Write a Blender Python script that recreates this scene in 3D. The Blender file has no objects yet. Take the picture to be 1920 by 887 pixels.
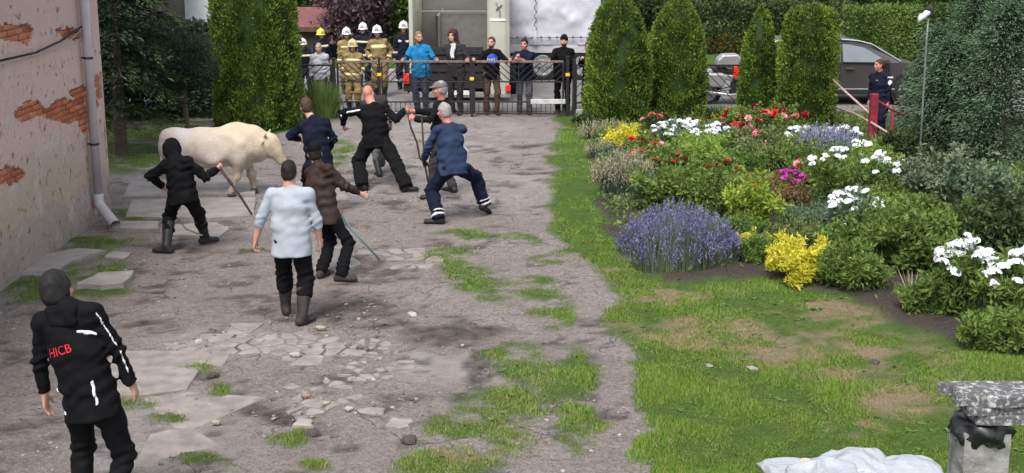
import bpy, math, random
import numpy as np
from mathutils import Vector, Matrix
from mathutils.bvhtree import BVHTree

# ------------------------------------------------------------------ camera
FPX, TH, HC = 2500.0, math.radians(13.36), 4.2      # focal length in photo pixels, pitch, height
W0, H0 = 1920.0, 887.0
CT, ST = math.cos(TH), math.sin(TH)
sc = bpy.context.scene
cam_d = bpy.data.cameras.new('camera')
cam_d.sensor_width = 36.0; cam_d.sensor_fit = 'HORIZONTAL'; cam_d.lens = FPX / W0 * 36.0
cam_d.clip_start = 0.1; cam_d.clip_end = 3000
cam = bpy.data.objects.new('camera', cam_d); sc.collection.objects.link(cam)
cam.location = (0, 0, HC); cam.rotation_euler = (math.pi / 2 - TH, 0, 0)
sc.camera = cam
# ------------------------------------------------------------------ light: bright overcast
SUN_EL, SUN_AZ = math.radians(56), math.radians(200)   # azimuth clockwise from +Y
world = bpy.data.worlds.new('World'); sc.world = world; world.use_nodes = True
wn = world.node_tree; wn.nodes.clear()
sky = wn.nodes.new('ShaderNodeTexSky'); sky.sky_type = 'NISHITA'; sky.sun_disc = False
sky.sun_elevation = SUN_EL; sky.sun_rotation = SUN_AZ; sky.air_density = 1.0; sky.dust_density = 4.0; sky.ozone_density = 1.0
hs = wn.nodes.new('ShaderNodeHueSaturation'); hs.inputs['Saturation'].default_value = 0.42
bg = wn.nodes.new('ShaderNodeBackground'); bg.inputs['Strength'].default_value = 0.15
wo = wn.nodes.new('ShaderNodeOutputWorld')
wn.links.new(sky.outputs[0], hs.inputs['Color']); wn.links.new(hs.outputs[0], bg.inputs[0]); wn.links.new(bg.outputs[0], wo.inputs[0])
sun_d = bpy.data.lights.new('sun', 'SUN'); sun_d.energy = 1.4; sun_d.angle = math.radians(20); sun_d.color = (1.0, 0.95, 0.88)
sun = bpy.data.objects.new('sun', sun_d); sc.collection.objects.link(sun)
sd = Vector((math.sin(SUN_AZ) * math.cos(SUN_EL), math.cos(SUN_AZ) * math.cos(SUN_EL), math.sin(SUN_EL)))
sun.rotation_euler = sd.to_track_quat('Z', 'Y').to_euler()
sc.view_settings.view_transform = 'Standard'; sc.view_settings.look = 'None'
sc.view_settings.gamma = 1.0; sc.view_settings.exposure = 0.82; sc.view_settings.use_curve_mapping = False

# ------------------------------------------------------------------ helpers
rng = np.random.default_rng(7); random.seed(7)
V3 = lambda *a: np.array(a, float)
def ray(px, py):
    x = (px - W0 / 2) / FPX; y = (H0 / 2 - py) / FPX
    return np.array([x, CT + y * ST, -ST + y * CT])
def G(px, py, z=0.0):                       # photo pixel -> point on the ground
    d = ray(px, py); t = (z - HC) / d[2]
    return np.array([d[0] * t, d[1] * t, z])
def P(px, py, D):                           # photo pixel -> point at distance D along Y
    d = ray(px, py); t = D / d[1]
    return np.array([d[0] * t, D, HC + d[2] * t])
def PZ(px, z, D):                           # photo column at height z and distance D
    t = D * CT + (HC - z) * ST
    return np.array([(px - W0 / 2) / FPX * t, D, z])
def proj(p):                                # world -> photo pixel (numpy arrays ok)
    x, y, z = p[..., 0], p[..., 1], p[..., 2] - HC
    t = y * CT - z * ST; u = y * ST + z * CT
    t = np.maximum(t, 0.05)
    return W0 / 2 + FPX * x / t, H0 / 2 - FPX * u / t
def nrm(v):
    v = np.asarray(v, float); return v / (np.linalg.norm(v) + 1e-12)
C = sc.collection
def tag(o, label=None, cat=None, group=None, kind=None):
    if label: o['label'] = label
    if cat: o['category'] = cat
    if group: o['group'] = group
    if kind: o['kind'] = kind
    return o
def empty(name, loc, label=None, cat=None, group=None, rz=0.0):
    o = bpy.data.objects.new(name, None); C.objects.link(o); o.location = tuple(loc); o.rotation_euler = (0, 0, rz)
    o.empty_display_size = 0.2
    return tag(o, label, cat, group)
def mesh_np(name, verts, faces, m, parent=None, smooth=False, attr=None, off=None, mids=None, data_only=False):
    """faces: int array (n,k) or list of arrays with different k; m: material or list"""
    verts = np.asarray(verts, np.float32)
    if off is not None: verts = verts - np.asarray(off, np.float32)
    fl = faces if isinstance(faces, list) else [faces]
    fl = [np.asarray(f, np.int32) for f in fl if len(f)]
    me = bpy.data.meshes.new(name)
    me.vertices.add(len(verts)); me.vertices.foreach_set('co', verts.ravel())
    tot = np.concatenate([np.full(len(f), f.shape[1], np.int32) for f in fl])
    idx = np.concatenate([f.ravel() for f in fl])
    me.loops.add(len(idx)); me.loops.foreach_set('vertex_index', idx)
    me.polygons.add(len(tot)); st = np.zeros(len(tot), np.int32); st[1:] = np.cumsum(tot)[:-1]
    me.polygons.foreach_set('loop_start', st); me.polygons.foreach_set('loop_total', tot)
    me.polygons.foreach_set('use_smooth', np.full(len(tot), bool(smooth)))
    if mids is not None: me.polygons.foreach_set('material_index', np.asarray(mids, np.int32))
    for mm in (m if isinstance(m, list) else [m]): me.materials.append(mm)
    if attr:
        for k, v in attr.items():
            a = me.attributes.new(k, 'FLOAT', 'POINT'); a.data.foreach_set('value', np.asarray(v, np.float32))
    me.update(calc_edges=True); me.validate()
    if data_only: return me
    o = bpy.data.objects.new(name, me); C.objects.link(o)
    if parent is not None: o.parent = parent
    return o
def link(name, me, parent=None, loc=(0, 0, 0), rot=(0, 0, 0), scale=(1, 1, 1)):
    o = bpy.data.objects.new(name, me); C.objects.link(o)
    o.location = tuple(loc); o.rotation_euler = rot; o.scale = scale
    if parent is not None: o.parent = parent
    return o
class MB:
    """collects boxes, tubes and lathes into one mesh"""
    def __init__(s): s.v = []; s.f = {}; s.n = 0
    def add(s, v, faces):
        v = np.asarray(v, float)
        for f in faces: s.f.setdefault(len(f), []).append([i + s.n for i in f])
        s.v.append(v); s.n += len(v)
    def box(s, lo, hi, M=None, bev=0.0):
        lo = np.array(lo, float); hi = np.array(hi, float)
        if bev <= 0:
            v = np.array([[(lo, hi)[i][0], (lo, hi)[j][1], (lo, hi)[k][2]] for i in (0, 1) for j in (0, 1) for k in (0, 1)])
            f = [(0, 1, 3, 2), (4, 6, 7, 5), (0, 4, 5, 1), (2, 3, 7, 6), (0, 2, 6, 4), (1, 5, 7, 3)]
        else:
            b = min(bev, *(0.45 * (hi - lo)))
            v = []; ix = {}
            for i in (0, 1):
                for j in (0, 1):
                    for k in (0, 1):
                        c = [(lo, hi)[i][0], (lo, hi)[j][1], (lo, hi)[k][2]]; sg = [1 if q == 0 else -1 for q in (i, j, k)]
                        for ax in range(3):
                            p = [c[q] + (0 if q == ax else sg[q] * b) for q in range(3)]
                            ix[(i, j, k, ax)] = len(v); v.append(p)
            f = []
            for ax in range(3):
                a, b2 = [q for q in range(3) if q != ax]
                for e in (0, 1):
                    q = []
                    for (x, y) in ((0, 0), (1, 0), (1, 1), (0, 1)):
                        t = [0, 0, 0]; t[ax] = e; t[a] = x; t[b2] = y; q.append(ix[(*t, ax)])
                    if (e == 0) == (ax != 1): q = q[::-1]
                    f.append(tuple(q))
            for i in (0, 1):
                for j in (0, 1):
                    for k in (0, 1):
                        t = (ix[(i, j, k, 0)], ix[(i, j, k, 1)], ix[(i, j, k, 2)])
                        f.append(t if (i + j + k) % 2 else t[::-1])
            for ax in range(3):
                a, b2 = [q for q in range(3) if q != ax]
                for x in (0, 1):
                    for y in (0, 1):
                        t0 = [0, 0, 0]; t1 = [0, 0, 0]; t1[ax] = 1
                        t0[a] = t1[a] = x; t0[b2] = t1[b2] = y
                        q = (ix[(*t0, a)], ix[(*t1, a)], ix[(*t1, b2)], ix[(*t0, b2)])
                        f.append(q if ((x + y) % 2 == 0) == (ax != 1) else q[::-1])
            v = np.array(v)
        if M is not None: v = v @ np.array(M)[:3, :3].T + np.array(M)[:3, 3]
        s.add(v, f); return s
    def bar(s, a, b, w, h, up=(0, 0, 1), bev=0.0):     # box beam from a to b
        a = np.array(a, float); b = np.array(b, float); L = np.linalg.norm(b - a); x = (b - a) / L
        up = np.array(up, float)
        if abs(x @ up) > 0.98: up = np.array([0, 1.0, 0])
        y = nrm(np.cross(up, x)); z = np.cross(x, y)
        M = np.eye(4); M[:3, 0] = x; M[:3, 1] = y; M[:3, 2] = z; M[:3, 3] = a
        return s.box((0, -w / 2, -h / 2), (L, w / 2, h / 2), M, bev)
    def tube(s, pts, r, n=8, cap=True):
        pts = np.array(pts, float); m = len(pts); r = np.broadcast_to(np.array(r, float), (m,))
        v = []; T = np.gradient(pts, axis=0) if m > 2 else np.repeat((pts[1] - pts[0])[None], m, 0)
        u = None
        for i in range(m):
            t = nrm(T[i])
            if u is None:
                u = np.cross(t, (0, 0, 1.0))
                if np.linalg.norm(u) < 1e-3: u = np.cross(t, (1.0, 0, 0))
            u = nrm(u - t * (u @ t)); w = np.cross(t, u)
            for k in range(n):
                a = 2 * math.pi * k / n; v.append(pts[i] + r[i] * (math.cos(a) * u + math.sin(a) * w))
        f = []
        for i in range(m - 1):
            for k in range(n): f.append((i * n + k, i * n + (k + 1) % n, (i + 1) * n + (k + 1) % n, (i + 1) * n + k))
        if cap: f += [tuple(range(n))[::-1], tuple(range((m - 1) * n, m * n))]
        s.add(v, f); return s
    def lathe(s, prof, n=20, M=None, sx=1, sy=1):      # profile of (r,z)
        v = [(r * math.cos(2 * math.pi * k / n) * sx, r * math.sin(2 * math.pi * k / n) * sy, z) for r, z in prof for k in range(n)]
        f = [(i * n + k, i * n + (k + 1) % n, (i + 1) * n + (k + 1) % n, (i + 1) * n + k) for i in range(len(prof) - 1) for k in range(n)]
        v = np.array(v)
        if M is not None: v = v @ np.array(M)[:3, :3].T + np.array(M)[:3, 3]
        s.add(v, f); return s
    def prism(s, poly, z0, z1, M=None):                # polygon (x,y) extruded in z
        n = len(poly); v = [(x, y, z0) for x, y in poly] + [(x, y, z1) for x, y in poly]
        f = [tuple(range(n))[::-1], tuple(range(n, 2 * n))] + [(i, (i + 1) % n, n + (i + 1) % n, n + i) for i in range(n)]
        v = np.array(v)
        if M is not None: v = v @ np.array(M)[:3, :3].T + np.array(M)[:3, 3]
        s.add(v, f); return s
    def build(s, name, m, parent=None, smooth=False, off=None, data_only=False):
        return mesh_np(name, np.concatenate(s.v), [np.array(f) for f in s.f.values()], m, parent, smooth, off=off, data_only=data_only)
def frame(x, y, z, o):
    M = np.eye(4); M[:3, 0] = x; M[:3, 1] = y; M[:3, 2] = z; M[:3, 3] = o; return M
def rotz(a, o=(0, 0, 0)):
    return frame((math.cos(a), math.sin(a), 0), (-math.sin(a), math.cos(a), 0), (0, 0, 1), o)
def noise3(p, seed, scale):
    """cheap value noise, p (n,3) or broadcastable last axis"""
    r = np.random.default_rng(seed).random((32, 32, 32)).astype(np.float32)
    q = np.asarray(p) / scale; i = np.floor(q).astype(int); f = q - i; f = f * f * (3 - 2 * f); i &= 31; j = (i + 1) & 31
    a = lambda x, y, z: r[x[..., 0], y[..., 1], z[..., 2]]
    fx, fy, fz = f[..., 0], f[..., 1], f[..., 2]
    c0 = (a(i, i, i) * (1 - fx) + a(j, i, i) * fx) * (1 - fy) + (a(i, j, i) * (1 - fx) + a(j, j, i) * fx) * fy
    c1 = (a(i, i, j) * (1 - fx) + a(j, i, j) * fx) * (1 - fy) + (a(i, j, j) * (1 - fx) + a(j, j, j) * fx) * fy
    return c0 * (1 - fz) + c1 * fz
def fbm(p, seed, scale, oct=3):
    s = 0; a = 0.5
    for k in range(oct): s = s + a * (noise3(p, seed + k, scale) - 0.5); a *= 0.5; scale *= 0.5
    return s * 2

# ------------------------------------------------------------------ materials
MAT = {}
def nodes(name):
    m = bpy.data.materials.new(name); m.use_nodes = True; nt = m.node_tree
    return m, nt, nt.nodes['Principled BSDF'], nt.nodes['Material Output']
def mat(name, col, rough=0.8, var=0.15, scale=8.0, bump=0.15, bscale=None, metal=0.0, spec=0.3, col2=None, bdist=0.01, lohi=(.32, .68)):
    if name in MAT: return MAT[name]
    m, nt, b, out = nodes(name); L = nt.links
    tc = nt.nodes.new('ShaderNodeTexCoord')
    n = nt.nodes.new('ShaderNodeTexNoise'); n.inputs['Scale'].default_value = scale; n.inputs['Detail'].default_value = 5
    L.new(tc.outputs['Object'], n.inputs['Vector'])
    mx = nt.nodes.new('ShaderNodeMix'); mx.data_type = 'RGBA'
    c = np.array(col); c2 = np.array(col2) if col2 is not None else c * (1 + var); c1 = c if col2 is not None else c * (1 - var)
    mx.inputs[6].default_value = (*c1, 1); mx.inputs[7].default_value = (*np.minimum(c2, 1), 1)
    rp = nt.nodes.new('ShaderNodeMapRange'); rp.inputs[1].default_value = lohi[0]; rp.inputs[2].default_value = lohi[1]
    L.new(n.outputs['Fac'], rp.inputs[0]); L.new(rp.outputs[0], mx.inputs[0]); L.new(mx.outputs[2], b.inputs['Base Color'])
    b.inputs['Roughness'].default_value = rough; b.inputs['Metallic'].default_value = metal
    b.inputs['Specular IOR Level'].default_value = spec
    if bump > 0:
        n2 = nt.nodes.new('ShaderNodeTexNoise'); n2.inputs['Scale'].default_value = bscale or scale * 4; n2.inputs['Detail'].default_value = 4
        L.new(tc.outputs['Object'], n2.inputs['Vector'])
        bp = nt.nodes.new('ShaderNodeBump'); bp.inputs['Strength'].default_value = bump; bp.inputs['Distance'].default_value = bdist
        L.new(n2.outputs['Fac'], bp.inputs['Height']); L.new(bp.outputs[0], b.inputs['Normal'])
    MAT[name] = m; return m
def leafmat(name, dark, light, rough=0.6, trans=0.25):
    if name in MAT: return MAT[name]
    m, nt, b, out = nodes(name); L = nt.links
    at = nt.nodes.new('ShaderNodeAttribute'); at.attribute_name = 'tint'
    mx = nt.nodes.new('ShaderNodeMix'); mx.data_type = 'RGBA'
    mx.inputs[6].default_value = (*dark, 1); mx.inputs[7].default_value = (*light, 1)
    L.new(at.outputs['Fac'], mx.inputs[0]); L.new(mx.outputs[2], b.inputs['Base Color'])
    b.inputs['Roughness'].default_value = rough; b.inputs['Specular IOR Level'].default_value = 0.25
    tr = nt.nodes.new('ShaderNodeBsdfTranslucent'); L.new(mx.outputs[2], tr.inputs['Color'])
    ms = nt.nodes.new('ShaderNodeMixShader'); ms.inputs[0].default_value = trans
    L.new(b.outputs[0], ms.inputs[1]); L.new(tr.outputs[0], ms.inputs[2]); L.new(ms.outputs[0], out.inputs[0])
    MAT[name] = m; return m
def srgb(r, g, b):
    f = lambda c: (c / 255 / 12.92) if c / 255 <= 0.04045 else ((c / 255 + 0.055) / 1.055) ** 2.4
    return (f(r), f(g), f(b))
# ------------------------------------------------------------------ the ground: one sheet with painted-in growth masks
def ell(px, py, L, seed=3):
    m = np.zeros_like(px)
    for (cx, cy, rx, ry) in L:
        d = np.sqrt(((px - cx) / rx) ** 2 + ((py - cy) / ry) ** 2)
        m = np.maximum(m, np.clip(1.35 - d, 0, 1) / 0.6)
    return np.clip(m, 0, 1)
def interp(py, pts):
    return np.interp(py, [p[0] for p in pts], [p[1] for p in pts])
GRASS = [(300, 250, 120, 16), (1005, 540, 50, 18), (1022, 570, 45, 22), (960, 660, 45, 25), (1085, 715, 75, 55), (1060, 605, 45, 14), (1010, 700, 60, 22),
         (955, 770, 90, 34), (1112, 805, 40, 24), (905, 825, 110, 34), (835, 868, 100, 30), (870, 495, 45, 15), (890, 520, 40, 16), (905, 545, 48, 13),
         (880, 440, 70, 7), (960, 440, 34, 6), (200, 458, 75, 15), (170, 505, 65, 28), (175, 545, 65, 15), (290, 398, 95, 7), (280, 415, 60, 5),
         (640, 290, 28, 26), (255, 302, 95, 26), (380, 692, 40, 10), (275, 768, 40, 12), (505, 802, 36, 22), (600, 875, 24, 10), (375, 866, 40, 14),
         (415, 732, 24, 12), (20, 470, 60, 30), (60, 530, 50, 40), (1020, 480, 30, 14), (1130, 850, 60, 16), (600, 200, 60, 30), (560, 245, 60, 12),
         (470, 470, 26, 5), (1185, 860, 30, 10)]
MUD_SHADE = [(310, 236, 190, 26), (690, 590, 95, 24), (850, 618, 110, 13), (830, 640, 60, 10), (655, 702, 55, 13), (775, 832, 30, 9), (582, 803, 34, 13), (385, 472, 45, 9),  # first ellipse: needle litter and tree shade painted under the spruces
       (747, 385, 30, 7), (995, 273, 45, 6), (905, 690, 22, 46), (345, 470, 60, 7), (690, 760, 50, 8), (270, 610, 50, 8), (440, 530, 50, 6),
       (760, 745, 60, 8), (930, 345, 50, 5), (990, 320, 45, 5), (640, 645, 60, 20), (390, 710, 30, 8), (500, 770, 60, 6), (860, 745, 30, 9)]
DRY = [(1500, 638, 200, 24), (1640, 685, 150, 34), (1330, 628, 130, 22), (1250, 548, 110, 12), (1720, 755, 90, 34), (1480, 655, 120, 26), (1560, 590, 90, 14),
       (1150, 500, 40, 10), (1590, 800, 60, 14), (880, 850, 60, 20)]
PALE = [(420, 385, 150, 26), (560, 360, 200, 24), (320, 345, 90, 22), (610, 480, 60, 20), (800, 260, 220, 30), (900, 350, 130, 40), (760, 300, 100, 20), (430, 640, 130, 26), (380, 800, 120, 60), (250, 860, 90, 40), (860, 690, 120, 30)]
RED = [(300, 560, 150, 40), (430, 470, 70, 25), (760, 500, 60, 14), (620, 690, 90, 16), (700, 760, 60, 14)]
LAWN_L = [(150, 1030), (230, 1040), (300, 1035), (400, 1030), (480, 1045), (515, 1118), (600, 1142), (700, 1190), (800, 1206), (887, 1214), (1100, 1230)]
BED = [(205, 1110), (300, 1112), (380, 1120), (440, 1150), (510, 1210)]
def masks(xy):
    """xy (n,2) ground points -> grass, mud, dry, soil, pale, red masks"""
    p3 = np.concatenate([xy, np.zeros((len(xy), 1))], 1)
    px, py = proj(p3)
    n1 = fbm(p3, 11, 0.9, 4); n2 = fbm(p3 + 50, 21, 0.35, 3); n4 = fbm(p3 + 9, 31, 0.12, 2)
    sc_ = 60.0 * np.clip((py + 150) / 700, 0.2, 1.6)
    jx = px + n1 * sc_ * 1.0 + n2 * sc_ * 0.5; jy = py + n1 * sc_ * 0.45 + n2 * sc_ * 0.25
    front = (py < 1150) & (py > 205)
    lawn = np.clip((jx - interp(py, LAWN_L)) / (10 + 0.03 * np.maximum(py, 0)) + 0.4, 0, 1)
    g = np.maximum(lawn, ell(jx, jy, GRASS) * np.clip(0.8 + 1.7 * n2 + 1.2 * n4, 0, 1))
    pc = interp(py, [(480, 1070), (520, 1076), (600, 1112), (700, 1156), (800, 1174), (887, 1120), (1100, 1050)]); pw = interp(py, [(470, 0.1), (520, 26), (700, 30), (800, 34), (887, 70), (1100, 160)])
    g = g * (1 - np.clip(1.5 - np.abs(px + n2 * sc_ * .5 + n4 * sc_ * .3 - pc) / pw, 0, 1) * .95 * (py > 475))
    g = np.where(py <= 222, np.where((px < 560) | (px > 1080), 1.0, g), g)
    g = np.where((px < 215) & (py < 320), 0.8, g)
    dry = ell(jx, jy, DRY) * np.clip(0.6 + 1.6 * n2 + n4, 0, 1)
    mud = ell(jx, jy, MUD_SHADE) * np.clip(0.75 + 1.8 * n2 + 1.2 * n4, 0, 1)  # mud patches plus the painted shade behind the bull
    mud = np.maximum(mud, np.clip((n2 * 1.3 + n4 * 1.0 + n1 * .5 - 0.34) * 2.6, 0, 0.85) * (py > 240))
    # flower bed soil, lower edge running from (1150,470) to (1812,650)
    low = interp(px, [(1100, 405), (1130, 440), (1160, 500), (1230, 520), (1400, 522), (1520, 550), (1640, 585), (1740, 622), (1812, 650), (2100, 740)])
    soil = np.clip((low - jy) / 10 + 0.5, 0, 1) * np.clip((jx - interp(py, BED)) / 10 + 0.5, 0, 1) * (py > 215)
    pale = ell(jx, jy, PALE) * np.clip(0.6 + 1.2 * n1 + n2, 0, 1)
    red = ell(jx, jy, RED) * np.clip(0.5 + 1.5 * n2, 0, 1)
    return g, mud, dry, soil, pale, red, px, py
def ground_h(x, y):
    p = np.stack([x, y, np.zeros_like(x)], -1)
    return fbm(p, 71, 1.1, 3) * 0.022 + fbm(p, 81, 0.22, 2) * 0.008
def build_ground():
    gx = np.concatenate([[-600, -250, -100, -50, -30, -20, -14, -11], np.arange(-9, 11.01, 0.075), [12, 14, 20, 30, 50, 100, 250, 600]])
    gy = np.concatenate([[-60, -20, -8, 0, 4, 6], np.arange(7.2, 20, 0.06), np.arange(20, 31, 0.1), [32, 34, 37, 40, 45, 52, 60, 75, 100, 150, 300, 600, 1500]])
    X, Y = np.meshgrid(gx, gy, indexing='ij'); x = X.ravel(); y = Y.ravel()
    inn = (np.abs(x) < 11) & (y > 7) & (y < 31)
    z = np.where(inn, ground_h(x, y), 0)
    g, mud, dry, soil, pale, red, px, py = masks(np.stack([x, y], 1))
    z = z + np.where(inn, soil * 0.05 - mud * 0.012 * (1 - g) + g * 0.012, 0)
    far = ~inn & (np.abs(x) > 0)
    g = np.where(y > 31, 1, g); g = np.where((y < 7) & (x > 1.0), 1, g)
    i = np.arange(len(gx) * len(gy)).reshape(len(gx), len(gy))
    f = np.stack([i[:-1, :-1], i[1:, :-1], i[1:, 1:], i[:-1, 1:]], -1).reshape(-1, 4)
    m, nt, b, out = nodes('ground_soil_and_turf'); L = nt.links; N = nt.nodes
    tc = N.new('ShaderNodeTexCoord')
    def noise(s, d=6, rough=0.6):
        n = N.new('ShaderNodeTexNoise'); n.inputs['Scale'].default_value = s; n.inputs['Detail'].default_value = d; n.inputs['Roughness'].default_value = rough
        L.new(tc.outputs['Object'], n.inputs['Vector']); return n.outputs['Fac']
    def mr(src, a, c, lo=0, hi=1):
        r = N.new('ShaderNodeMapRange'); r.inputs[1].default_value = a; r.inputs[2].default_value = c; r.inputs[3].default_value = lo; r.inputs[4].default_value = hi
        L.new(src, r.inputs[0]); return r.outputs[0]
    def mix(fac, c1, c2):
        x = N.new('ShaderNodeMix'); x.data_type = 'RGBA'
        if isinstance(fac, float): x.inputs[0].default_value = fac
        else: L.new(fac, x.inputs[0])
        for s, c in ((6, c1), (7, c2)):
            if isinstance(c, tuple): x.inputs[s].default_value = (*c, 1)
            else: L.new(c, x.inputs[s])
        return x.outputs[2]
    def att(n):
        a = N.new('ShaderNodeAttribute'); a.attribute_name = n; return a.outputs['Fac']
    def mul(a, c):
        x = N.new('ShaderNodeMath'); x.operation = 'MULTIPLY'
        for k, q in enumerate((a, c)):
            if isinstance(q, float): x.inputs[k].default_value = q
            else: L.new(q, x.inputs[k])
        return x.outputs[0]
    grit = noise(17, 6, 0.75); big = noise(0.9, 8, 0.65); med = noise(6, 7, 0.7); fine = noise(45, 5, 0.7); vf = noise(130, 3, 0.7)
    dirt = mix(mr(big, 0.35, 0.65), (0.205, 0.176, 0.158), (0.318, 0.28, 0.258))
    dirt = mix(mr(med, 0.42, 0.72), dirt, (0.325, 0.295, 0.287))
    dirt = mix(mul(mr(grit, 0.5, 0.64), 0.6), dirt, (0.125, 0.108, 0.1)); dirt = mix(mul(mr(grit, 0.48, 0.36), 0.45), dirt, (0.38, 0.345, 0.325))
    dirt = mix(mul(mr(fine, 0.49, 0.63), 0.75), dirt, (0.105, 0.088, 0.083))
    dirt = mix(mul(mr(vf, 0.62, 0.74), 0.4), dirt, (0.42, 0.39, 0.38))
    dirt = mix(mul(att('pale'), 0.75), dirt, mix(mr(med, 0.3, 0.7), (0.30, 0.285, 0.275), (0.40, 0.385, 0.375)))
    dirt = mix(mul(att('red'), 0.3), dirt, (0.23, 0.17, 0.15))
    # fine cracks
    vo = N.new('ShaderNodeTexVoronoi'); vo.feature = 'DISTANCE_TO_EDGE'; vo.inputs['Scale'].default_value = 2.3; vo.inputs['Randomness'].default_value = 1
    dn = N.new('ShaderNodeTexNoise'); dn.inputs['Scale'].default_value = 2.5; dn.inputs['Detail'].default_value = 4
    L.new(tc.outputs['Object'], dn.inputs['Vector'])
    va = N.new('ShaderNodeVectorMath'); va.operation = 'MULTIPLY_ADD'; va.inputs[1].default_value = (0.5, 0.5, 0)
    L.new(dn.outputs['Color'], va.inputs[0]); L.new(tc.outputs['Object'], va.inputs[2]); L.new(va.outputs[0], vo.inputs['Vector'])
    cr = mul(mr(vo.outputs['Distance'], 0.0, 0.02, 1, 0), mr(big, 0.5, 0.6))
    dirt = mix(mul(cr, 0.3), dirt, (0.07, 0.062, 0.056))
    dirt = mix(mul(att('mud'), mr(med, 0.3, 0.6, 0.45, 1.0)), dirt, mix(mr(fine, 0.4, 0.6), (0.03, 0.026, 0.024), (0.085, 0.074, 0.07)))
    grass = mix(mr(med, 0.3, 0.7), (0.036, 0.078, 0.014), (0.085, 0.155, 0.028))
    grass = mix(mul(mr(fine, 0.52, 0.68), 0.55), grass, (0.15, 0.14, 0.07))
    dryc = mix(mr(fine, 0.35, 0.65), (0.17, 0.125, 0.08), (0.32, 0.25, 0.165))
    grass = mix(mul(att('dry'), mr(med, 0.25, 0.6, 0.5, 1.0)), grass, dryc)
    col = mix(att('grass'), dirt, grass)
    col = mix(att('soil'), col, mix(mr(fine, 0.35, 0.65), (0.035, 0.028, 0.024), (0.10, 0.082, 0.07)))
    L.new(col, b.inputs['Base Color']); b.inputs['Roughness'].default_value = 0.92; b.inputs['Specular IOR Level'].default_value = 0.2
    bp = N.new('ShaderNodeBump'); bp.inputs['Strength'].default_value = 1.0; bp.inputs['Distance'].default_value = 0.06
    ad = N.new('ShaderNodeMath'); ad.operation = 'MULTIPLY_ADD'; ad.inputs[1].default_value = 0.5
    L.new(fine, ad.inputs[0]); L.new(med, ad.inputs[2]); s2 = N.new('ShaderNodeMath'); s2.operation = 'MULTIPLY_ADD'; s2.inputs[1].default_value = -0.5
    L.new(cr, s2.inputs[0]); L.new(ad.outputs[0], s2.inputs[2])
    L.new(s2.outputs[0], bp.inputs['Height']); L.new(bp.outputs[0], b.inputs['Normal'])
    o = mesh_np('ground', np.stack([x, y, z], 1), f, m, smooth=True, attr=dict(grass=g, mud=mud, dry=dry, soil=soil, pale=pale, red=red))
    return tag(o, kind='structure')
ground = build_ground()
def road():
    mb = MB(); mb.box((-60, 29.75, -0.05), (60, 37.5, 0.035))
    o = mb.build('road', mat('asphalt', (0.17, 0.163, 0.165), 0.9, 0.2, 3.0, 0.4, 60)); tag(o, kind='structure')
    mb = MB()
    for k in range(60): mb.box((-30 + k, 37.5, -0.05), (-30 + k + 0.985, 37.65, 0.12), bev=0.015)
    o = mb.build('kerb', mat('kerb_stone', (0.3, 0.29, 0.28), 0.9, 0.2, 5)); tag(o, kind='structure')
road()

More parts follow.
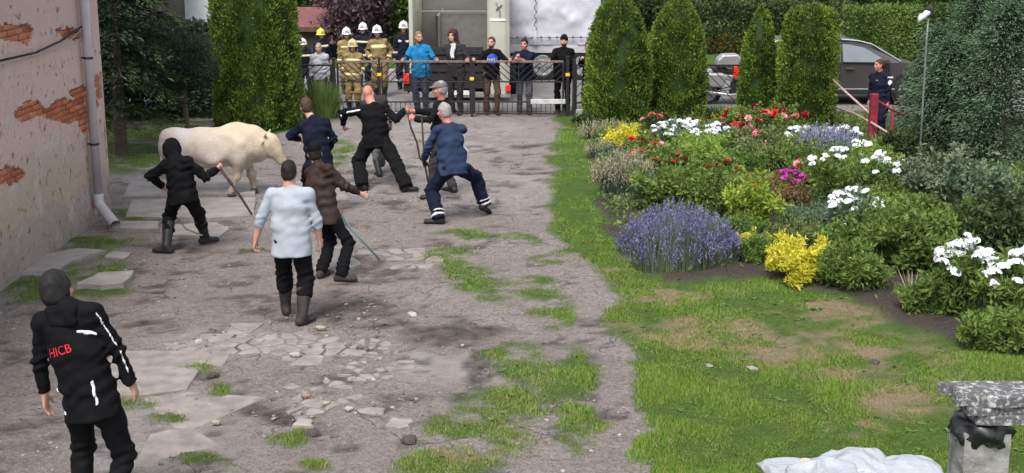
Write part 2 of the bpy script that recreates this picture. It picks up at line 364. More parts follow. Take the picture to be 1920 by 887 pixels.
# ------------------------------------------------------------------ grass blades (stuff)
def tri_blades(pos, h, w, lean, seed):
    r = np.random.default_rng(seed); n = len(pos)
    a = r.uniform(0, 2 * np.pi, n); b = r.uniform(0, 2 * np.pi, n)
    side = np.stack([np.cos(a), np.sin(a), np.zeros(n)], 1) * (w / 2)[:, None]
    tip = pos + np.stack([np.cos(b) * lean * h, np.sin(b) * lean * h, h], 1)
    v = np.stack([pos - side, pos + side, tip], 1).reshape(-1, 3)
    return v, np.arange(3 * n).reshape(n, 3)
def grass_stuff():
    # lawn and tufts
    n = 1700000; gp = np.stack([rng.uniform(-60, 1980, n), rng.uniform(236, 960, n)], 1); dd = np.stack([(gp[:, 0] - W0 / 2) / FPX, CT + (H0 / 2 - gp[:, 1]) / FPX * ST, -ST + (H0 / 2 - gp[:, 1]) / FPX * CT], 1); tt = -HC / dd[:, 2]; x = dd[:, 0] * tt; y = dd[:, 1] * tt
    g, mud, dry, soil, pale, red, px, py = masks(np.stack([x, y], 1))
    inside = (px > -80) & (px < 2000) & (py < 960)
    keep = inside & (rng.random(n) < np.clip(g, 0, 1) ** 1.5 * (1 - 0.5 * dry) * (1 - soil) * np.where(px < 1040 + np.clip(py - 520, 0, 400) * .25, 0.5, .9)) & ~((py < 240) & (px > 560) & (px < 1080)) & ~((x < -5.8) & (y < 19.7))
    x, y, dry, px, py = x[keep], y[keep], dry[keep], px[keep], py[keep]; n = len(x)
    p3 = np.stack([x, y, np.zeros(n)], 1); nn = fbm(p3, 5, 0.5, 3)
    tall = np.clip(0.6 + nn * 1.4, 0.25, 1.6) * np.where(px < 1040, 0.85, 1)
    h = rng.uniform(0.02, 0.052, n) * tall * (1 - 0.45 * dry); w = rng.uniform(0.005, 0.010, n) * (0.6 + y / 22)
    pos = np.stack([x, y, ground_h(x, y) + 0.008], 1)
    v, f = tri_blades(pos, h, w, rng.uniform(0.1, 0.9, n), 3)
    tint = np.clip(rng.random(n) * 0.6 + nn * 0.7 + 0.3, 0, 1); dr = np.clip(dry * 0.9 + np.where(px < 1040, rng.random(n) * .35, 0) + (rng.random(n) < 0.16) * 0.85, 0, 1)
    m, nt, b, out = nodes('grass_blades'); L = nt.links
    at = nt.nodes.new('ShaderNodeAttribute'); at.attribute_name = 'tint'; ad = nt.nodes.new('ShaderNodeAttribute'); ad.attribute_name = 'dry'
    mx = nt.nodes.new('ShaderNodeMix'); mx.data_type = 'RGBA'; mx.inputs[6].default_value = (0.032, 0.082, 0.010, 1); mx.inputs[7].default_value = (0.145, 0.265, 0.030, 1)
    m2 = nt.nodes.new('ShaderNodeMix'); m2.data_type = 'RGBA'; m2.inputs[7].default_value = (0.30, 0.24, 0.13, 1)
    L.new(at.outputs['Fac'], mx.inputs[0]); L.new(ad.outputs['Fac'], m2.inputs[0]); L.new(mx.outputs[2], m2.inputs[6]); L.new(m2.outputs[2], b.inputs['Base Color'])
    b.inputs['Roughness'].default_value = 0.6; b.inputs['Specular IOR Level'].default_value = 0.2
    o = mesh_np('grass', v, f, m, attr=dict(tint=np.repeat(tint, 3), dry=np.repeat(dr, 3)))
    tag(o, 'short patchy lawn grass and weeds in the yard', 'grass', kind='stuff')
    # broadleaf weeds and daisies in the lawn
    n = 1500; x = rng.uniform(-6, 9, n); y = rng.uniform(7.5, 19, n)
    g, mud, dry, soil, pale, red, px, py = masks(np.stack([x, y], 1))
    k = (g > 0.6) & (soil < 0.3) & (px > -50) & (px < 1990) & ((x > -5.7)); x, y = x[k][:260], y[k][:260]
    V = []; F = []; T = []; c = 0
    for i in range(len(x)):
        for q in range(rng.integers(5, 9)):
            a = rng.uniform(0, 6.28); l = rng.uniform(0.02, 0.055); wd = l * 0.28; dx, dy = math.cos(a), math.sin(a); up = rng.uniform(0.2, 0.8)
            b0 = np.array([x[i], y[i], 0.012]); mid = b0 + np.array([dx * l * 0.55, dy * l * 0.55, l * up * 0.6]); tp = b0 + np.array([dx * l, dy * l, l * up * 0.5])
            sdv = np.array([-dy, dx, 0]) * wd
            V += [b0, mid + sdv, tp, mid - sdv]; F.append((c, c + 1, c + 2, c + 3)); c += 4; T += [rng.uniform(0.2, 1)] * 4
    o = mesh_np('lawn_weeds', V, np.array(F), leafmat('weed_leaf', (0.05, 0.10, 0.02), (0.17, 0.26, 0.08)), attr=dict(tint=T)); tag(o, 'low broadleaf weeds scattered through the lawn', 'weeds', kind='stuff')
grass_stuff()

# ------------------------------------------------------------------ gravel (stuff), single stones, broken concrete plates
def stone_verts(n=1, seed=0, flat=0.5):
    r = np.random.default_rng(seed)
    ph = np.array([[0, 0, 1], [0, 0, -1]] + [[math.cos(a) * math.cos(e), math.sin(a) * math.cos(e), math.sin(e)] for e in (-0.5, 0.5) for a in np.arange(6) * math.pi / 3 + (0.5 if e > 0 else 0)])
    ph = ph * r.uniform(0.7, 1.25, (len(ph), 1)); ph[:, 2] *= flat
    f = []
    lo = list(range(2, 8)); hi = list(range(8, 14))
    for k in range(6):
        k2 = (k + 1) % 6
        f += [(1, lo[k2], lo[k]), (0, hi[k], hi[k2]), (lo[k], lo[k2], hi[k]), (hi[k], lo[k2], hi[k2])]
    return ph, np.array(f)
def gravel():
    n = 26000; x = rng.uniform(-6, 4, n); y = 7.6 + rng.random(n) ** 1.4 * 18
    g, mud, dry, soil, pale, red, px, py = masks(np.stack([x, y], 1))
    q = fbm(np.stack([x, y, 0 * x], 1), 91, 0.8, 3)
    k = (g < 0.3) & (x > -5.7) & (rng.random(n) < np.clip(0.28 + q * 1.3 + ell(px, py, [(650, 640, 110, 60), (620, 740, 120, 60), (700, 600, 90, 40)]) * 0.7, 0.03, 1))
    x, y = x[k], y[k]; V = []; F = []; c = 0; protos = [stone_verts(1, s, 0.55) for s in range(8)]
    sz = 0.005 + rng.random(len(x)) ** 4 * 0.022
    for i in range(len(x)):
        pv, pf = protos[i % 8]; a = rng.uniform(0, 6.28); ca, sa = math.cos(a), math.sin(a)
        R = np.array([[ca, -sa, 0], [sa, ca, 0], [0, 0, 1]]); V.append(pv @ R.T * sz[i] + np.array([x[i], y[i], 0.004])); F.append(pf + c); c += len(pv)
    V = np.concatenate(V); V[:, 2] += ground_h(V[:, 0], V[:, 1])
    t = np.repeat(rng.random(len(x)), 14)
    m, nt, b, out = nodes('gravel_stone'); at = nt.nodes.new('ShaderNodeAttribute'); at.attribute_name = 'tint'
    mx = nt.nodes.new('ShaderNodeValToRGB'); cr = mx.color_ramp; cr.elements[0].color = (0.09, 0.08, 0.075, 1); cr.elements[1].color = (0.36, 0.34, 0.33, 1)
    e = cr.elements.new(0.6); e.color = (0.2, 0.175, 0.165, 1); e = cr.elements.new(0.8); e.color = (0.25, 0.19, 0.165, 1)
    nt.links.new(at.outputs['Fac'], mx.inputs[0]); nt.links.new(mx.outputs[0], b.inputs['Base Color']); b.inputs['Roughness'].default_value = 0.9
    o = mesh_np('gravel', V, np.concatenate(F), m, attr=dict(tint=t)); tag(o, 'loose gravel and crumbled rubble on the dirt drive', 'gravel', kind='stuff')
gravel()
M_CONC = mat('concrete_pale', (0.275, 0.252, 0.238), 0.9, 0.22, 3.5, 0.6, 30)
M_CONC2 = mat('concrete_dusty', (0.25, 0.224, 0.21), 0.92, 0.25, 5, 0.6, 40)
def plate(name, poly, z0, z1, m, parent, bev=0.012):
    """flat irregular plate with a chamfered rim"""
    poly = np.array(poly); c = poly.mean(0); n = len(poly)
    d = np.linalg.norm(poly - c, axis=1, keepdims=True); inn = c + (poly - c) * (1 - bev / np.maximum(d, 0.03))
    v = [(x, y, z0) for x, y in poly] + [(x, y, z1 - bev * 0.6) for x, y in poly] + [(x, y, z1) for x, y in inn]
    f = [(i, (i + 1) % n, n + (i + 1) % n, n + i) for i in range(n)] + [(n + i, n + (i + 1) % n, 2 * n + (i + 1) % n, 2 * n + i) for i in range(n)]
    mb = MB(); mb.add(v, f + [tuple(range(2 * n, 3 * n))]); return mb.build(name, m, parent)
def clip_half(poly, n, d):
    out = []
    for i in range(len(poly)):
        a, b = poly[i], poly[(i + 1) % len(poly)]; da, db = a @ n - d, b @ n - d
        if da <= 0: out.append(a)
        if (da < 0) != (db < 0): out.append(a + (b - a) * (da / (da - db)))
    return out
def voronoi_plates(pxpoly, cell, m, seed, gap=0.014, zt=0.013, drop=0.06):
    r = np.random.default_rng(seed); W = np.array([G(*p)[:2] for p in pxpoly]); lo, hi = W.min(0), W.max(0)
    pts = []
    y = lo[1]
    while y < hi[1]:
        x = lo[0]
        while x < hi[0]: pts.append((x + r.uniform(-.5, .5) * cell, y + r.uniform(-.5, .5) * cell)); x += cell * r.uniform(0.75, 1.3)
        y += cell * r.uniform(0.75, 1.2)
    pts = np.array(pts)
    def inside(p):
        c = False; j = len(W) - 1
        for i in range(len(W)):
            if (W[i][1] > p[1]) != (W[j][1] > p[1]) and p[0] < (W[j][0] - W[i][0]) * (p[1] - W[i][1]) / (W[j][1] - W[i][1]) + W[i][0]: c = not c
            j = i
        return c
    k = 0
    for i, p in enumerate(pts):
        if not inside(p) or r.random() < drop: continue
        poly = [p + np.array(q) * cell * 1.2 for q in ((-1, -1), (1, -1), (1, 1), (-1, 1))]
        for j in np.argsort(((pts - p) ** 2).sum(1))[1:14]:
            n = pts[j] - p; L = np.linalg.norm(n); n = n / L
            poly = clip_half(poly, n, (p + n * (L / 2 - gap * r.uniform(0.4, 1.5))) @ n)
            if len(poly) < 3: break
        if len(poly) < 3: continue
        zz = float(ground_h(np.array([p[0]]), np.array([p[1]]))[0])
        plate('concrete_piece', poly, -0.06, zz + zt * r.uniform(0.15, 1.0), m, ground, 0.012); k += 1
    return k
voronoi_plates([(392, 630), (455, 618), (560, 620), (640, 640), (668, 662), (590, 672), (480, 668), (410, 660)], 0.17, M_CONC2, 4)
voronoi_plates([(640, 640), (742, 636), (764, 690), (690, 728), (622, 700)], 0.11, M_CONC2, 5, .016, .016, .45)
voronoi_plates([(540, 705), (640, 700), (700, 775), (560, 792)], 0.14, M_CONC2, 6, .018, .014, .6)
voronoi_plates([(330, 625), (395, 618), (400, 668), (340, 690), (300, 660)], 0.2, M_CONC2, 7, .016, .014, .3)
voronoi_plates([(700, 470), (790, 462), (830, 500), (760, 522)], 0.2, M_CONC2, 8, .016, .014, .3)
voronoi_plates([(255, 730), (330, 700), (400, 745), (450, 790), (430, 840), (300, 887), (230, 887)], 0.62, M_CONC2, 9, 0.016, 0.016)
def slabs():
    L = [[(235, 408), (246, 378), (330, 375), (480, 372), (478, 406), (380, 411)],
         [(230, 372), (245, 345), (420, 332), (480, 340), (478, 366)],
         [(205, 432), (215, 420), (300, 421), (298, 436)], [(310, 442), (312, 424), (405, 420), (430, 432), (410, 447)],
         [(30, 520), (55, 486), (150, 470), (200, 474), (140, 492), (90, 520)],
         [(145, 543), (185, 523), (252, 518), (232, 541), (190, 546)],
         [(196, 484), (210, 474), (246, 476), (234, 488)], [(588, 508), (612, 488), (660, 486), (676, 500), (640, 515)],
         [(722, 806), (735, 792), (772, 795), (768, 808), (745, 812)], [(548, 800), (560, 788), (585, 790), (588, 803)],
         [(530, 368), (545, 342), (640, 352), (655, 378), (560, 384)]]
    for i, q in enumerate(L):
        w = []
        for k in range(len(q)):                      # ragged edges
            a = G(*q[k])[:2]; b = G(*q[(k + 1) % len(q)])[:2]
            for t in (0, 0.33, 0.66): w.append(a + (b - a) * t + (rng.normal(0, 0.012, 2) if t else 0))
        plate('concrete_slab', w, -0.08, 0.028 + 0.012 * (i % 3) + (0.03 if i == 5 else 0), M_CONC, ground, 0.015)
slabs()
def stones():
    me = []
    for s in range(5):
        v, f = stone_verts(1, 30 + s, 0.55); me.append(mesh_np('stone', v, f, mat(f'field_stone_{s}', [(0.36, 0.31, 0.25), (0.27, 0.25, 0.245), (0.4, 0.38, 0.37), (0.07, 0.06, 0.055), (0.3, 0.2, 0.16)][s], 0.9, 0.25, 4, 0.5), data_only=True))
    L = [(602, 619, 0.075, 0, 'yellowish grey stone lying beside the boots of the man in the pale sweater'),
         (773, 592, 0.06, 2, 'pale chip of stone in the dark muddy patch'), (401, 707, 0.075, 3, 'black clod of earth by a grass tuft on the concrete'),
         (553, 668, 0.06, 2, 'whitish stone at the edge of the cracked concrete'), (372, 642, 0.05, 2, 'flat white chip on the pinkish dirt'),
         (768, 829, 0.09, 3, 'black clod of mud near the lower end of the grass strip'), (586, 815, 0.08, 3, 'dark clod beside a small concrete plate'),
         (612, 759, 0.05, 0, 'small buff stone among loose gravel'), (573, 745, 0.05, 4, 'small reddish brick chip among loose gravel'),
         (655, 770, 0.055, 2, 'small pale stone among loose gravel with a shadow under it'), (1330, 690, 0.05, 1, 'grey stone lying in the lawn'),
         (1410, 695, 0.06, 1, 'dark grey stone at the edge of the dry lawn patch'), (1640, 683, 0.07, 3, 'dark lump of earth in the dry lawn patch'),
         (405, 795, 0.05, 0, 'buff stone on the concrete'), (1356, 648, 0.06, 3, 'dark clod on the thin lawn')]
    for px, py, r, k, lab in L:
        g = G(px, py); o = link('stone', me[k], None, (g[0], g[1], r * 0.3), (0, 0, rng.uniform(0, 6)), (r, r * 0.8, r * 0.8)); tag(o, lab, 'stone', 'loose stones and clods')
stones()
# ------------------------------------------------------------------ the old house with flaking plaster
WX, WY1 = -5.94, 19.35
def old_house():
    root = empty('old_house', (-9.5, 12, 0), 'old brick house with flaking pink plaster and a grey drainpipe', 'house')
    O = np.array([-9.5, 12, 0.0])
    mortar = mat('mortar_joint', (0.4, 0.33, 0.28), 0.95, 0.2, 12, 0.5, 60)
    mb = MB(); mb.box((-14, 5.5, -0.2), (WX - 0.045, WY1 - 0.035, 4.3)); mb.build('wall', mortar, root, off=O)
    # plaster skin with holes
    m, nt, b, out = nodes('flaking_plaster'); L = nt.links; N = nt.nodes; tc = N.new('ShaderNodeTexCoord')
    def nz(s, d=6):
        n = N.new('ShaderNodeTexNoise'); n.inputs['Scale'].default_value = s; n.inputs['Detail'].default_value = d; n.inputs['Roughness'].default_value = 0.65
        L.new(tc.outputs['Object'], n.inputs['Vector']); return n.outputs['Fac']
    def ramp(src, els):
        r = N.new('ShaderNodeValToRGB'); r.color_ramp.elements[0].position = els[0][0]; r.color_ramp.elements[0].color = (*els[0][1], 1)
        r.color_ramp.elements[1].position = els[-1][0]; r.color_ramp.elements[1].color = (*els[-1][1], 1)
        for p, c in els[1:-1]: e = r.color_ramp.elements.new(p); e.color = (*c, 1)
        L.new(src, r.inputs[0]); return r.outputs[0]
    def mix(f, a, c):
        x = N.new('ShaderNodeMix'); x.data_type = 'RGBA'; L.new(f, x.inputs[0])
        for s, q in ((6, a), (7, c)):
            if isinstance(q, tuple): x.inputs[s].default_value = (*q, 1)
            else: L.new(q, x.inputs[s])
        return x.outputs[2]
    sp = N.new('ShaderNodeSeparateXYZ'); L.new(tc.outputs['Object'], sp.inputs[0])
    hz = N.new('ShaderNodeMath'); hz.operation = 'MULTIPLY_ADD'; hz.inputs[1].default_value = 0.7; L.new(nz(1.4), hz.inputs[0]); L.new(sp.outputs['Z'], hz.inputs[2])
    base = ramp(hz.outputs[0], [(0.0, (0.2, 0.17, 0.15)), (0.25, (0.36, 0.31, 0.28)), (0.62, (0.40, 0.34, 0.30)), (0.64, (0.47, 0.38, 0.29)), (0.98, (0.52, 0.43, 0.33)), (1.0, (0.54, 0.44, 0.38))])
    mr = N.new('ShaderNodeMapRange'); mr.inputs[1].default_value = 0; mr.inputs[2].default_value = 2.0; L.new(hz.outputs[0], mr.inputs[0])
    base = ramp(mr.outputs[0], [(0.0, (0.17, 0.14, 0.12)), (0.2, (0.33, 0.28, 0.25)), (0.46, (0.40, 0.34, 0.30)), (0.5, (0.46, 0.37, 0.28)), (0.8, (0.50, 0.41, 0.33)), (0.9, (0.58, 0.435, 0.38)), (1.0, (0.61, 0.45, 0.41))])
    pit = N.new('ShaderNodeMapRange'); pit.inputs[1].default_value = 0.58; pit.inputs[2].default_value = 0.66; L.new(nz(7, 8), pit.inputs[0])
    base = mix(pit.outputs[0], base, (0.24, 0.16, 0.12))
    wt = N.new('ShaderNodeMapRange'); wt.inputs[1].default_value = 0.55; wt.inputs[2].default_value = 0.75; wt.inputs[4].default_value = 0.8; L.new(nz(2.6, 8), wt.inputs[0])
    base = mix(wt.outputs[0], base, (0.6, 0.55, 0.52))
    # hairline cracks
    vo = N.new('ShaderNodeTexVoronoi'); vo.feature = 'DISTANCE_TO_EDGE'; vo.inputs['Scale'].default_value = 1.3
    dv = N.new('ShaderNodeVectorMath'); dv.operation = 'MULTIPLY_ADD'; dv.inputs[1].default_value = (0.4, 0.4, 0.4)
    dn = N.new('ShaderNodeTexNoise'); dn.inputs['Scale'].default_value = 4; L.new(tc.outputs['Object'], dn.inputs['Vector']); L.new(dn.outputs['Color'], dv.inputs[0]); L.new(tc.outputs['Object'], dv.inputs[2]); L.new(dv.outputs[0], vo.inputs['Vector'])
    ck = N.new('ShaderNodeMapRange'); ck.inputs[1].default_value = 0.0; ck.inputs[2].default_value = 0.012; ck.inputs[3].default_value = 0.35; ck.inputs[4].default_value = 0; L.new(vo.outputs['Distance'], ck.inputs[0])
    base = mix(ck.outputs[0], base, (0.14, 0.11, 0.09))
    L.new(base, b.inputs['Base Color']); b.inputs['Roughness'].default_value = 0.93; b.inputs['Specular IOR Level'].default_value = 0.15
    bp = N.new('ShaderNodeBump'); bp.inputs['Strength'].default_value = 0.8; bp.inputs['Distance'].default_value = 0.02; L.new(nz(14, 8), bp.inputs['Height']); L.new(bp.outputs[0], b.inputs['Normal'])
    ys = np.concatenate([np.arange(5.5, 15.0, 0.25), np.arange(15.0, WY1 - 0.001, 0.03), [WY1]]); zs = np.arange(-0.03, 4.31, 0.03)
    cy = (ys[1:] + ys[:-1]) / 2; cz = (zs[1:] + zs[:-1]) / 2
    CY, CZ = np.meshgrid(cy, cz, indexing='ij'); p3 = np.stack([np.full_like(CY, WX), CY, CZ], -1)
    px, py = proj(p3); n = fbm(p3, 201, 0.5, 4); n2 = fbm(p3, 211, 0.14, 2)
    HOLES = [(125, 208, 44, 22), (160, 206, 34, 24), (168, 228, 20, 26), (148, 172, 20, 13), (192, 165, 12, 28), (210, 335, 14, 34), (206, 250, 8, 20), (176, 150, 10, 14), (128, 60, 22, 10), (196, 40, 10, 16), (126, 224, 18, 12), (192, 12, 7, 18),
             (60, 210, 40, 16), (30, 60, 30, 20), (205, 290, 5, 10), (20, 330, 30, 20)]
    hole = np.zeros_like(CY)
    for (ax, ay, rx, ry) in HOLES:
        hole = np.maximum(hole, 1.25 - np.sqrt(((px - ax + n * 16) / rx) ** 2 + ((py - ay + n * 14 + n2 * 10) / ry) ** 2))
    hole = np.maximum(hole, (n + 0.7 * n2 - 0.62) * 2 * (CZ < 1.0))
    keep = (hole < 0.25) | (CY < 15.0)
    idx = np.arange(len(ys) * len(zs)).reshape(len(ys), len(zs)); YY, ZZ = np.meshgrid(ys, zs, indexing='ij')
    pv = np.stack([np.full_like(YY, WX), YY, ZZ], -1).reshape(-1, 3); pv[:, 0] += fbm(pv, 221, 0.7, 3) * 0.02
    jit = rng.normal(0, 0.006, (len(pv), 2)); jit[(pv[:, 1] < 15.1) | (pv[:, 1] > WY1 - 0.02)] = 0; pv[:, 1:] += jit
    bk = pv.copy(); bk[:, 0] = WX - 0.043; nv = len(pv)
    q = np.stack([idx[:-1, :-1], idx[1:, :-1], idx[1:, 1:], idx[:-1, 1:]], -1)
    F = [q[keep]]; kp = np.pad(keep, 1, constant_values=False); rim = []
    for di, dj, e in ((-1, 0, (3, 0)), (1, 0, (1, 2)), (0, -1, (0, 1)), (0, 1, (2, 3))):
        nb = kp[1 + di:kp.shape[0] - 1 + di, 1 + dj:kp.shape[1] - 1 + dj]; ed = keep & ~nb; qq = q[ed]
        rim.append(np.stack([qq[:, e[1]], qq[:, e[0]], qq[:, e[0]] + nv, qq[:, e[1]] + nv], 1))
    mesh_np('plaster', np.concatenate([pv, bk]), [np.concatenate(F + rim)], m, root, off=O)
    # plaster on the end wall (faces away)
    mb = MB(); mb.box((-14, WY1 - 0.034, -0.1), (WX - 0.002, WY1 + 0.004, 4.3)); mb.build('end_wall', m, root, off=O)
    # the bare bricks, each one an object
    bricks = []
    for s in range(3):
        bm_ = MB(); bm_.box((-0.02, -0.118, -0.0315), (0.02, 0.118, 0.0315), bev=0.006); me = bm_.build('brick', mat(f'red_brick_{s}', [(0.46, 0.15, 0.075), (0.52, 0.2, 0.11), (0.36, 0.115, 0.065)][s], 0.92, 0.3, 20, 0.7, 60), data_only=True); bricks.append(me)
    row = 0; z = 0.04; cnt = 0
    while z < 4.2:
        y = 15.0 + (0.125 if row % 2 else 0)
        while y < WY1 - 0.02:
            i = np.searchsorted(cy, y); j = np.searchsorted(cz, z)
            a = ~keep[max(0, i - 5):i + 5, max(0, j - 2):j + 3]
            if a.any() and cnt < 300:
                link('brick', bricks[rng.integers(3)], root, (WX - 0.042 + rng.uniform(-0.008, 0.01) - O[0], min(y, WY1 - 0.16) - O[1] if y > WY1 - 0.14 else y - O[1], z), (0, 0, rng.uniform(-0.02, 0.02))); cnt += 1
            y += 0.25
        z += 0.075; row += 1
    # roof well above the frame
    mb = MB(); rt = mat('old_roof_tile', (0.22, 0.1, 0.07), 0.9, 0.3, 6, 0.5)
    mb.add([(-14.4, 5.0, 4.25), (WX + 0.35, 5.0, 4.25), (WX + 0.35, WY1 + 0.35, 4.25), (-14.4, WY1 + 0.35, 4.25), (-10.0, 5.0, 7.2), (-10.0, WY1 + 0.35, 7.2)],
           [(0, 3, 2, 1), (1, 2, 5, 4), (3, 0, 4, 5), (0, 1, 4), (2, 3, 5)]); mb.build('roof', rt, root, off=O)
    # drainpipe
    pvc = mat('grey_plastic_pipe', (0.43, 0.41, 0.44), 0.45, 0.12, 2.5, 0.1, spec=0.5); dk = mat('spout_shade_black', (0.012, 0.011, 0.012), 0.9, 0.1)
    yb, xb = 18.45, WX + 0.10
    mb = MB(); mb.tube([(xb, yb - 0.02, 4.15), (xb, yb, 0.42)], 0.062, 16); pipe = mb.build('drainpipe', pvc, root, True, off=O)
    mb = MB(); mb.tube([(xb, yb, 0.44), (xb, yb, 0.36), (xb + 0.015, yb - 0.03, 0.3), (xb + 0.06, yb - 0.07, 0.25)], 0.07, 16); mb.build('elbow', pvc, pipe, True, off=O)
    a = V3(xb + 0.02, yb - 0.03, 0.275); e = V3(xb + 0.34, yb - 0.42, 0.085)
    mb = MB(); mb.tube([a, a * 0.5 + e * 0.5, e], 0.073, 18, cap=False); mb.tube([e, a * 0.6 + e * 0.4], 0.064, 18, cap=False); d = nrm(e - a)
    mb.build('spout', pvc, pipe, True, off=O)
    mb = MB(); mb.tube([a + d * 0.2, a + d * 0.21], 0.066, 18); mb.build('spout_shade_disc', dk, pipe, off=O)  # black disc painting the shade inside the pipe mouth
    for zz in (1.15, 2.35, 3.5):
        mb = MB(); mb.tube([(xb, yb - 0.01, zz - 0.015), (xb, yb - 0.01, zz + 0.015)], 0.068, 16); mb.bar((xb, yb, zz), (WX - 0.01, yb, zz), 0.02, 0.02); mb.build('clamp', mat('dark_steel', (0.06, 0.055, 0.055), 0.5, 0.2, metal=0.6), pipe, off=O)
    mb = MB(); mb.tube([(WX + 0.03, 15.4, 2.62), (WX + 0.04, 16.6, 2.60), (WX + 0.05, 17.5, 2.66), (WX + 0.05, 18.3, 2.76), (WX + 0.06, yb, 2.80)], 0.013, 6); mb.build('cable', mat('black_rubber', (0.015, 0.015, 0.016), 0.6, 0.1), root, True, off=O)
    mb = MB(); mb.tube([(WX + 0.03, 15.4, 2.58), (WX + 0.03, 17.0, 2.565), (WX + 0.04, 17.9, 2.63), (WX + 0.04, yb, 2.74)], 0.007, 6); mb.build('cable', mat('pale_cable', (0.5, 0.48, 0.46), 0.6, 0.1), root, True, off=O)
old_house()

# ------------------------------------------------------------------ gate, posts and fence
GD = 29.1
M_IRON = mat('black_painted_iron', (0.022, 0.02, 0.022), 0.55, 0.3, 30, 0.15, metal=0.2, spec=0.4)
M_RUST = mat('weathered_rail', (0.2, 0.16, 0.14), 0.6, 0.35, 20, 0.2, metal=0.4)
M_YEL = mat('yellow_plate', (0.75, 0.5, 0.03), 0.5, 0.1)
def gx(px, z=0.6, D=GD): return PZ(px, z, D)[0]
def gate_leaf(p0, p1, lab, hinge_left, beam=False):
    x0, x1 = gx(p0), gx(p1); root = empty('gate_leaf', ((x0 + x1) / 2, GD, 0), lab, 'gate', 'double yard gate'); O = V3((x0 + x1) / 2, GD, 0)
    def part(n, a, b, w, h, m=M_IRON): mb = MB(); mb.bar(a, b, w, h, bev=0.004); return mb.build(n, m, root, off=O)
    T, M, L_, B = 1.2, 0.76, 0.32, 0.06
    part('top_rail', (x0, GD, T), (x1, GD, T), 0.045, 0.045, M_RUST)
    part('stile', (x0, GD, B), (x0, GD, T - .024), 0.045, 0.045); part('stile', (x1, GD, B), (x1, GD, T - .024), 0.045, 0.045)
    for z in (M, L_, B): part('rail', (x0 + .024, GD, z), (x1 - .024, GD, z), 0.03, 0.03)
    n = int((x1 - x0) / 0.2); mid = (x0 + x1) / 2; w = x1 - x0; pn = 3 if w > 2.5 else 2
    for k in range(pn):                               # chevron panels
        a = x0 + w * k / pn; e = x0 + w * (k + 1) / pn; sgn = 1 if k % 2 else -1
        part('stile', (e, GD + .006, L_ + .02), (e, GD + .006, T - .03), 0.026, 0.026) if k < pn - 1 else None
        for s in np.arange(-0.44, e - a, 0.155):
            lo, hi = a + s, a + s + 0.44; z0, z1 = M + .015, T - .022
            if lo < a: z0 += (a - lo); lo = a
            if hi > e: z1 -= (hi - e); hi = e
            if hi - lo < 0.06: continue
            if sgn > 0: part('bar', (lo, GD, z0), (hi, GD, z1), 0.014, 0.02)
            else: part('bar', (a + e - lo, GD, z0), (a + e - hi, GD, z1), 0.014, 0.02)
    for x in np.arange(x0 + 0.1, x1 - 0.05, 0.105): part('bar', (x, GD, B + .015), (x, GD, L_ - .015), 0.014, 0.014)
    if beam: part('drop_bar', (gx(995), GD - .05, 0.335), (gx(1060), GD - .05, 0.335), 0.06, 0.1, mat('grey_timber', (0.5, 0.52, 0.5), 0.85, 0.2))
    return root
gate_leaf(634, 882, 'long black iron gate leaf with chevron bars where the firefighters stand', True)
gate_leaf(889, 1056, 'shorter black iron gate leaf with a pale drop bar beside the double post', False, True)
def post(px, h, lab, plate=None, w=0.07):
    x = gx(px); r = empty('gate_post', (x, GD, 0), lab, 'post', 'gate and fence posts')
    mb = MB(); mb.box((-w / 2, -w / 2, -0.1), (w / 2, w / 2, h), bev=0.006); mb.build('shaft', M_IRON, r)
    mb = MB(); mb.box((-w / 2 - .008, -w / 2 - .008, h + .001), (w / 2 + .008, w / 2 + .008, h + .02), bev=0.005); mb.build('cap', M_IRON, r)
    if plate: mb = MB(); mb.box((-0.045, -w / 2 - .012, plate - .035), (0.045, -w / 2 - .001, plate + .035), bev=0.004); mb.build('reflector', M_YEL, r)
post(627, 1.26, 'dark square post between the side fence and the long gate leaf')
post(712, 1.28, 'dark upright with a yellow reflector on the long gate leaf', 0.92, 0.05)
post(885, 1.22, 'dark upright with a yellow plate where the two gate leaves meet', 0.83, 0.06)
post(1064, 1.3, 'dark square post with a yellow plate at the end of the short gate leaf', 0.92)
post(1076, 1.24, 'dark square post carrying the white panelled side fence')
def fence(p0, p1, lab, chev=True, D=GD):
    x0, x1 = gx(p0), gx(p1); O = V3((x0 + x1) / 2, D, 0); r = empty('iron_fence', O, lab, 'fence', 'iron fences')
    def part(n, a, b, w, h, m=M_IRON): mb = MB(); mb.bar(a, b, w, h); return mb.build(n, m, r, off=O)
    for z, nme in ((1.12, 'top_rail'), (0.3, 'rail')): part(nme, (x0, D, z), (x1, D, z), 0.035, 0.035)
    for x in (x0, x1): part('post', (x, D + .003, 0), (x, D + .003, 1.14), 0.04, 0.04)
    w = x1 - x0; pn = max(1, round(w / 0.85))
    for k in range(pn):
        a = x0 + w * k / pn; e = x0 + w * (k + 1) / pn
        if k: part('post', (a, D + .003, 0), (a, D + .003, 1.1), 0.025, 0.025)
        for s in np.arange(-0.7, e - a, 0.2):
            lo, hi = a + s, a + s + 0.78; z0, z1 = 0.32, 1.10
            if lo < a: z0 += a - lo; lo = a
            if hi > e: z1 -= hi - e; hi = e
            if hi - lo < 0.08: continue
            if k % 2: lo, hi = a + e - lo, a + e - hi
            part('bar', (lo, D, z0), (hi, D, z1), 0.012, 0.018)
    mb = MB(); mb.box((x0, D - .06, -0.1), (x1, D + .06, 0.16), bev=0.015); mb.build('plinth', M_CONC, r, off=O)
fence(548, 622, 'black iron fence panel behind the tall grass clump')
fence(1080, 1218, 'black iron fence panel with diagonal bars behind the wide dark green cedar')
fence(1222, 1388, 'black iron fence panel with diagonal bars in front of the motorcycle')
fence(1392, 1556, 'black iron fence panel hidden behind the cedar by the car')
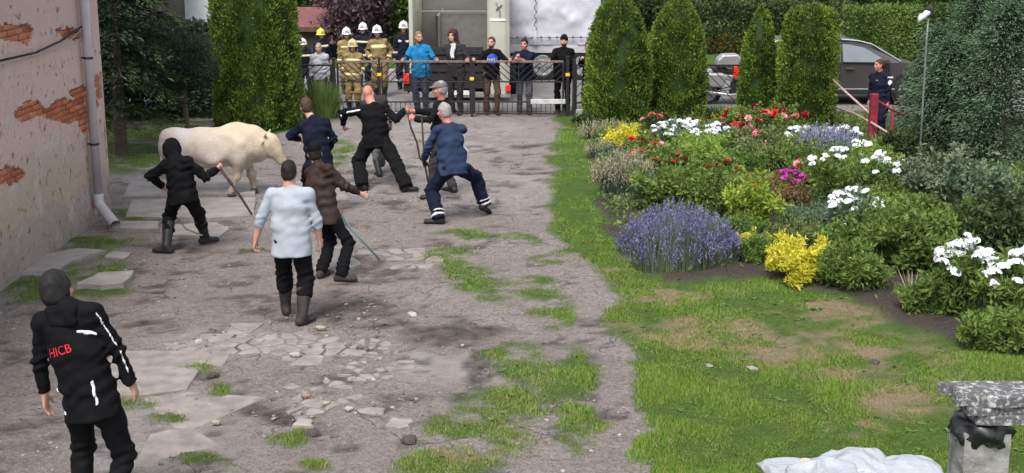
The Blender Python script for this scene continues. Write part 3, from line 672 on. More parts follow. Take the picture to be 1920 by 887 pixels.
# broken red fence beside the officer
def red_fence():
    red = mat('dull_red_paint', (0.2, 0.022, 0.035), 0.55, 0.3, 10, 0.15); pale = mat('bent_pale_pipe', (0.5, 0.33, 0.33), 0.5, 0.25, 8, 0.1, metal=0.2)
    g = G(1633, 286); D = g[1]
    r = empty('fence_post', g, 'thick dull red metal fence post beside the officer', 'post'); mb = MB(); mb.box((-0.07, -0.07, -0.1), (0.07, 0.07, PZ(0, 0, D)[2] + P(1634, 176, D)[2]), bev=0.008); mb.build('shaft', red, r)
    mb = MB(); mb.box((-0.1, -0.1, 0.0), (0.1, 0.1, 0.03), bev=.005); mb.build('foot_plate', red, r)
    r = empty('leaning_rail', P(1600, 190, D + .3), 'bent pink-white rail sagging down to the red fence post', 'rail'); O = P(1600, 190, D + .3)
    mb = MB(); mb.tube([P(1562, 150, D + 2.2), P(1585, 172, D + 1.2), P(1612, 196, D + .4), P(1632, 214, D + .09)], 0.022, 8); mb.build('pipe', pale, r, True, off=O)
    mb = MB(); mb.tube([P(1562, 200, D + 2.4), P(1600, 212, D + 1.2), P(1634, 230, D - .09), P(1662, 247, D - .3), P(1690, 268, D - .4)], 0.02, 8); mb.build('pipe', pale, r, True, off=O)
    r = empty('leaning_rail', P(1666, 215, D), 'dark red rail running from the post into the blue-green conifer', 'rail'); O = P(1666, 215, D)
    mb = MB(); mb.tube([P(1637, 182, D + .085), P(1670, 205, D + .1), P(1708, 222, D + .15)], 0.02, 8); mb.build('pipe', red, r, True, off=O)
    mb = MB(); mb.tube([P(1675, 200, D + .12), P(1672, 290, D + .12)], 0.025, 8); mb.build('upright', red, r, True, off=O)
    q = G(1560, 243); r = empty('fence_post', q, 'thin dark red fence post leaning beside the flat-topped cedar', 'post'); mb = MB(); mb.tube([q, P(1556, 150, q[1])], 0.03, 8); mb.build('shaft', red, r, True, off=q)
    mb = MB(); mb.tube([P(1556, 150, q[1]) - V3(0, 0, .002), P(1556, 148.5, q[1])], 0.036, 8); mb.build('cap', red, r, True, off=q)
red_fence()

# ------------------------------------------------------------------ buildings far behind
def far_house(name, p0, p1, D, eave, ridge, depth, wall, roofc, lab, wins=()):
    x0, x1 = gx(p0, 2, D), gx(p1, 2, D); O = V3((x0 + x1) / 2, D + depth / 2, 0); r = empty(name, O, lab, 'building')
    mb = MB(); mb.box((x0, D, 0), (x1, D + depth, eave)); mb.build('wall', wall, r, off=O)
    mb = MB(); ym = D + depth / 2
    mb.add([(x0 - .3, D - .4, eave + .01), (x1 + .3, D - .4, eave + .01), (x1 + .3, D + depth + .4, eave + .01), (x0 - .3, D + depth + .4, eave + .01), (x0 - .3, ym, ridge), (x1 + .3, ym, ridge)], [(0, 1, 5, 4), (2, 3, 4, 5), (0, 4, 3), (1, 2, 5), (0, 3, 2, 1)])
    rf = mb.build('roof', roofc, r, off=O)
    mb = MB(); mb.bar((x0 - .3, D - .44, eave), (x1 + .3, D - .44, eave), 0.08, 0.14); mb.build('gutter', mat('brown_gutter', (0.1, 0.05, 0.04), 0.6), rf, off=O)
    for (a, z0, z1) in wins:
        xa, xb = gx(a, 1, D), gx(a, 1, D) + 1.0
        mb = MB(); mb.box((xa - .06, D - .05, z0 - .06), (xb + .06, D - .003, z1 + .06)); w = mb.build('window', mat('white_frame', (0.75, 0.75, 0.75), 0.5), r, off=O)
        mb = MB(); mb.box((xa, D - .06, z0), (xb, D - .052, z1)); mb.build('pane', mat('dark_glass', (0.03, 0.035, 0.04), 0.1, 0.1, bump=0, spec=0.8), w, off=O)
    return r
far_house('white_house', 330, 520, 44, 5.2, 8, 8, mat('pale_render', (0.72, 0.74, 0.8), 0.9, 0.05), mat('far_roof_red', (0.22, 0.08, 0.06), 0.9, 0.2), 'white rendered house seen between the spruce and the tall cedar', [(420, 3.2, 4.4)])
far_house('brown_shed', 120, 300, 41, 2.32, 4.2, 5, mat('shed_boards', (0.1, 0.085, 0.075), 0.9, 0.2), mat('shed_roof_brown', (0.16, 0.09, 0.075), 0.9, 0.25), 'dark shed with brown eaves behind the spruce')
far_house('red_roof_shed', 540, 612, 41.5, .95, 1.5, 3, mat('shed_boards', (0.1, 0.085, 0.075)), mat('faded_red_roof', (0.17, 0.07, 0.07), 0.85, 0.2), 'small shed with a faded red roof behind the firefighters')
# ------------------------------------------------------------------ plants
def leaf_quads(p, d, n_, L, Wd, fold=0.12):
    """diamond leaves: base p, direction d, approx normal n_, lengths L, widths Wd -> (4n,3)"""
    d = d / (np.linalg.norm(d, axis=1, keepdims=True) + 1e-9); s = np.cross(d, n_); s /= (np.linalg.norm(s, axis=1, keepdims=True) + 1e-9)
    up = np.cross(s, d); L = np.asarray(L)[:, None]; Wd = np.asarray(Wd)[:, None]
    mid = p + d * L * 0.5 + up * L * fold
    return np.stack([p, mid + s * Wd / 2, p + d * L, mid - s * Wd / 2], 1).reshape(-1, 3)
def quads(n): return np.arange(4 * n).reshape(n, 4)
def rdir(n, r=rng):
    v = r.normal(size=(n, 3)); return v / np.linalg.norm(v, axis=1, keepdims=True)
M_BARK = mat('bark', (0.10, 0.075, 0.058), 0.95, 0.35, 6, 0.8, 25)
M_BARKG = mat('bark_grey', (0.17, 0.16, 0.15), 0.95, 0.3, 6, 0.8, 25)
# --- clipped columnar cedars
def cedar(px, py, wpx, toppx, lab, seed, prof, n=9000, m=None, colr=None, flat_top=False):
    g = G(px, py); D = g[1]; h = P(px, toppx, D)[2]; R = wpx / 2 / FPX * (D * CT + HC * ST - h / 2 * ST)
    return cedar_at(g, h, R, lab, seed, prof, n, m)
def cedar_at(g, h, R, lab, seed, prof, n=9000, m=None):
    r = np.random.default_rng(seed); root = empty('cedar', g, lab, 'tree', 'clipped columnar cedars')
    n = int(n * 1.45); m = m or leafmat('cedar_spray', (0.022, 0.055, 0.008), (0.21, 0.31, 0.045), 0.6, 0.2)
    zs = np.array([p[0] for p in prof]); rs = np.array([p[1] for p in prof])
    lob = r.uniform(0, 6.28, 6)
    def rad(z, a): return R * np.interp(z / h, zs, rs) * (1 + 0.05 * np.sin(2 * a + lob[0]) + 0.035 * np.sin(3 * a + lob[1] + z * 2) + 0.025 * np.sin(5 * a - z * 4 + lob[2]))
    nc = max(120, n // 40)
    zc = r.uniform(0.015, 1.0, nc * 3) * h; ac = r.uniform(0, 2 * np.pi, nc * 3)
    k = r.random(nc * 3) < np.interp(zc / h, zs, rs) + 0.1; zc, ac = zc[k][:nc], ac[k][:nc]; nc = len(zc)
    ctone = r.random(nc)
    ci = r.integers(0, nc, n)
    z = zc[ci] + r.normal(0, 0.06, n) * (h / 2.5); a = ac[ci] + r.normal(0, 0.06 / max(R, .3), n)
    z = np.clip(z, 0.01, h * 1.0)
    depth = r.random(n) ** 1.6
    gap = fbm(np.stack([np.cos(a), np.sin(a), z], 1), seed + 900, .55, 2); z = z + 0; stray = r.random(n) < .02
    rr = rad(z, a) * (1.0 + .10 * gap + .07 * stray - 0.16 * depth) * (0.90 + 0.13 * ctone[ci])
    p = np.stack([rr * np.cos(a), rr * np.sin(a), z], 1)
    out = np.stack([np.cos(a), np.sin(a), np.zeros(n)], 1)
    d = out * r.uniform(0.2, 0.9, (n, 1)) + np.array([0, 0, 1.0]) * r.uniform(0.25, 1.1, (n, 1)) + r.normal(0, 0.33, (n, 3))
    nn = rdir(n, r); sz = r.uniform(0.035, 0.085, n)
    v = leaf_quads(p, d, nn, sz, sz * r.uniform(0.28, 0.55, n))
    t = np.clip(0.7 * ctone[ci] ** 1.5 + 0.35 * r.random(n) + .5 * gap - .02, 0, 1)
    # inner foliage hull; gap shade painted in as the darkest leaf tint
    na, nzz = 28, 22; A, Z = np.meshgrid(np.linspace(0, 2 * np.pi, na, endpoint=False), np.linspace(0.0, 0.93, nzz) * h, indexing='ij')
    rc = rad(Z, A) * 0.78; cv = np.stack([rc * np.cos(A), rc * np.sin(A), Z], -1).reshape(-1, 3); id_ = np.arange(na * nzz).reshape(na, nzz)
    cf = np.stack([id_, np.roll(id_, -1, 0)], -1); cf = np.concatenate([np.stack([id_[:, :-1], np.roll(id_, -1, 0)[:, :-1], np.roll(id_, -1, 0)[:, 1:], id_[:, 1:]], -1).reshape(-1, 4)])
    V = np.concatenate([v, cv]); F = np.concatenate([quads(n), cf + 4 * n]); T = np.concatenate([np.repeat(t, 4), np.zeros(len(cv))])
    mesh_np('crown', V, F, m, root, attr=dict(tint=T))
    mb = MB(); mb.tube([(0, 0, -0.05), (0, 0, h * 0.5), (0.0, 0, h * 0.9)], [0.07, 0.05, 0.015], 8); mb.build('trunk', M_BARK, root)
    return root
dome = [(0, .80), (.08, .93), (.22, 1.0), (.45, .97), (.65, .88), (.8, .74), (.9, .55), (.96, .36), (1, .08)]
dome2 = [(0, .82), (.1, .95), (.3, 1.0), (.5, .96), (.68, .85), (.82, .66), (.92, .45), (.97, .28), (1, .06)]
cone = [(0, .8), (.12, 1.0), (.35, .98), (.55, .85), (.72, .66), (.86, .42), (.95, .22), (1, .04)]
flat = [(0, .86), (.1, .97), (.35, 1.0), (.65, .98), (.82, .93), (.92, .84), (.97, .66), (1, .2)]
cedar(1156, 236, 126, -6, 'broad dome-topped cedar next to the gate post', 1, dome, 15000)
cedar(1266, 224, 112, -4, 'dome-topped cedar standing between the gate-side cedar and the motorcycle', 2, dome2, 14000)
cedar(1420, 222, 76, 10, 'slim pointed cedar in front of the motorcycle', 3, cone, 9000)
cedar(1510, 240, 112, 10, 'flat-topped cedar in front of the grey car', 4, flat, 14000)
cedar(485, 240, 172, -70, 'tall thick cedar column behind the bull', 5, [(0, .93), (.1, .98), (.4, 1.0), (.7, .98), (.85, .9), (.95, .6), (1, .1)], 24000)
# --- dark spruces at the left; those behind are added to block light
def spruce(g, h, R, lab, seed, n=11000, z0=0.6, dark=(0.012, 0.026, 0.012), light=(0.05, 0.085, 0.03)):
    r = np.random.default_rng(seed); root = empty('spruce_tree', g, lab, 'tree', 'dark conifers behind the yard')
    V = []; T = []; mb = MB(); mb.tube([(0, 0, -.1), (0.02, 0, h * .5), (0, 0, h)], [0.13, 0.08, 0.01], 8)
    nb = 70; per = n // nb
    for k in range(nb):
        z = z0 + (h - z0) * (k / nb) ** 0.9; a = k * 2.4 + r.uniform(-.4, .4); Lb = R * (1 - (z - z0 * .5) / (h * 1.05)) * r.uniform(.75, 1.12) + 0.12
        t = r.random(per) ** 0.8; side = r.normal(0, 0.16, per) * (0.4 + t) * Lb * 0.9
        dx, dy = math.cos(a), math.sin(a); zz = z - t * t * 0.3 * Lb + r.normal(0, 0.035, per)
        p = np.stack([dx * t * Lb - dy * side, dy * t * Lb + dx * side, zz], 1)
        d = np.stack([np.full(per, dx) - dy * np.sign(side) * .8, np.full(per, dy) + dx * np.sign(side) * .8, np.full(per, -0.25)], 1) + r.normal(0, .3, (per, 3))
        sz = r.uniform(0.07, 0.16, per); V.append(leaf_quads(p, d, rdir(per, r) * .4 + [0, 0, 1], sz, sz * .35)); T.append(np.clip(r.random(per) * .8 + (t > .8) * .2, 0, 1))
        if k % 2 == 0: mb.tube([(0, 0, z), (dx * Lb * .8, dy * Lb * .8, z - .2 * Lb)], [0.025, 0.006], 5)
    V = np.concatenate(V); T = np.concatenate(T)
    mesh_np('crown', V, quads(len(T)), leafmat('spruce_needles_%d' % int(light[1] * 1e4), dark, light, .65, .1), root, attr=dict(tint=np.repeat(T, 4))); mb.build('trunk', M_BARK, root)
    return root
spruce(G(228, 292), 6.2, 1.5, 'dark spruce with a bare lower trunk beside the old house', 11, 20000, 0.9)
spruce(P(150, 200, 27.5) * [1, 1, 0], 7.0, 2.2, 'added dense spruce blocking light behind the old house corner', 12, 14000, 0.1)
spruce(P(232, 200, 29.5) * [1, 1, 0], 6.5, 1.45, 'added spruce blocking light behind the bare-trunked spruce', 13, 16000, 0.05)
spruce(P(400, 200, 32.5) * [1, 1, 0], 1.45, 1.3, 'low dark spruce between the rounded pine and the tall cedar', 14, 9000, 0.1)
spruce(P(330, 200, 33) * [1, 1, 0], 1.5, 1.7, 'low broad spruce behind the rounded pine', 15, 10000, 0.1)
spruce(P(60, 200, 25) * [1, 1, 0], 6.0, 2.0, 'unseen spruce added behind the old house to block light', 16, 3000, 0.2)
# --- generic broadleaf tree or shrub from leaf clumps
def leafy(name, g, h, rx, ry, lab, seed, mt, n=9000, leaf=0.09, z0=0.35, trunk=True, cat='tree', group=None, clumps=60, bark=None, shell=0.45, aspect=.5, droop=0.0):
    r = np.random.default_rng(seed); root = empty(name, g, lab, cat, group)
    hz = (h - z0) / 2; cz = z0 + hz
    c = rdir(clumps, r) * (r.uniform(shell, 1.0, (clumps, 1))); pl = cat == 'plant'; cc = c * [rx, ry, hz] * (0.98 if pl else .86); cr = r.uniform(0.12 if pl else .16, 0.34, clumps) * min(rx, ry, hz * 1.2) * (1.15 if pl else 1.35); tone = r.random(clumps)
    ci = r.integers(0, clumps, n); u = rdir(n, r); rad = r.random(n) ** 0.45
    p = cc[ci] + u * rad[:, None] * cr[ci][:, None] * [1, 1, .8]; p[:, 2] += cz; p[:, 2] = np.maximum(p[:, 2], 0.03)
    if pl:                                    # loose shoots that break the outline
        ns = 16; k = r.random(n) < .16; sd_ = rdir(ns, r); sd_[:, 2] = np.abs(sd_[:, 2]) + .35; si = r.integers(0, ns, n); tt = r.uniform(.5, 1.28, n); sp_ = sd_[si] * tt[:, None] * [rx * .85, ry * .85, hz * 1.0] + r.normal(0, .022, (n, 3)); sp_[:, 2] = np.maximum(sp_[:, 2] + cz * .75, .03); p[k] = sp_[k]
    d = u * .7 + r.normal(0, .5, (n, 3)) + [0, 0, .25 - droop]; sz = leaf * r.uniform(.65, 1.3, n)
    v = leaf_quads(p, d, u + [0, 0, .6] + r.normal(0, .4, (n, 3)), sz, sz * aspect * r.uniform(.8, 1.2, n))
    t = np.clip(.5 * tone[ci] + .5 * r.random(n), 0, 1)
    mesh_np('crown' if cat == 'tree' else 'foliage', v, quads(n), mt, root, attr=dict(tint=np.repeat(t, 4)))
    mb = MB()
    if trunk:
        tr = 0.035 * h * .5 + .02; mb.tube([(0, 0, -.1), (r.normal(0, .03), r.normal(0, .03), cz * .6), (0, 0, cz)], [tr, tr * .75, tr * .4], 8)
        for q in range(9): e = cc[r.integers(clumps)] + [0, 0, cz]; s = np.array([0, 0, cz * r.uniform(.45, .95)]); mb.tube([s, (s + e) / 2 + [0, 0, .05], e], [tr * .4, tr * .25, .006], 5)
    else:
        for q in range(7): e = cc[r.integers(clumps)] + [0, 0, cz]; mb.tube([(0, 0, -.03), e * [.4, .4, .6], e], [.012, .009, .004], 4)
    mb.build('trunk' if cat == 'tree' else 'stems', bark or M_BARK, root); return root
LG = leafmat('leaf_mid', (0.055, 0.105, 0.022), (0.24, 0.35, 0.085), .6, .38); LD = leafmat('leaf_dark', (0.014, 0.03, 0.011), (0.09, 0.14, 0.045)); LB = leafmat('leaf_bluegreen', (0.055, 0.10, 0.058), (0.24, 0.34, 0.21), .6, .38)
LP = leafmat('leaf_purple', (0.035, 0.02, 0.028), (0.2, 0.125, 0.15)); LO = leafmat('leaf_olive', (0.065, 0.095, 0.03), (0.3, 0.36, 0.14), .6, .38); LPN = leafmat('pine_bluegreen', (0.012, 0.03, 0.02), (0.055, 0.095, 0.06))
def at(px, D): return PZ(px, 0, D)
leafy('pine_shrub', at(352, 26.2), 2.35, 0.72, 0.7, 'rounded blue-green pine shrub behind the bull', 21, LPN, 16000, 0.075, 0.75, group='dark conifers behind the yard', clumps=70, aspect=.22)
TG = 'trees across the road'
specs = [('broad_tree', 606, 47, 3.6, 1.5, 'dark green tree above the yellow helmet', LD), ('purple_tree', 662, 41.5, 3.4, 1.3, 'purple-leaved tree behind the white helmets', LP),
         ('purple_tree', 715, 43, 3.4, 1.2, 'plum-brown tree behind the firefighters standing clear of the wall of leaves', LP), ('broad_tree', 745, 42.5, 3.4, 1.0, 'leafy green tree left of the stock trailer', LG), ('broad_tree', 566, 46, 3.6, 1.2, 'dark tree between the tall cedar and the red-roofed shed', LD),
         ('broad_tree', 1130, 43, 4.2, 2.0, 'tall dark tree behind the tarpaulin trailer', LD), ('broad_tree', 1235, 45, 4.2, 2.2, 'dark bushy tree behind the dome-topped cedars', LD), ('broad_tree', 1340, 47, 4.4, 2.3, 'dark tree above the strip of orange flowers', LD),
         ('broad_tree', 1440, 45, 4.4, 2.2, 'mid green tree behind the slim pointed cedar', LG), ('broad_tree', 1540, 46, 4.4, 2.2, 'dark tree behind the flat-topped cedar', LD), ('broad_tree', 1630, 47, 4.6, 2.3, 'pale-leaved tree behind the clipped hedge', LG), ('broad_tree', 1730, 45, 4.4, 2.1, 'green tree behind the yard lamp', LG),
         ('broad_tree', 1830, 43, 4.4, 2.2, 'tall tree behind the blue-green conifer', LD), ('broad_tree', 1920, 42, 4.4, 2.2, 'dark tree past the blue-green conifer', LD), ('broad_tree', 1385, 51, 5, 2.5, 'tall tree behind the mid green tree', LD), ('broad_tree', 1285, 50, 5, 2.5, 'tall dark tree behind the bushy trees', LG), ('broad_tree', 1585, 52, 5, 2.6, 'tall tree far behind the hedge', LD),
         ('broad_tree', 1690, 52, 5, 2.6, 'tall tree far behind the lamp', LD), ('broad_tree', 480, 52, 5, 2.5, 'tall tree far behind the tall cedar column', LD), ('broad_tree', 690, 53, 5, 3, 'tall dark tree far behind the plum-brown trees', LD), ('broad_tree', 850, 50, 5, 3, 'tall tree hidden behind the stock trailer', LD), ('broad_tree', 980, 50, 5, 3, 'tall tree hidden behind the tarpaulin', LD)]
for i, (nm, px, D, h, rx, lab, mt) in enumerate(specs):
    leafy(nm, at(px, D), h, rx, rx * .8, lab, 40 + i, mt, 6500 if D < 48 else 3500, 0.15 if D < 48 else .2, 0.15, group=TG, clumps=75, shell=.5)
# clipped hedge, undergrowth and flower strip across the road
def hedge(p0, p1, D, h, dpt, lab, seed, mt, n, leaf=.1):
    r = np.random.default_rng(seed); x0, x1 = gx(p0, h / 2, D), gx(p1, h / 2, D); O = V3((x0 + x1) / 2, D, 0); root = empty('hedge', O, lab, 'hedge')
    u = r.random((n, 3)); f = r.integers(0, 3, n); p = np.stack([x0 + u[:, 0] * (x1 - x0), D + u[:, 1] * dpt, u[:, 2] * h], 1)
    p[f == 0, 1] = D + r.normal(0, .05, (f == 0).sum()); p[f == 1, 2] = h + r.normal(0, .05, (f == 1).sum()); b = fbm(p, seed, .5, 2)
    p[:, 1] += b * .25; p[:, 2] += b * .12 * (p[:, 2] > h * .6); sz = leaf * r.uniform(.6, 1.3, n)
    v = leaf_quads(p, rdir(n, r) + [0, -.4, .4], rdir(n, r), sz, sz * .55); t = np.clip(.5 + b * .6 + r.normal(0, .2, n), 0, 1)
    mesh_np('foliage', v, quads(n), mt, root, attr=dict(tint=np.repeat(t, 4)), off=O)
    mb = MB()
    for x in np.arange(x0 + .2, x1, .5): mb.tube([(x, D + dpt / 2, -.05), (x, D + dpt / 2, h * .8)], [.03, .01], 5)
    mb.build('stems', M_BARK, root, off=O)
hedge(1590, 1800, 40.5, 1.55, 1.2, 'clipped green hedge across the road behind the car', 71, LG, 13000)
hedge(1070, 1600, 43.0, 1.5, 1.2, 'dark unclipped hedge across the road behind the cedars', 72, LD, 15000, .13)
hedge(520, 780, 45.5, 1.3, 1.2, 'dark undergrowth hedge behind the firefighters', 73, LD, 9000, .13)
hedge(1750, 2080, 38.5, 1.7, 1.3, 'dark hedge beyond the conifer', 74, LD, 9000, .13)
hedge(-20, 330, 39, 1.3, 1.0, 'dark hedge in the shade behind the spruces', 75, LD, 9000, .13)
hedge(60, 545, 28.9, 1.9, 1.2, 'added dark hedge deepening the shade behind the rounded pine', 76, LPN, 20000, .12)  # hedge added to darken the gap between the spruces
# blue-green conifer at the right
def bluecypress(g, h, R, lab, seed, n, dens=42):
    r = np.random.default_rng(seed); root = empty('blue_conifer', g, lab, 'tree', 'feathery blue-green conifers'); V = []; T = []; per = n // dens; mb = MB(); mb.tube([(0, 0, -.1), (0, 0, h * .6), (0, 0, h)], [.1, .06, .01], 8)
    for k in range(dens):
        z = h * (k / dens) ** .95 * .93 + .08; a = k * 2.39996 + r.uniform(-.3, .3); Lb = R * (1 - (z / h) ** 1.6) ** .7 * r.uniform(.75, 1.15); t = r.random(per) ** .7
        el = .35; dx, dy = math.cos(a), math.sin(a); s = r.normal(0, .14, per) * (.35 + t); q = r.normal(0, .05, per)
        p = np.stack([dx * t * Lb - dy * s, dy * t * Lb + dx * s, z + t * Lb * el - t * t * Lb * .5 + q], 1)
        d = np.stack([dx - dy * np.sign(s) * .7, dy + dx * np.sign(s) * .7, .1 - .5 * t], 1) + r.normal(0, .25, (per, 3)); sz = r.uniform(.04, .1, per)
        V.append(leaf_quads(p, d, rdir(per, r) + [0, 0, .8], sz, sz * .36)); T.append(np.clip(r.random(per) * .75 + .25 * (t > .75), 0, 1)); mb.tube([(0, 0, z), (dx * Lb * .8, dy * Lb * .8, z + Lb * .1)], [.02, .005], 5)
    V = np.concatenate(V); T = np.concatenate(T); mesh_np('crown', V, quads(len(T)), leafmat('cypress_leaf', (0.028, 0.062, 0.034), (0.16, 0.26, 0.14), .6, .3), root, attr=dict(tint=np.repeat(T, 4))); mb.build('trunk', M_BARK, root)
bluecypress(at(1772, 23.9), 2.2, 0.85, 'feathery blue-green conifer behind the yard lamp pole', 81, 24000, 80)
bluecypress(at(1870, 23.2), 3.0, 1.1, 'tall feathery blue-green conifer past the yard lamp', 82, 22000, 80)
bluecypress(at(1748, 25.3), 2.3, 0.75, 'feathery blue-green conifer spreading over the red rail', 83, 14000, 60)
bluecypress(at(1815, 26), 3.1, 1.0, 'blue-green conifer rising between the two feathery ones', 84, 14000, 60)

# ------------------------------------------------------------------ flower bed
FLW = {}
def flower_mesh(kind):
    if kind in FLW: return FLW[kind]
    r = np.random.default_rng(abs(hash(kind)) % 1000 if False else len(FLW) + 5); V = []; F = []
    def petal(c, d, n, L, W): V.append(leaf_quads(np.array([c]), np.array([d]), np.array([n]), [L], [W], .08))
    if kind in ('phlox', 'pink_head', 'magenta_head'):          # rounded head of many five-petalled florets
        for i in range(26):
            u = rdir(1, r)[0]; u[2] = abs(u[2]) * .9 + .05; c = u * [.055, .055, .04]
            for k in range(4):
                a = k * 1.57 + r.random(); t1 = nrm(np.cross(u, [.3, .2, 1])); t2 = np.cross(u, t1); petal(c, math.cos(a) * t1 + math.sin(a) * t2 + u * .25, u, .026, .022)
        col = {'phlox': (.78, .8, .84), 'pink_head': (.72, .3, .42), 'magenta_head': (.5, .02, .4)}[kind]
    elif kind in ('rose_red', 'rose_pink', 'rose_coral', 'rose_dark'):
        for lay, (el, L) in enumerate(((1.2, .035), (.75, .05), (.3, .055))):
            for k in range(6):
                a = k * 1.047 + lay * .5; d = np.array([math.cos(a) * math.cos(el), math.sin(a) * math.cos(el), math.sin(el)]); n = np.array([-math.cos(a) * math.sin(el), -math.sin(a) * math.sin(el), math.cos(el)]); petal([0, 0, 0], d, n, L, L * .95)
        col = {'rose_red': (.55, .03, .03), 'rose_pink': (.75, .28, .34), 'rose_coral': (.7, .12, .07), 'rose_dark': (.22, .012, .02)}[kind]
    v = np.concatenate(V); n = len(v) // 4; m = mat('petal_' + kind, col, .6, .15, 60, 0)
    FLW[kind] = mesh_np('flower_head', v, quads(n), m, data_only=True); return FLW[kind]
def loc_of(px, py, wpx, hpx):
    g = G(px, py); t = g[1] * CT + HC * ST; return g, wpx / FPX * t / 2 * 1.22, hpx / FPX * t * 1.04
BG = 'plants in the flower bed'
def stems(root, heads, r, m):
    mb = MB()
    for (x, y, z) in heads: mb.tube([(x * .55, y * .55, .02), (x * .8, y * .8, z * .6), (x, y, z)], [.006, .005, .004], 4)
    mb.build('flower_stems', m, root)
M_STEM = mat('green_stem', (.07, .12, .035), .7, .2)
def phlox(px, py, wpx, hpx, lab, seed, nh, kind='phlox', mt=None, hs=1.0, leaf=.1):
    g, R, h = loc_of(px, py, wpx, hpx); r = np.random.default_rng(seed)
    root = leafy('phlox_plant' if kind == 'phlox' else 'flowering_plant', g, h * .86, R, R * .8, lab, seed, mt or LG, int(1500 + 2600 * R), leaf, .03, False, 'plant', BG, 36, M_STEM, .3, .3)
    hd = []
    for i in range(nh):
        a = r.uniform(0, 6.28); q = math.sqrt(r.random()) * R * .95; z = h * (1.0 - .3 * (q / R) ** 2) * r.uniform(.8, 1.06); hd.append((q * math.cos(a), q * math.sin(a) * .8, z))
        s = hs * r.uniform(.65, 1.15); link('flower_head', flower_mesh(kind), root, hd[-1], (r.uniform(-.4, .4), r.uniform(-.4, .4), r.uniform(0, 6)), (s, s, s))
    stems(root, hd, r, M_STEM); return root
def rose(px, py, wpx, hpx, lab, seed, heads, mt=None):
    g, R, h = loc_of(px, py, wpx, hpx); r = np.random.default_rng(seed)
    root = leafy('rose_bush', g, h, R, R * .8, lab, seed, mt or LG, int(1400 + 2600 * R), .065, .05, False, 'plant', BG, 40, M_STEM, .3, .6)
    hd = []
    for kind, nh in heads:
        for i in range(nh):
            a = r.uniform(0, 6.28); q = math.sqrt(r.random()) * R; z = h * (1.02 - .3 * (q / R) ** 2) * r.uniform(.8, 1.05); p = (q * math.cos(a), q * math.sin(a) * .8, z); hd.append(p); s = r.uniform(1.2, 2.0)
            link('flower_head', flower_mesh(kind), root, p, (r.uniform(-.2, 1.0), r.uniform(-.5, .5), r.uniform(0, 6)), (s, s, s))
    stems(root, hd, r, M_STEM); return root
def bush(px, py, wpx, hpx, lab, seed, mt, leaf=.08, n=None, aspect=.5, cl=40, name='garden_shrub'):
    g, R, h = loc_of(px, py, wpx, hpx); return leafy(name, g, h, R, R * .8, lab, seed, mt, n or int(1500 + 3400 * R), leaf, .02, False, 'plant', BG, cl, M_STEM, .35, aspect)
def spiky(name, px, py, wpx, hpx, lab, seed, blade, tipm=None, nb=700, w=.012, tip=(.05, .014), tipfrac=.5, spread=.55, tipn=5):
    """grass-like or lavender-like clump: arching blades, optional coloured spikes"""
    g, R, h = loc_of(px, py, wpx, hpx); r = np.random.default_rng(seed); root = empty(name, g, lab, 'plant', BG)
    a = r.uniform(0, 6.28, nb); q = np.sqrt(r.random(nb)) * R; b = np.stack([q * np.cos(a) * (1 - spread), q * np.sin(a) * .8 * (1 - spread), np.zeros(nb)], 1)
    hh = h * r.uniform(.55, 1.08, nb) * (1 - (.55 if spread < .3 else .25) * (q / R) ** 2); e = np.stack([q * np.cos(a), q * np.sin(a) * .8, hh], 1) + r.normal(0, .03, (nb, 3)); mid = b * .6 + e * .4; mid[:, 2] = hh * .55
    s = np.stack([-np.sin(a + r.normal(0, .8, nb)), np.cos(a), np.zeros(nb)], 1) * (w / 2)
    v = np.stack([b - s, b + s, mid + s * .8, mid - s * .8, e + s * .15, e - s * .15], 1).reshape(-1, 3); i = np.arange(nb)[:, None] * 6
    f = np.concatenate([i + [0, 1, 2, 3], i + [3, 2, 4, 5]]); t = np.repeat(r.random(nb), 6)
    mesh_np('foliage', v, f, blade, root, attr=dict(tint=t))
    if tipm:
        k = r.random(nb) < tipfrac; ee = e[k]; n = len(ee); P_ = np.repeat(ee, tipn, 0); st = np.tile(np.arange(tipn) / tipn, n)[:, None]; P_ = P_ - np.array([0, 0, 1.0]) * st * tip[0] * 1.8
        d = rdir(len(P_), r) * .7 + [0, 0, .9]; v = leaf_quads(P_, d, rdir(len(P_), r), np.full(len(P_), tip[0] * .6), np.full(len(P_), tip[1])); mesh_np('flower_spikes', v, quads(len(P_)), tipm, root, attr=dict(tint=np.repeat(r.random(len(P_)), 4)))['kind'] = 'stuff'
    return root
LAVL = leafmat('lavender_leaf', (.06, .095, .045), (.2, .26, .14)); LAVF = leafmat('lavender_flower', (.1, .09, .22), (.27, .25, .46)); STRAW = leafmat('straw', (.28, .25, .15), (.5, .46, .33)); BLADE = leafmat('blade_green', (.04, .09, .025), (.17, .25, .09)); BLUEB = leafmat('blade_blue', (.05, .09, .06), (.17, .23, .17))
YEL = leafmat('yellow_leaf', (.4, .4, .03), (.85, .78, .1), .6, .38); YGR = leafmat('yellow_green_leaf', (.11, .18, .02), (.42, .52, .08), .6, .38); RUSTL = leafmat('rusty_leaf', (.1, .05, .03), (.28, .2, .09)); LIME = leafmat('lime_leaf', (.1, .18, .03), (.36, .52, .11), .6, .38); VARI = leafmat('variegated', (.07, .11, .04), (.5, .55, .36))
spiky('lavender', 1205, 478, 80, 66, 'lavender clump at the grassy edge of the bed', 101, LAVL, LAVF, 900, .008, (.06, .018), .42, .2)
spiky('lavender', 1262, 505, 136, 102, 'largest lavender clump at the front edge of the bed', 102, LAVL, LAVF, 1900, .009, (.06, .018), .27, .1)
spiky('lavender', 1332, 496, 96, 88, 'lavender clump leaning against the yellow-green shrub', 103, LAVL, LAVF, 1200, .008, (.06, .018), .42, .2)
spiky('lavender', 1270, 450, 150, 70, 'lavender clump behind the largest one', 104, LAVL, LAVF, 1300, .008, (.06, .018), .45, .2)
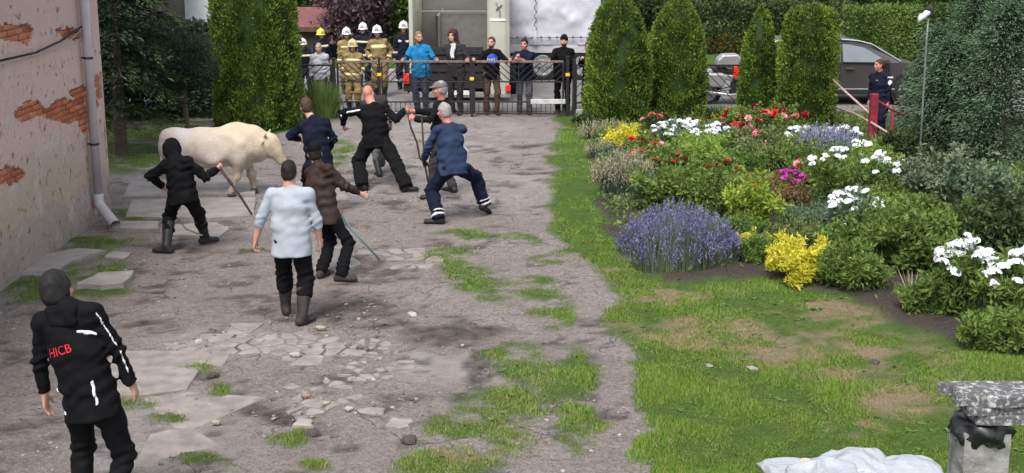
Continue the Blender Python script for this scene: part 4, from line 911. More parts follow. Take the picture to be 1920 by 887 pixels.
spiky('lavender', 1545, 300, 100, 62, 'pale blue lavender between white phlox at the back of the bed', 105, LAVL, leafmat('lavender_pale', (.2, .2, .36), (.42, .42, .6)), 900, .008, (.06, .02), .6, .4)
spiky('fescue_grass', 1165, 368, 95, 78, 'straw-coloured ornamental grass over a bluish tuft at the lawn edge', 106, BLUEB, STRAW, 1300, .009, (.07, .016), .5, .5, 4)
spiky('fescue_grass', 1135, 262, 90, 34, 'low straw-coloured grass at the foot of the gate-side cedar', 107, BLADE, STRAW, 700, .01, (.07, .018), .5, .4, 4)
spiky('reed_grass', 606, 222, 74, 72, 'tall green reed grass beside the tall cedar', 108, leafmat('reed', (.07, .13, .03), (.28, .36, .12)), None, 700, .028, spread=.5)
spiky('reed_grass', 1655, 292, 80, 44, 'yellow-green grass tuft at the foot of the red post', 109, leafmat('reed', (.07, .13, .03), (.28, .36, .12)), None, 500, .02)
spiky('reed_grass', 1345, 222, 70, 26, 'low green grass along the fence by the motorcycle', 110, BLADE, None, 400, .02)
spiky('iris', 1545, 395, 44, 62, 'upright iris leaves in front of the tall white phlox', 111, BLADE, None, 40, .04, spread=.6)
spiky('daylily', 1710, 556, 84, 50, 'pale arching daylily leaves on bare soil', 112, leafmat('daylily_leaf', (.2, .24, .1), (.42, .44, .26)), None, 42, .03, spread=.75)
spiky('daylily', 1130, 300, 60, 36, 'faded grass tuft near the gravel edge', 113, BLUEB, STRAW, 300, .012, (.06, .02), .3)
bush(1170, 288, 70, 46, 'golden yellow leafed shrub near the gate-side cedar', 121, YEL, .06)
bush(1150, 305, 50, 26, 'small blue-green cushion by the golden shrub', 122, LB, .05)
bush(1100, 240, 50, 24, 'low dark bush at the foot of the double gate post', 123, LD, .06)
phlox(1285, 290, 110, 62, 'broad clump of white flat-headed flowers in front of the dome-topped cedars', 131, 60, 'phlox', LB, .95)
phlox(1340, 285, 80, 50, 'small clump of white flowers near the pink roses', 132, 30, 'phlox', LB, .9)
phlox(1500, 290, 70, 50, 'white phlox in front of the flat-topped cedar', 133, 22, 'phlox', LG, 1.0)
phlox(1570, 283, 80, 44, 'white phlox at the back near the red post', 134, 20, 'phlox', LG, .95)
phlox(1600, 400, 150, 122, 'tall leafy phlox with white heads along its top', 135, 30, 'phlox', LG, 1.05)
phlox(1600, 455, 90, 98, 'white phlox in the middle of the bed', 136, 22, 'phlox', LB, 1.1)
phlox(1800, 596, 110, 146, 'large white phlox at the front corner of the bed', 137, 40, 'phlox', LG, 1.25)
phlox(1905, 620, 130, 150, 'white phlox past the front corner clump', 138, 26, 'phlox', LG, 1.2)
phlox(1575, 462, 30, 40, 'small white-flowered sprig in the middle of the bed', 139, 5, 'phlox', LB, .8)
phlox(1690, 345, 50, 40, 'single-headed white phlox near the conifers', 140, 3, 'phlox', LD, 1.0)
phlox(1485, 362, 66, 42, 'bright magenta flower clump in the middle of the bed', 141, 22, 'magenta_head', RUSTL, .95)
rose(1205, 300, 60, 42, 'red rose beside the golden shrub', 151, [('rose_red', 7), ('rose_coral', 4)])
rose(1235, 252, 50, 36, 'rose with pink-red blooms at the foot of the cedars', 152, [('rose_coral', 6), ('rose_pink', 3)], LD)
rose(1415, 272, 130, 66, 'large rose bush with pink and red blooms by the slim pointed cedar', 153, [('rose_pink', 22), ('rose_red', 12), ('rose_dark', 4)], LG)
rose(1345, 262, 60, 40, 'dark red rose by the fence', 154, [('rose_dark', 6), ('rose_coral', 3)], YGR)
rose(1470, 258, 70, 52, 'rose bush with deep red blooms at the flat-topped cedar', 155, [('rose_red', 7), ('rose_dark', 5)], LG)
rose(1412, 305, 90, 62, 'rose with large pink blooms in front of the big rose bush', 156, [('rose_pink', 12)], LO)
rose(1235, 345, 110, 70, 'coral rose among dark stems near the straw grass', 157, [('rose_coral', 10), ('rose_red', 4), ('rose_pink', 3)], LO)
rose(1345, 362, 70, 58, 'rose with coral blooms beside the lime shrub', 158, [('rose_coral', 4), ('rose_red', 2)], LG)
rose(1400, 385, 70, 52, 'coral rose above the yellow-green shrub', 159, [('rose_coral', 8), ('rose_pink', 3)], RUSTL)
rose(1520, 345, 80, 40, 'small pink rose beside the magenta flowers', 160, [('rose_pink', 7)], LG)
bush(1290, 345, 130, 82, 'lime green leafy shrub in the middle of the bed', 171, LIME, .085, aspect=.35)
bush(1270, 400, 160, 90, 'broad leafy green shrub behind the lavender', 172, LG, .08)
bush(1360, 415, 120, 86, 'mid green leafy shrub beside the lavender', 173, LG, .075)
bush(1415, 440, 100, 98, 'bright yellow-green shrub in front of the coral rose', 174, YGR, .075)
bush(1450, 320, 130, 60, 'loose olive shrub below the pink roses', 175, LO, .07)
bush(1510, 330, 110, 58, 'green foliage mound below the pale lavender', 176, LG, .07)
bush(1545, 375, 60, 60, 'lime leafy clump at the left flank of the tall phlox', 177, LIME, .08, aspect=.3)
bush(1460, 395, 100, 46, 'rusty brown low shrub under the magenta flowers', 178, RUSTL, .06)
bush(1510, 430, 90, 44, 'grey-green feathery clump on bare soil', 179, LB, .06, aspect=.18)
bush(1500, 470, 120, 50, 'thin grey-green foliage behind the yellow shrub', 180, LO, .055, aspect=.3)
bush(1425, 500, 66, 54, 'small round dark green box bush between yellow plants', 181, LG, .04, 4200)
bush(1412, 492, 56, 50, 'yellow flowering plant behind the round box bush', 182, YEL, .06)
bush(1506, 534, 118, 74, 'brilliant yellow leafy shrub at the front edge', 183, YEL, .055, 6500)
bush(1470, 500, 60, 52, 'pale yellow spikes behind the brilliant yellow shrub', 184, YEL, .07, aspect=.3)
bush(1592, 548, 92, 82, 'dark green leafy plant beside the brilliant yellow shrub', 185, LG, .08, aspect=.35)
bush(1600, 500, 120, 80, 'green shrub behind the dark leafy plant', 186, LG, .075)
bush(1660, 500, 130, 110, 'dense green shrub below the white phlox', 187, LG, .08, aspect=.4)
bush(1720, 520, 110, 120, 'leafy green shrub behind the daylily', 188, LG, .085)
bush(1760, 420, 130, 120, 'variegated pale-edged shrub in front of the conifers', 189, leafmat('var_dark', (.04, .075, .035), (.26, .31, .2)), .085, 6000)
bush(1800, 500, 110, 100, 'fresh green shrub next to the variegated one', 190, LG, .085)
bush(1880, 520, 140, 150, 'large dark shrub past the variegated one', 191, LD, .09)
bush(1680, 400, 90, 60, 'fresh green foliage between the tall phlox and the variegated shrub', 192, LG, .08)
bush(1740, 590, 90, 60, 'green leafy plant at the front soil edge', 193, LG, .075)
bush(1870, 660, 120, 70, 'low green plant in front of the last phlox', 194, LG, .075)
bush(1330, 308, 110, 50, 'green foliage below the white flat-headed flowers', 195, LIME, .07)
bush(1225, 395, 80, 60, 'grey-leaved shrub next to the straw grass', 196, LB, .065)
bush(1640, 330, 90, 50, 'lime green foliage behind the tall phlox', 197, LIME, .075)
bush(1700, 305, 90, 60, 'dark foliage at the foot of the conifers', 198, LD, .08)
bush(1560, 318, 90, 46, 'blue-grey mound between the lavender and the tall phlox', 199, LB, .06)
bush(1350, 330, 70, 40, 'olive foliage below the small white clump', 200, LO, .06)
bush(1650, 455, 110, 90, 'bright green foliage mound beside the middle white phlox', 220, LIME, .07, aspect=.35)
bush(1715, 455, 100, 80, 'green foliage mound in front of the variegated shrub', 221, LG, .08)
bush(1625, 545, 80, 56, 'low feathery green plant at the soil edge', 222, LG, .06, aspect=.2)
bush(1395, 345, 80, 60, 'mid green shrub between the lime shrub and the magenta flowers', 223, LG, .06)
bush(1385, 470, 90, 60, 'mid green plant filling the gap beside the big lavender', 224, LG, .06, aspect=.3)
bush(1540, 445, 70, 60, 'blue-grey tuft in front of the iris leaves', 225, LB, .06, aspect=.2)
bush(1300, 260, 120, 30, 'low dark foliage at the foot of the two dome-topped cedars', 226, LD, .06)
bush(1835, 430, 120, 130, 'tall blue-green shrub past the variegated one', 227, LB, .085)
bush(1700, 380, 80, 70, 'pale-leaved shrub at the foot of the lamp pole', 228, leafmat('var_dark', (.04, .075, .035), (.26, .31, .2)), .08)
bush(1770, 360, 100, 60, 'dark undergrowth below the blue-green conifers', 229, LD, .08)
# orange and yellow strip across the road
for i, px in enumerate((1322, 1340, 1358, 1376, 1396)):
    spiky('marigold', px, 92 + 6 * (i % 2), 26, 26, ['orange flowering plant across the road closest to the dome-topped cedar', 'shorter yellow flowering plant across the road above the motorcycle seat', 'orange flowering plant in the middle of the strip across the road', 'shorter orange flowering plant across the road above the top case', 'orange flowering plant across the road half hidden by the slim cedar'][i], 210 + i, BLADE, leafmat('orange_fl', (.6, .22, .02), (.75, .5, .05)), 160, .03, (.14, .07), .7)['group'] = 'flowering strip across the road'

def ground_cover():
    n = 60000; x = rng.uniform(.8, 9, n); y = rng.uniform(13, 28.4, n); g, mud, dry, soil, pale, red, px, py = masks(np.stack([x, y], 1)); q = fbm(np.stack([x, y, 0 * x], 1), 141, .8, 3)
    k = (soil > .6) & (px < 1990) & (q > -.12) & (rng.random(n) < np.clip(.35 + (470 - py) / 160, .06, 1)); x, y, q = x[k], y[k], q[k]; n = len(x)
    p = np.stack([x, y, .03 + rng.random(n) * np.clip(.1 + q * .5, .05, .3)], 1); d = rdir(n); d[:, 2] = np.abs(d[:, 2]) + .2; sz = rng.uniform(.04, .1, n)
    o = mesh_np('ground_cover', leaf_quads(p, d, rdir(n) + [0, 0, .8], sz, sz * .45), quads(n), LG, attr=dict(tint=np.repeat(np.clip(rng.random(n) * .7 + q, 0, 1), 4))); tag(o, 'low leafy growth covering the soil of the flower bed', 'ground cover', kind='stuff')
ground_cover()
# ------------------------------------------------------------------ vehicles and yard things
M_TYRE = mat('tyre_rubber', (0.018, 0.018, 0.018), .85, .2, 20, .3); M_RIM = mat('wheel_rim', (.45, .45, .46), .4, .1, 5, .05, metal=.7); M_CHAS = mat('chassis_black', (.02, .02, .021), .7, .2)
def wheel(parent, c, r, w, O, axis='x', spokes=5):
    """wheel > tyre, rim"""
    A = {'x': frame((0, 1, 0), (0, 0, 1), (1, 0, 0), c), 'y': frame((1, 0, 0), (0, 0, 1), (0, -1, 0), c)}[axis]
    mb = MB(); mb.lathe([(r * .68, -w / 2 * .8), (r * .9, -w / 2), (r * .99, -w / 2 * .75), (r, 0), (r * .99, w / 2 * .75), (r * .9, w / 2), (r * .68, w / 2 * .8)], 28, A); t = mb.build('tyre', M_TYRE, parent, True, off=O)
    mb = MB(); mb.lathe([(0.001, w * .3), (r * .2, w * .32), (r * .22, w * .2), (r * .55, w * .22), (r * .69, w * .4), (r * .69, -w * .4), (.001, -w * .4)], 28, A); mb.build('rim', M_RIM, t, True, off=O)
    if spokes:
        mb = MB()
        for k in range(spokes):
            a = k * 2 * math.pi / spokes; p0 = A[:3, 3] + A[:3, 2] * w * .34; q = A[:3, 0] * math.cos(a) + A[:3, 1] * math.sin(a); mb.bar(p0 + q * r * .12, p0 + q * r * .66, r * .14, w * .08, up=A[:3, 2])
        mb.build('spokes', M_RIM, t, off=O)
    return t
TD = 31.2
def stock_trailer():
    x0, x1 = gx(768, 1.2, TD), gx(956, 1.2, TD); O = V3((x0 + x1) / 2, TD, 0); r = empty('stock_trailer', O, 'beige livestock trailer with its rear end open', 'trailer')
    shell = mat('trailer_fibreglass', (.42, .42, .36), .55, .12, 1.5, .05); inner = mat('trailer_lining', (.33, .31, .295), .8, .15, 2, .1); dark = mat('rubber_lining', (.03, .028, .028), .9, .2)
    def box(n, lo, hi, m, p=r, bev=.01): mb = MB(); mb.box(lo, hi, bev=bev); return mb.build(n, m, p, off=O)
    zf, zt, dp = .48, 2.95, 4.0; xr = gx(914, 1.2, TD)
    box('floor', (x0 + .06, TD + .05, zf - .08), (x1 - .06, TD + dp, zf), dark)
    box('side_wall', (x0, TD, zf), (x0 + .05, TD + dp, zt), shell); box('side_wall', (x1 - .05, TD, zf), (x1, TD + dp, zt), shell)
    mb = MB(); xa = np.linspace(x0, x1, 9); mb.add([(x, y, zt + .25 * (1 - ((x - O[0]) / (x1 - O[0])) ** 2)) for y in (TD - .05, TD + dp + .1) for x in xa], [(i, i + 1, i + 10, i + 9) for i in range(8)]); mb.build('roof', leafmat('translucent_roof', (.85, .85, .8), (.85, .85, .8), .6, .95), r, off=O)  # unseen roof, made translucent so daylight brightens the interior
    box('front_wall', (x0 + .052, TD + dp - .05, zf), (x1 - .052, TD + dp, zt - .002), inner)
    # wide curved rear corner post on the right, narrow one on the left
    mb = MB(); mb.prism([(xr, TD - .02), (xr + .05, TD - .1), (x1 - .12, TD - .09), (x1 - .02, TD - .03), (x1 - .0505, TD + .25), (xr + .08, TD + .2)], zf - .25, zt); cp = mb.build('corner_post', shell, r, off=O)
    box('stripe', (xr + .06, TD - .108, 1.93), (x1 - .1, TD - .1005, 1.98), mat('white_decal', (.8, .8, .8), .5), cp, 0)
    mb = MB(); yd = TD - .112
    for a, b in (((xr + .2, 2.35), (xr + .3, 2.12)), ((xr + .2, 2.18), (xr + .34, 2.3)), ((xr + .3, 2.12), (xr + .28, 2.02))): mb.bar((a[0], yd, a[1]), (b[0], yd, b[1]), .012, .03, up=(0, 1, 0))
    mb.build('emblem', mat('dark_decal', (.08, .08, .08), .6), cp, off=O)
    box('corner_post', (x0 - .002, TD - .06, zf - .25), (x0 + .09, TD - .001, zt), shell)
    # partition panels inside
    xp = gx(823, 1.2, TD + 1.4)
    pt = box('partition', (xp - .02, TD + .6, zf + .001), (xp + .02, TD + dp - .06, 1.98), inner); box('partition_edge', (xp - .028, TD + .575, zf + .001), (xp + .028, TD + .598, 2.0), dark, pt)
    box('cross_rail', (x0 + .055, TD + 1.8, 1.99), (x1 - .055, TD + 1.84, 2.04), shell)
    box('head_board', (xp + .03, TD + 1.9, zf + .001), (x1 - .06, TD + 1.94, 1.98), mat('head_board_grey', (.36, .34, .325), .8, .12), r)
    wx = gx(848, 2.3, TD + dp); wn_ = box('window', (wx - .22, TD + dp - .08, 2.3), (wx + .24, TD + dp - .052, 2.75), mat('dark_glass', (.03, .035, .04), .1, .1, bump=0, spec=.8))
    for k in range(5): box('window_grille', (wx - .22, TD + dp - .1, 2.31 + k * .105), (wx + .24, TD + dp - .085, 2.33 + k * .105), mat('white_frame', (.75, .75, .75), .5), wn_, 0)
    # lowered dark ramp door and lights
    mb = MB(); mb.bar(V3((x0 + xr) / 2, TD + .02, zf - .12), V3((x0 + xr) / 2, TD + .02, 1.32), xr - x0 - .2, .06, up=(0, 1, 0)); rp = mb.build('rear_flap', dark, r, off=O)
    for k in range(4): box('batten', (x0 + .14, TD - .045, .55 + k * .2), (xr - .06, TD - .012, .58 + k * .2), M_CHAS, rp, .004)
    box('bumper', (x0 - .02, TD - .09, zf - .33), (x1 + .02, TD - .03, zf - .2), mat('bumper_grey', (.28, .26, .25), .6, .2, metal=.3))
    lx = gx(762, .6, TD - .1); lm = mat('red_lamp', (.75, .03, .02), .25, .1, bump=0, spec=.6); box('tail_light', (lx - .07, TD - .14, .48), (lx + .07, TD - .092, .72), lm); box('tail_light', (x1 - .1, TD - .14, .3), (x1 + .02, TD - .092, .45), lm)
    box('lamp_bracket', (lx - .07, TD - .0915, .3), (x0 + .1, TD - .0905, .72), M_CHAS, r, 0)
    box('number_plate', (xr - .95, TD - .105, .21), (xr - .43, TD - .0915, .32), mat('plate_white', (.7, .7, .68), .5), r, .004)
    for yy in (TD + 1.7, TD + 2.5):
        wheel(r, V3(x0 - .08, yy, .36), .36, .2, O); wheel(r, V3(x1 + .06, yy, .36), .36, .2, O)
    box('axle', (x0 - .05, TD + 1.65, .32), (x1 + .05, TD + 1.75, .4), M_CHAS); box('axle', (x0 - .05, TD + 2.45, .32), (x1 + .05, TD + 2.55, .4), M_CHAS)
stock_trailer()
def tarp_trailer():
    D = 35.6; x0, x1 = gx(960, 1.5, D), gx(1126, 1.5, D); x0 -= 1.0; O = V3((x0 + x1) / 2, D, 0); r = empty('tarpaulin_trailer', O, 'white tarpaulin-covered trailer parked beside the livestock trailer', 'trailer')
    cloth = mat('white_tarpaulin', (.47, .47, .52), .6, .06, 1.5, .08)
    zb, zt, dp = .98, 3.4, 3.0
    # wavy tarpaulin skin
    nx, nz_ = 90, 40; xs = np.linspace(x0, x1, nx); zs = np.linspace(zb, zt, nz_); X, Z = np.meshgrid(xs, zs, indexing='ij'); p = np.stack([X, X * 0, Z], -1)
    Y = D + fbm(p, 301, .8, 4) * .16 + .035 * np.sin((X * 1.2 + Z * 2.2)) + .03 * np.sin(Z * 9 + X) * np.exp(-((Z - zb) / .5) ** 2)
    xl = gx(1004, 2.2, D); Y -= .06 * np.exp(-((X - xl) / .05) ** 2)
    v = np.stack([X, Y, Z], -1).reshape(-1, 3); i = np.arange(nx * nz_).reshape(nx, nz_); f = np.stack([i[:-1, :-1], i[1:, :-1], i[1:, 1:], i[:-1, 1:]], -1).reshape(-1, 4)
    o = mesh_np('tarpaulin', v, f, cloth, r, True, off=O)
    mb = MB(); mb.box((x0, D + .12, zb), (x1 - .02, D + dp, zt)); mb.build('cover', cloth, r, off=O)
    rope = mat('dark_rope', (.05, .05, .06), .8, .2)
    mb = MB(); pts = [(xl + (.03 if k % 2 else -.03), D - .1, zb + .1 + k * .11) for k in range(20)]; mb.tube(pts, .01, 5); mb.build('lacing', rope, o, off=O)
    for k in range(16):
        xx = x0 + .1 + k * (x1 - x0 - .2) / 15; mb = MB(); mb.lathe([(.012, -.01), (.03, -.008), (.03, .008), (.012, .01)], 10, frame((1, 0, 0), (0, 0, 1), (0, -1, 0), (xx, D - .12, zb + .2))); mb.build('eyelet', rope, o, off=O)
    mb = MB(); mb.tube([(x0, D - .13, zb + .2), (x0 + .9, D - .13, zb + .18), (x1, D - .13, zb + .21)], .008, 5); mb.build('tension_cord', rope, o, off=O)
    def box(n, lo, hi, m, bev=.01): mb = MB(); mb.box(lo, hi, bev=bev); return mb.build(n, m, r, off=O)
    box('side_board', (x0, D - .03, .76), (x1, D + .02, zb - .003), mat('board_alu', (.5, .5, .52), .5, .1, metal=.3)); box('bed', (x0, D + .021, .7), (x1, D + dp, zb - .003), M_CHAS)
    box('corner_pole', (x1 + .003, D - .06, .8), (x1 + .07, D + .02, zt), mat('white_frame', (.75, .75, .75), .5)); box('pole_cap', (x1 - .005, D - .07, 2.02), (x1 + .09, D - .0605, 3.0), mat('blue_cap', (.03, .04, .12), .6), 0)
    for px in (968, 1018, 1095): wheel(r, V3(gx(px, .4, D), D + .1, .42), .42, .22, O, 'y', 6)
    box('axle_beam', (x0, D + .3, .4), (x1, D + .5, .7), M_CHAS)
    box('mud_flap', (gx(1100, .4, D), D - .02, .12), (gx(1112, .4, D), D + .0, .5), M_CHAS)
tarp_trailer()
def car():
    """dark grey estate SUV, nose towards +X"""
    D = 30.6; cx = gx(1618, .9, D); O = V3(cx, D + .9, 0); r = empty('parked_car', O, 'dark grey SUV parked across the road behind the officer', 'car')
    paint = mat('grey_car_paint', (.085, .077, .08), .3, .06, 2, 0, metal=.45, spec=.5); glass = mat('car_glass', (.13, .16, .175), .08, .25, 1.2, 0, spec=.9); trim = mat('car_trim', (.02, .02, .021), .5, .1); chrome = mat('car_chrome', (.6, .6, .62), .25, .05, metal=.8)
    X = lambda px: gx(px, 1.0, D) - cx
    # body side profile, x along the car relative to cx, B pillar at pixel 1575
    xb = X(1576); rear, nose = xb - 2.15, xb + 2.45
    prof = [(rear, .32), (rear - .05, .62), (rear + .03, .98), (rear + .14, 1.02), (rear + .42, 1.42), (rear + .75, 1.50), (xb - .2, 1.525), (xb + .35, 1.50), (xb + .7, 1.42), (xb + 1.38, 1.03), (xb + 1.9, .94), (nose - .12, .8), (nose, .6), (nose - .03, .3)]
    hw = .9; n = len(prof)
    def ring(y, inset_top, sh=1.0):
        out = []
        for (x, z) in prof:
            k = inset_top if z > 1.04 else 0.0
            out.append((x * sh + (1 - sh) * xb, y - math.copysign(k, y), z))
        return out
    V = []; F = []
    sec = [(-hw, .14), (-hw * .93, .17), (0, 0), (hw * .93, .17), (hw, .14)]
    mb = MB(); rings = [ring(-hw + .03, .16), ring(-hw, .13) if False else ring(-hw, .15), ring(-hw * .85, .08), ring(hw * .85, .08), ring(hw, .15), ring(hw - .03, .16)]
    vv = [q for rg in rings for q in rg]; ff = []
    for a in range(len(rings) - 1):
        for k in range(n): k2 = (k + 1) % n; ff.append((a * n + k, (a + 1) * n + k, (a + 1) * n + k2, a * n + k2))
    ff += [tuple(range(n)), tuple(range((len(rings) - 1) * n, len(rings) * n))[::-1]]
    mb.add(np.array(vv) + [0, .9, 0] * np.array(1.0) * 0, ff); body = mb.build('body', paint, r, True)
    body.data.polygons.foreach_set('use_smooth', np.zeros(len(body.data.polygons), bool))
    bv = body.modifiers.new('bevel', 'BEVEL'); bv.width = .035; bv.segments = 3; bv.limit_method = 'ANGLE'; bv.angle_limit = math.radians(25)
    def side_poly(name, pts, m, parent, y=-hw - .004, th=.02, inset=0):
        mb = MB(); q = [(x, z) for x, z in pts]; mb.prism(q, 0, th, frame((1, 0, 0), (0, 0, 1), (0, -1, 0), (0, y + th, 0))); return mb.build(name, m, parent)
    ys = -hw + .13
    # side windows on both sides (near side matters)
    fwin = [(xb + .06, 1.04), (xb + 1.0, 1.03), (xb + 1.02, 1.09), (xb + .55, 1.36), (xb + .2, 1.43), (xb + .05, 1.44)]; rwin = [(xb - .05, 1.04), (xb - .05, 1.44), (xb - .7, 1.43), (xb - .85, 1.38), (xb - .85, 1.04)]; qwin = [(xb - .95, 1.05), (xb - .95, 1.37), (xb - 1.3, 1.33), (xb - 1.55, 1.1), (xb - 1.5, 1.05)]
    yz = lambda z: hw + .014 - .15 * min(max((z - 1.03) / .4, 0), 1)
    for sgn in (-1, 1):
        for nm, w in (('front_window', fwin), ('rear_window', rwin), ('quarter_window', qwin)):
            k = len(w); mb = MB(); mb.add([(x, sgn * yz(z), z) for x, z in w] + [(x, sgn * (yz(z) - .03), z) for x, z in w], [tuple(range(k)), tuple(range(k, 2 * k))[::-1]] + [(i, (i + 1) % k, k + (i + 1) % k, k + i) for i in range(k)]); fr = mb.build(nm, glass, r)
            c = np.mean(w, axis=0); rim = [tuple(c + (np.array(p) - c) * 1.07) for p in w]; mb = MB()
            mb.add([(x, sgn * (yz(z) + .004), z) for x, z in w] + [(x, sgn * (yz(z) + .004), z) for x, z in rim] + [(x, sgn * (yz(z) - .03), z) for x, z in rim], [(i, (i + 1) % k, k + (i + 1) % k, k + i) for i in range(k)] + [(k + i, k + (i + 1) % k, 2 * k + (i + 1) % k, 2 * k + i) for i in range(k)]); mb.build('window_trim', trim, fr)
    # door shut lines, handles, sill strip, arches
    mb = MB(); mb.tube([(rear + .45, ys - .03, 1.44), (rear + .8, ys - .03, 1.525), (xb, ys - .03, 1.545), (xb + .4, ys - .03, 1.51), (xb + .72, ys - .03, 1.43), (xb + 1.4, ys - .03, 1.04)], .018, 8); mb.build('roof_rail', chrome, r)
    for x in (xb, xb + 1.12, xb - 1.0):
        mb = MB(); mb.bar((x, -hw - .001, .42), (x, -hw - .001, 1.02), .008, .014, up=(1, 0, 0)); mb.build('door_gap', trim, r)
    for x in (xb + .12, xb - .88): mb = MB(); mb.box((x, -hw - .03, .86), (x + .2, -hw - .002, .9), bev=.01); mb.build('door_handle', paint, r)
    mb = MB(); mb.box((rear + .75, -hw - .03, .3), (nose - .9, -hw + .05, .4), bev=.015); mb.build('sill', trim, r)
    mb = MB(); mb.box((rear + .8, -hw - .032, .4), (nose - .95, -hw - .002, .43), bev=.006); mb.build('sill_strip', chrome, r)
    mb = MB(); mb.box((xb + .85, -hw - .2, 1.0), (xb + 1.08, -hw - .02, 1.13), bev=.03); mb.build('wing_mirror', paint, r)
    for x in (rear + .78, nose - .85):
        for s in (-1, 1):
            mb = MB(); mb.lathe([(.001, -.02), (.41, -.02), (.41, .02), (.001, .02)], 28, frame((1, 0, 0), (0, 0, 1), (0, -1, 0), (x, s * (hw - .015), .4))); mb.build('wheel_arch', trim, r)
            wheel(r, V3(x, s * (hw - .06), .36), .35, .22, V3(0, 0, 0), 'y')
    for s in (-1, 1):
        mb = MB(); mb.box((nose - .2, s * .62 - .18, .62), (nose - .01, s * .62 + .18, .76), bev=.03); mb.build('headlight', mat('lamp_glass', (.6, .62, .65), .15, .05, bump=0, spec=.8), r)
        mb = MB(); mb.box((rear - .06, s * .7 - .12, .75), (rear + .05, s * .7 + .12, .95), bev=.02); mb.build('tail_light', mat('red_lamp', (.75, .03, .02)), r)
    mb = MB(); mb.add([(xb + 1.34, -.66, 1.055), (xb + 1.34, .66, 1.055), (xb + .74, .6, 1.41), (xb + .74, -.6, 1.41)], [(0, 1, 2, 3)]); mb.build('windscreen', glass, r)
car()
def motorcycle():
    D = 30.9; c = gx(1400, .5, D); O = V3(c, D, 0); r = empty('motorcycle', O, 'silver touring motorcycle with top case and red lamp behind the slim cedar', 'motorcycle')
    sil = mat('silver_paint', (.42, .41, .43), .3, .1, 4, 0, metal=.5); blk = mat('black_plastic', (.02, .02, .02), .5, .1); chrome = mat('car_chrome', (.6, .6, .62)); red = mat('red_lamp', (.75, .03, .02))
    X = lambda px: gx(px, .6, D) - c
    rw, fw = X(1328), X(1466)
    wheel(r, V3(rw, 0, .31), .31, .15, V3(0, 0, 0), 'y', 6); wheel(r, V3(fw, 0, .31), .31, .12, V3(0, 0, 0), 'y', 6)
    def sh(n, prof, w, m, y=0, bev=.02): mb = MB(); mb.prism(prof, -w / 2, w / 2, frame((1, 0, 0), (0, 0, 1), (0, -1, 0), (0, y, 0))); o = mb.build(n, m, r); b = o.modifiers.new('bevel', 'BEVEL'); b.width = bev; b.segments = 2; return o
    sh('engine', [(rw + .5, .25), (rw + .9, .22), (fw - .45, .3), (fw - .4, .6), (rw + .55, .6)], .3, blk); sh('engine_cover', [(rw + .62, .3), (rw + .85, .28), (rw + .95, .45), (rw + .7, .5)], .4, chrome)
    sh('fuel_tank', [(rw + .7, .74), (fw - .5, .66), (fw - .38, .84), (fw - .55, 1.0), (rw + .95, 1.0), (rw + .72, .86)], .32, sil, 0, .05)
    sh('seat', [(rw + .1, .78), (rw + .75, .72), (rw + .8, .82), (rw + .5, .83), (rw + .3, .9), (rw + .05, .9)], .28, blk, 0, .03)
    sh('tail_fairing', [(rw - .1, .78), (rw + .55, .55), (rw + .62, .71), (rw + .1, .77), (rw - .05, .86)], .24, sil, 0, .03)
    sh('side_case', [(rw - .2, .48), (rw + .3, .45), (rw + .38, .7), (rw + .3, .78), (rw - .18, .78), (rw - .24, .7)], .2, sil, -.25, .04); sh('side_case', [(rw - .2, .48), (rw + .3, .45), (rw + .38, .7), (rw + .3, .78), (rw - .18, .78), (rw - .24, .7)], .2, sil, .25, .04)
    sh('top_case', [(X(1340), .93), (X(1382), .93), (X(1388), 1.06), (X(1380), 1.2), (X(1352), 1.19), (X(1342), 1.08)], .42, sil, 0, .04); sh('top_case_base', [(X(1342), .9), (X(1380), .9), (X(1380), .928), (X(1342), .928)], .4, blk)
    sh('reflector', [(X(1371), .68), (X(1380), .68), (X(1381), .93), (X(1373), .93)], .12, red, -.2, .01)
    sh('front_fairing', [(fw - .5, .6), (fw - .25, .62), (fw - .12, .85), (fw - .3, 1.12), (fw - .42, 1.02)], .36, sil, 0, .05); sh('front_mudguard', [(fw - .3, .5), (fw - .1, .66), (fw + .15, .62), (fw + .2, .55), (fw, .6)], .14, sil)
    sh('rear_mudguard', [(rw - .32, .5), (rw - .2, .68), (rw + .2, .66), (rw + .3, .5), (rw + .1, .63), (rw - .15, .62)], .16, blk)
    mb = MB()
    for y in (-.1, .1): mb.tube([(fw, y, .31), (fw - .28, y, .98)], .025, 8)
    mb.build('fork', chrome, r, True); mb = MB(); mb.tube([(fw - .55, -.38, 1.0), (fw - .4, -.25, 1.08), (fw - .33, 0, 1.06), (fw - .4, .25, 1.08), (fw - .55, .38, 1.0)], .014, 8); mb.build('handlebar', blk, r, True)
    for y in (-.3, .3): mb = MB(); mb.tube([(fw - .38, y * .8, 1.07), (fw - .36, y, 1.18)], .008, 6); mb.box((fw - .4, y - .08, 1.17), (fw - .33, y + .08, 1.27), bev=.02); mb.build('mirror', sil, r)
    mb = MB(); mb.tube([(rw + .9, -.16, .32), (rw + .5, -.2, .26), (rw - .2, -.22, .36)], [.03, .035, .05], 10); mb.build('exhaust', chrome, r, True)
    mb = MB(); mb.tube([(rw + .72, -.15, .3), (rw + .66, -.3, .03)], .014, 6); mb.build('side_stand', blk, r); mb = MB(); mb.tube([(rw, -.12, .31), (rw + .6, -.1, .42)], .03, 8); mb.tube([(rw, .12, .31), (rw + .6, .1, .42)], .03, 8); mb.build('swingarm', chrome, r, True)
motorcycle()
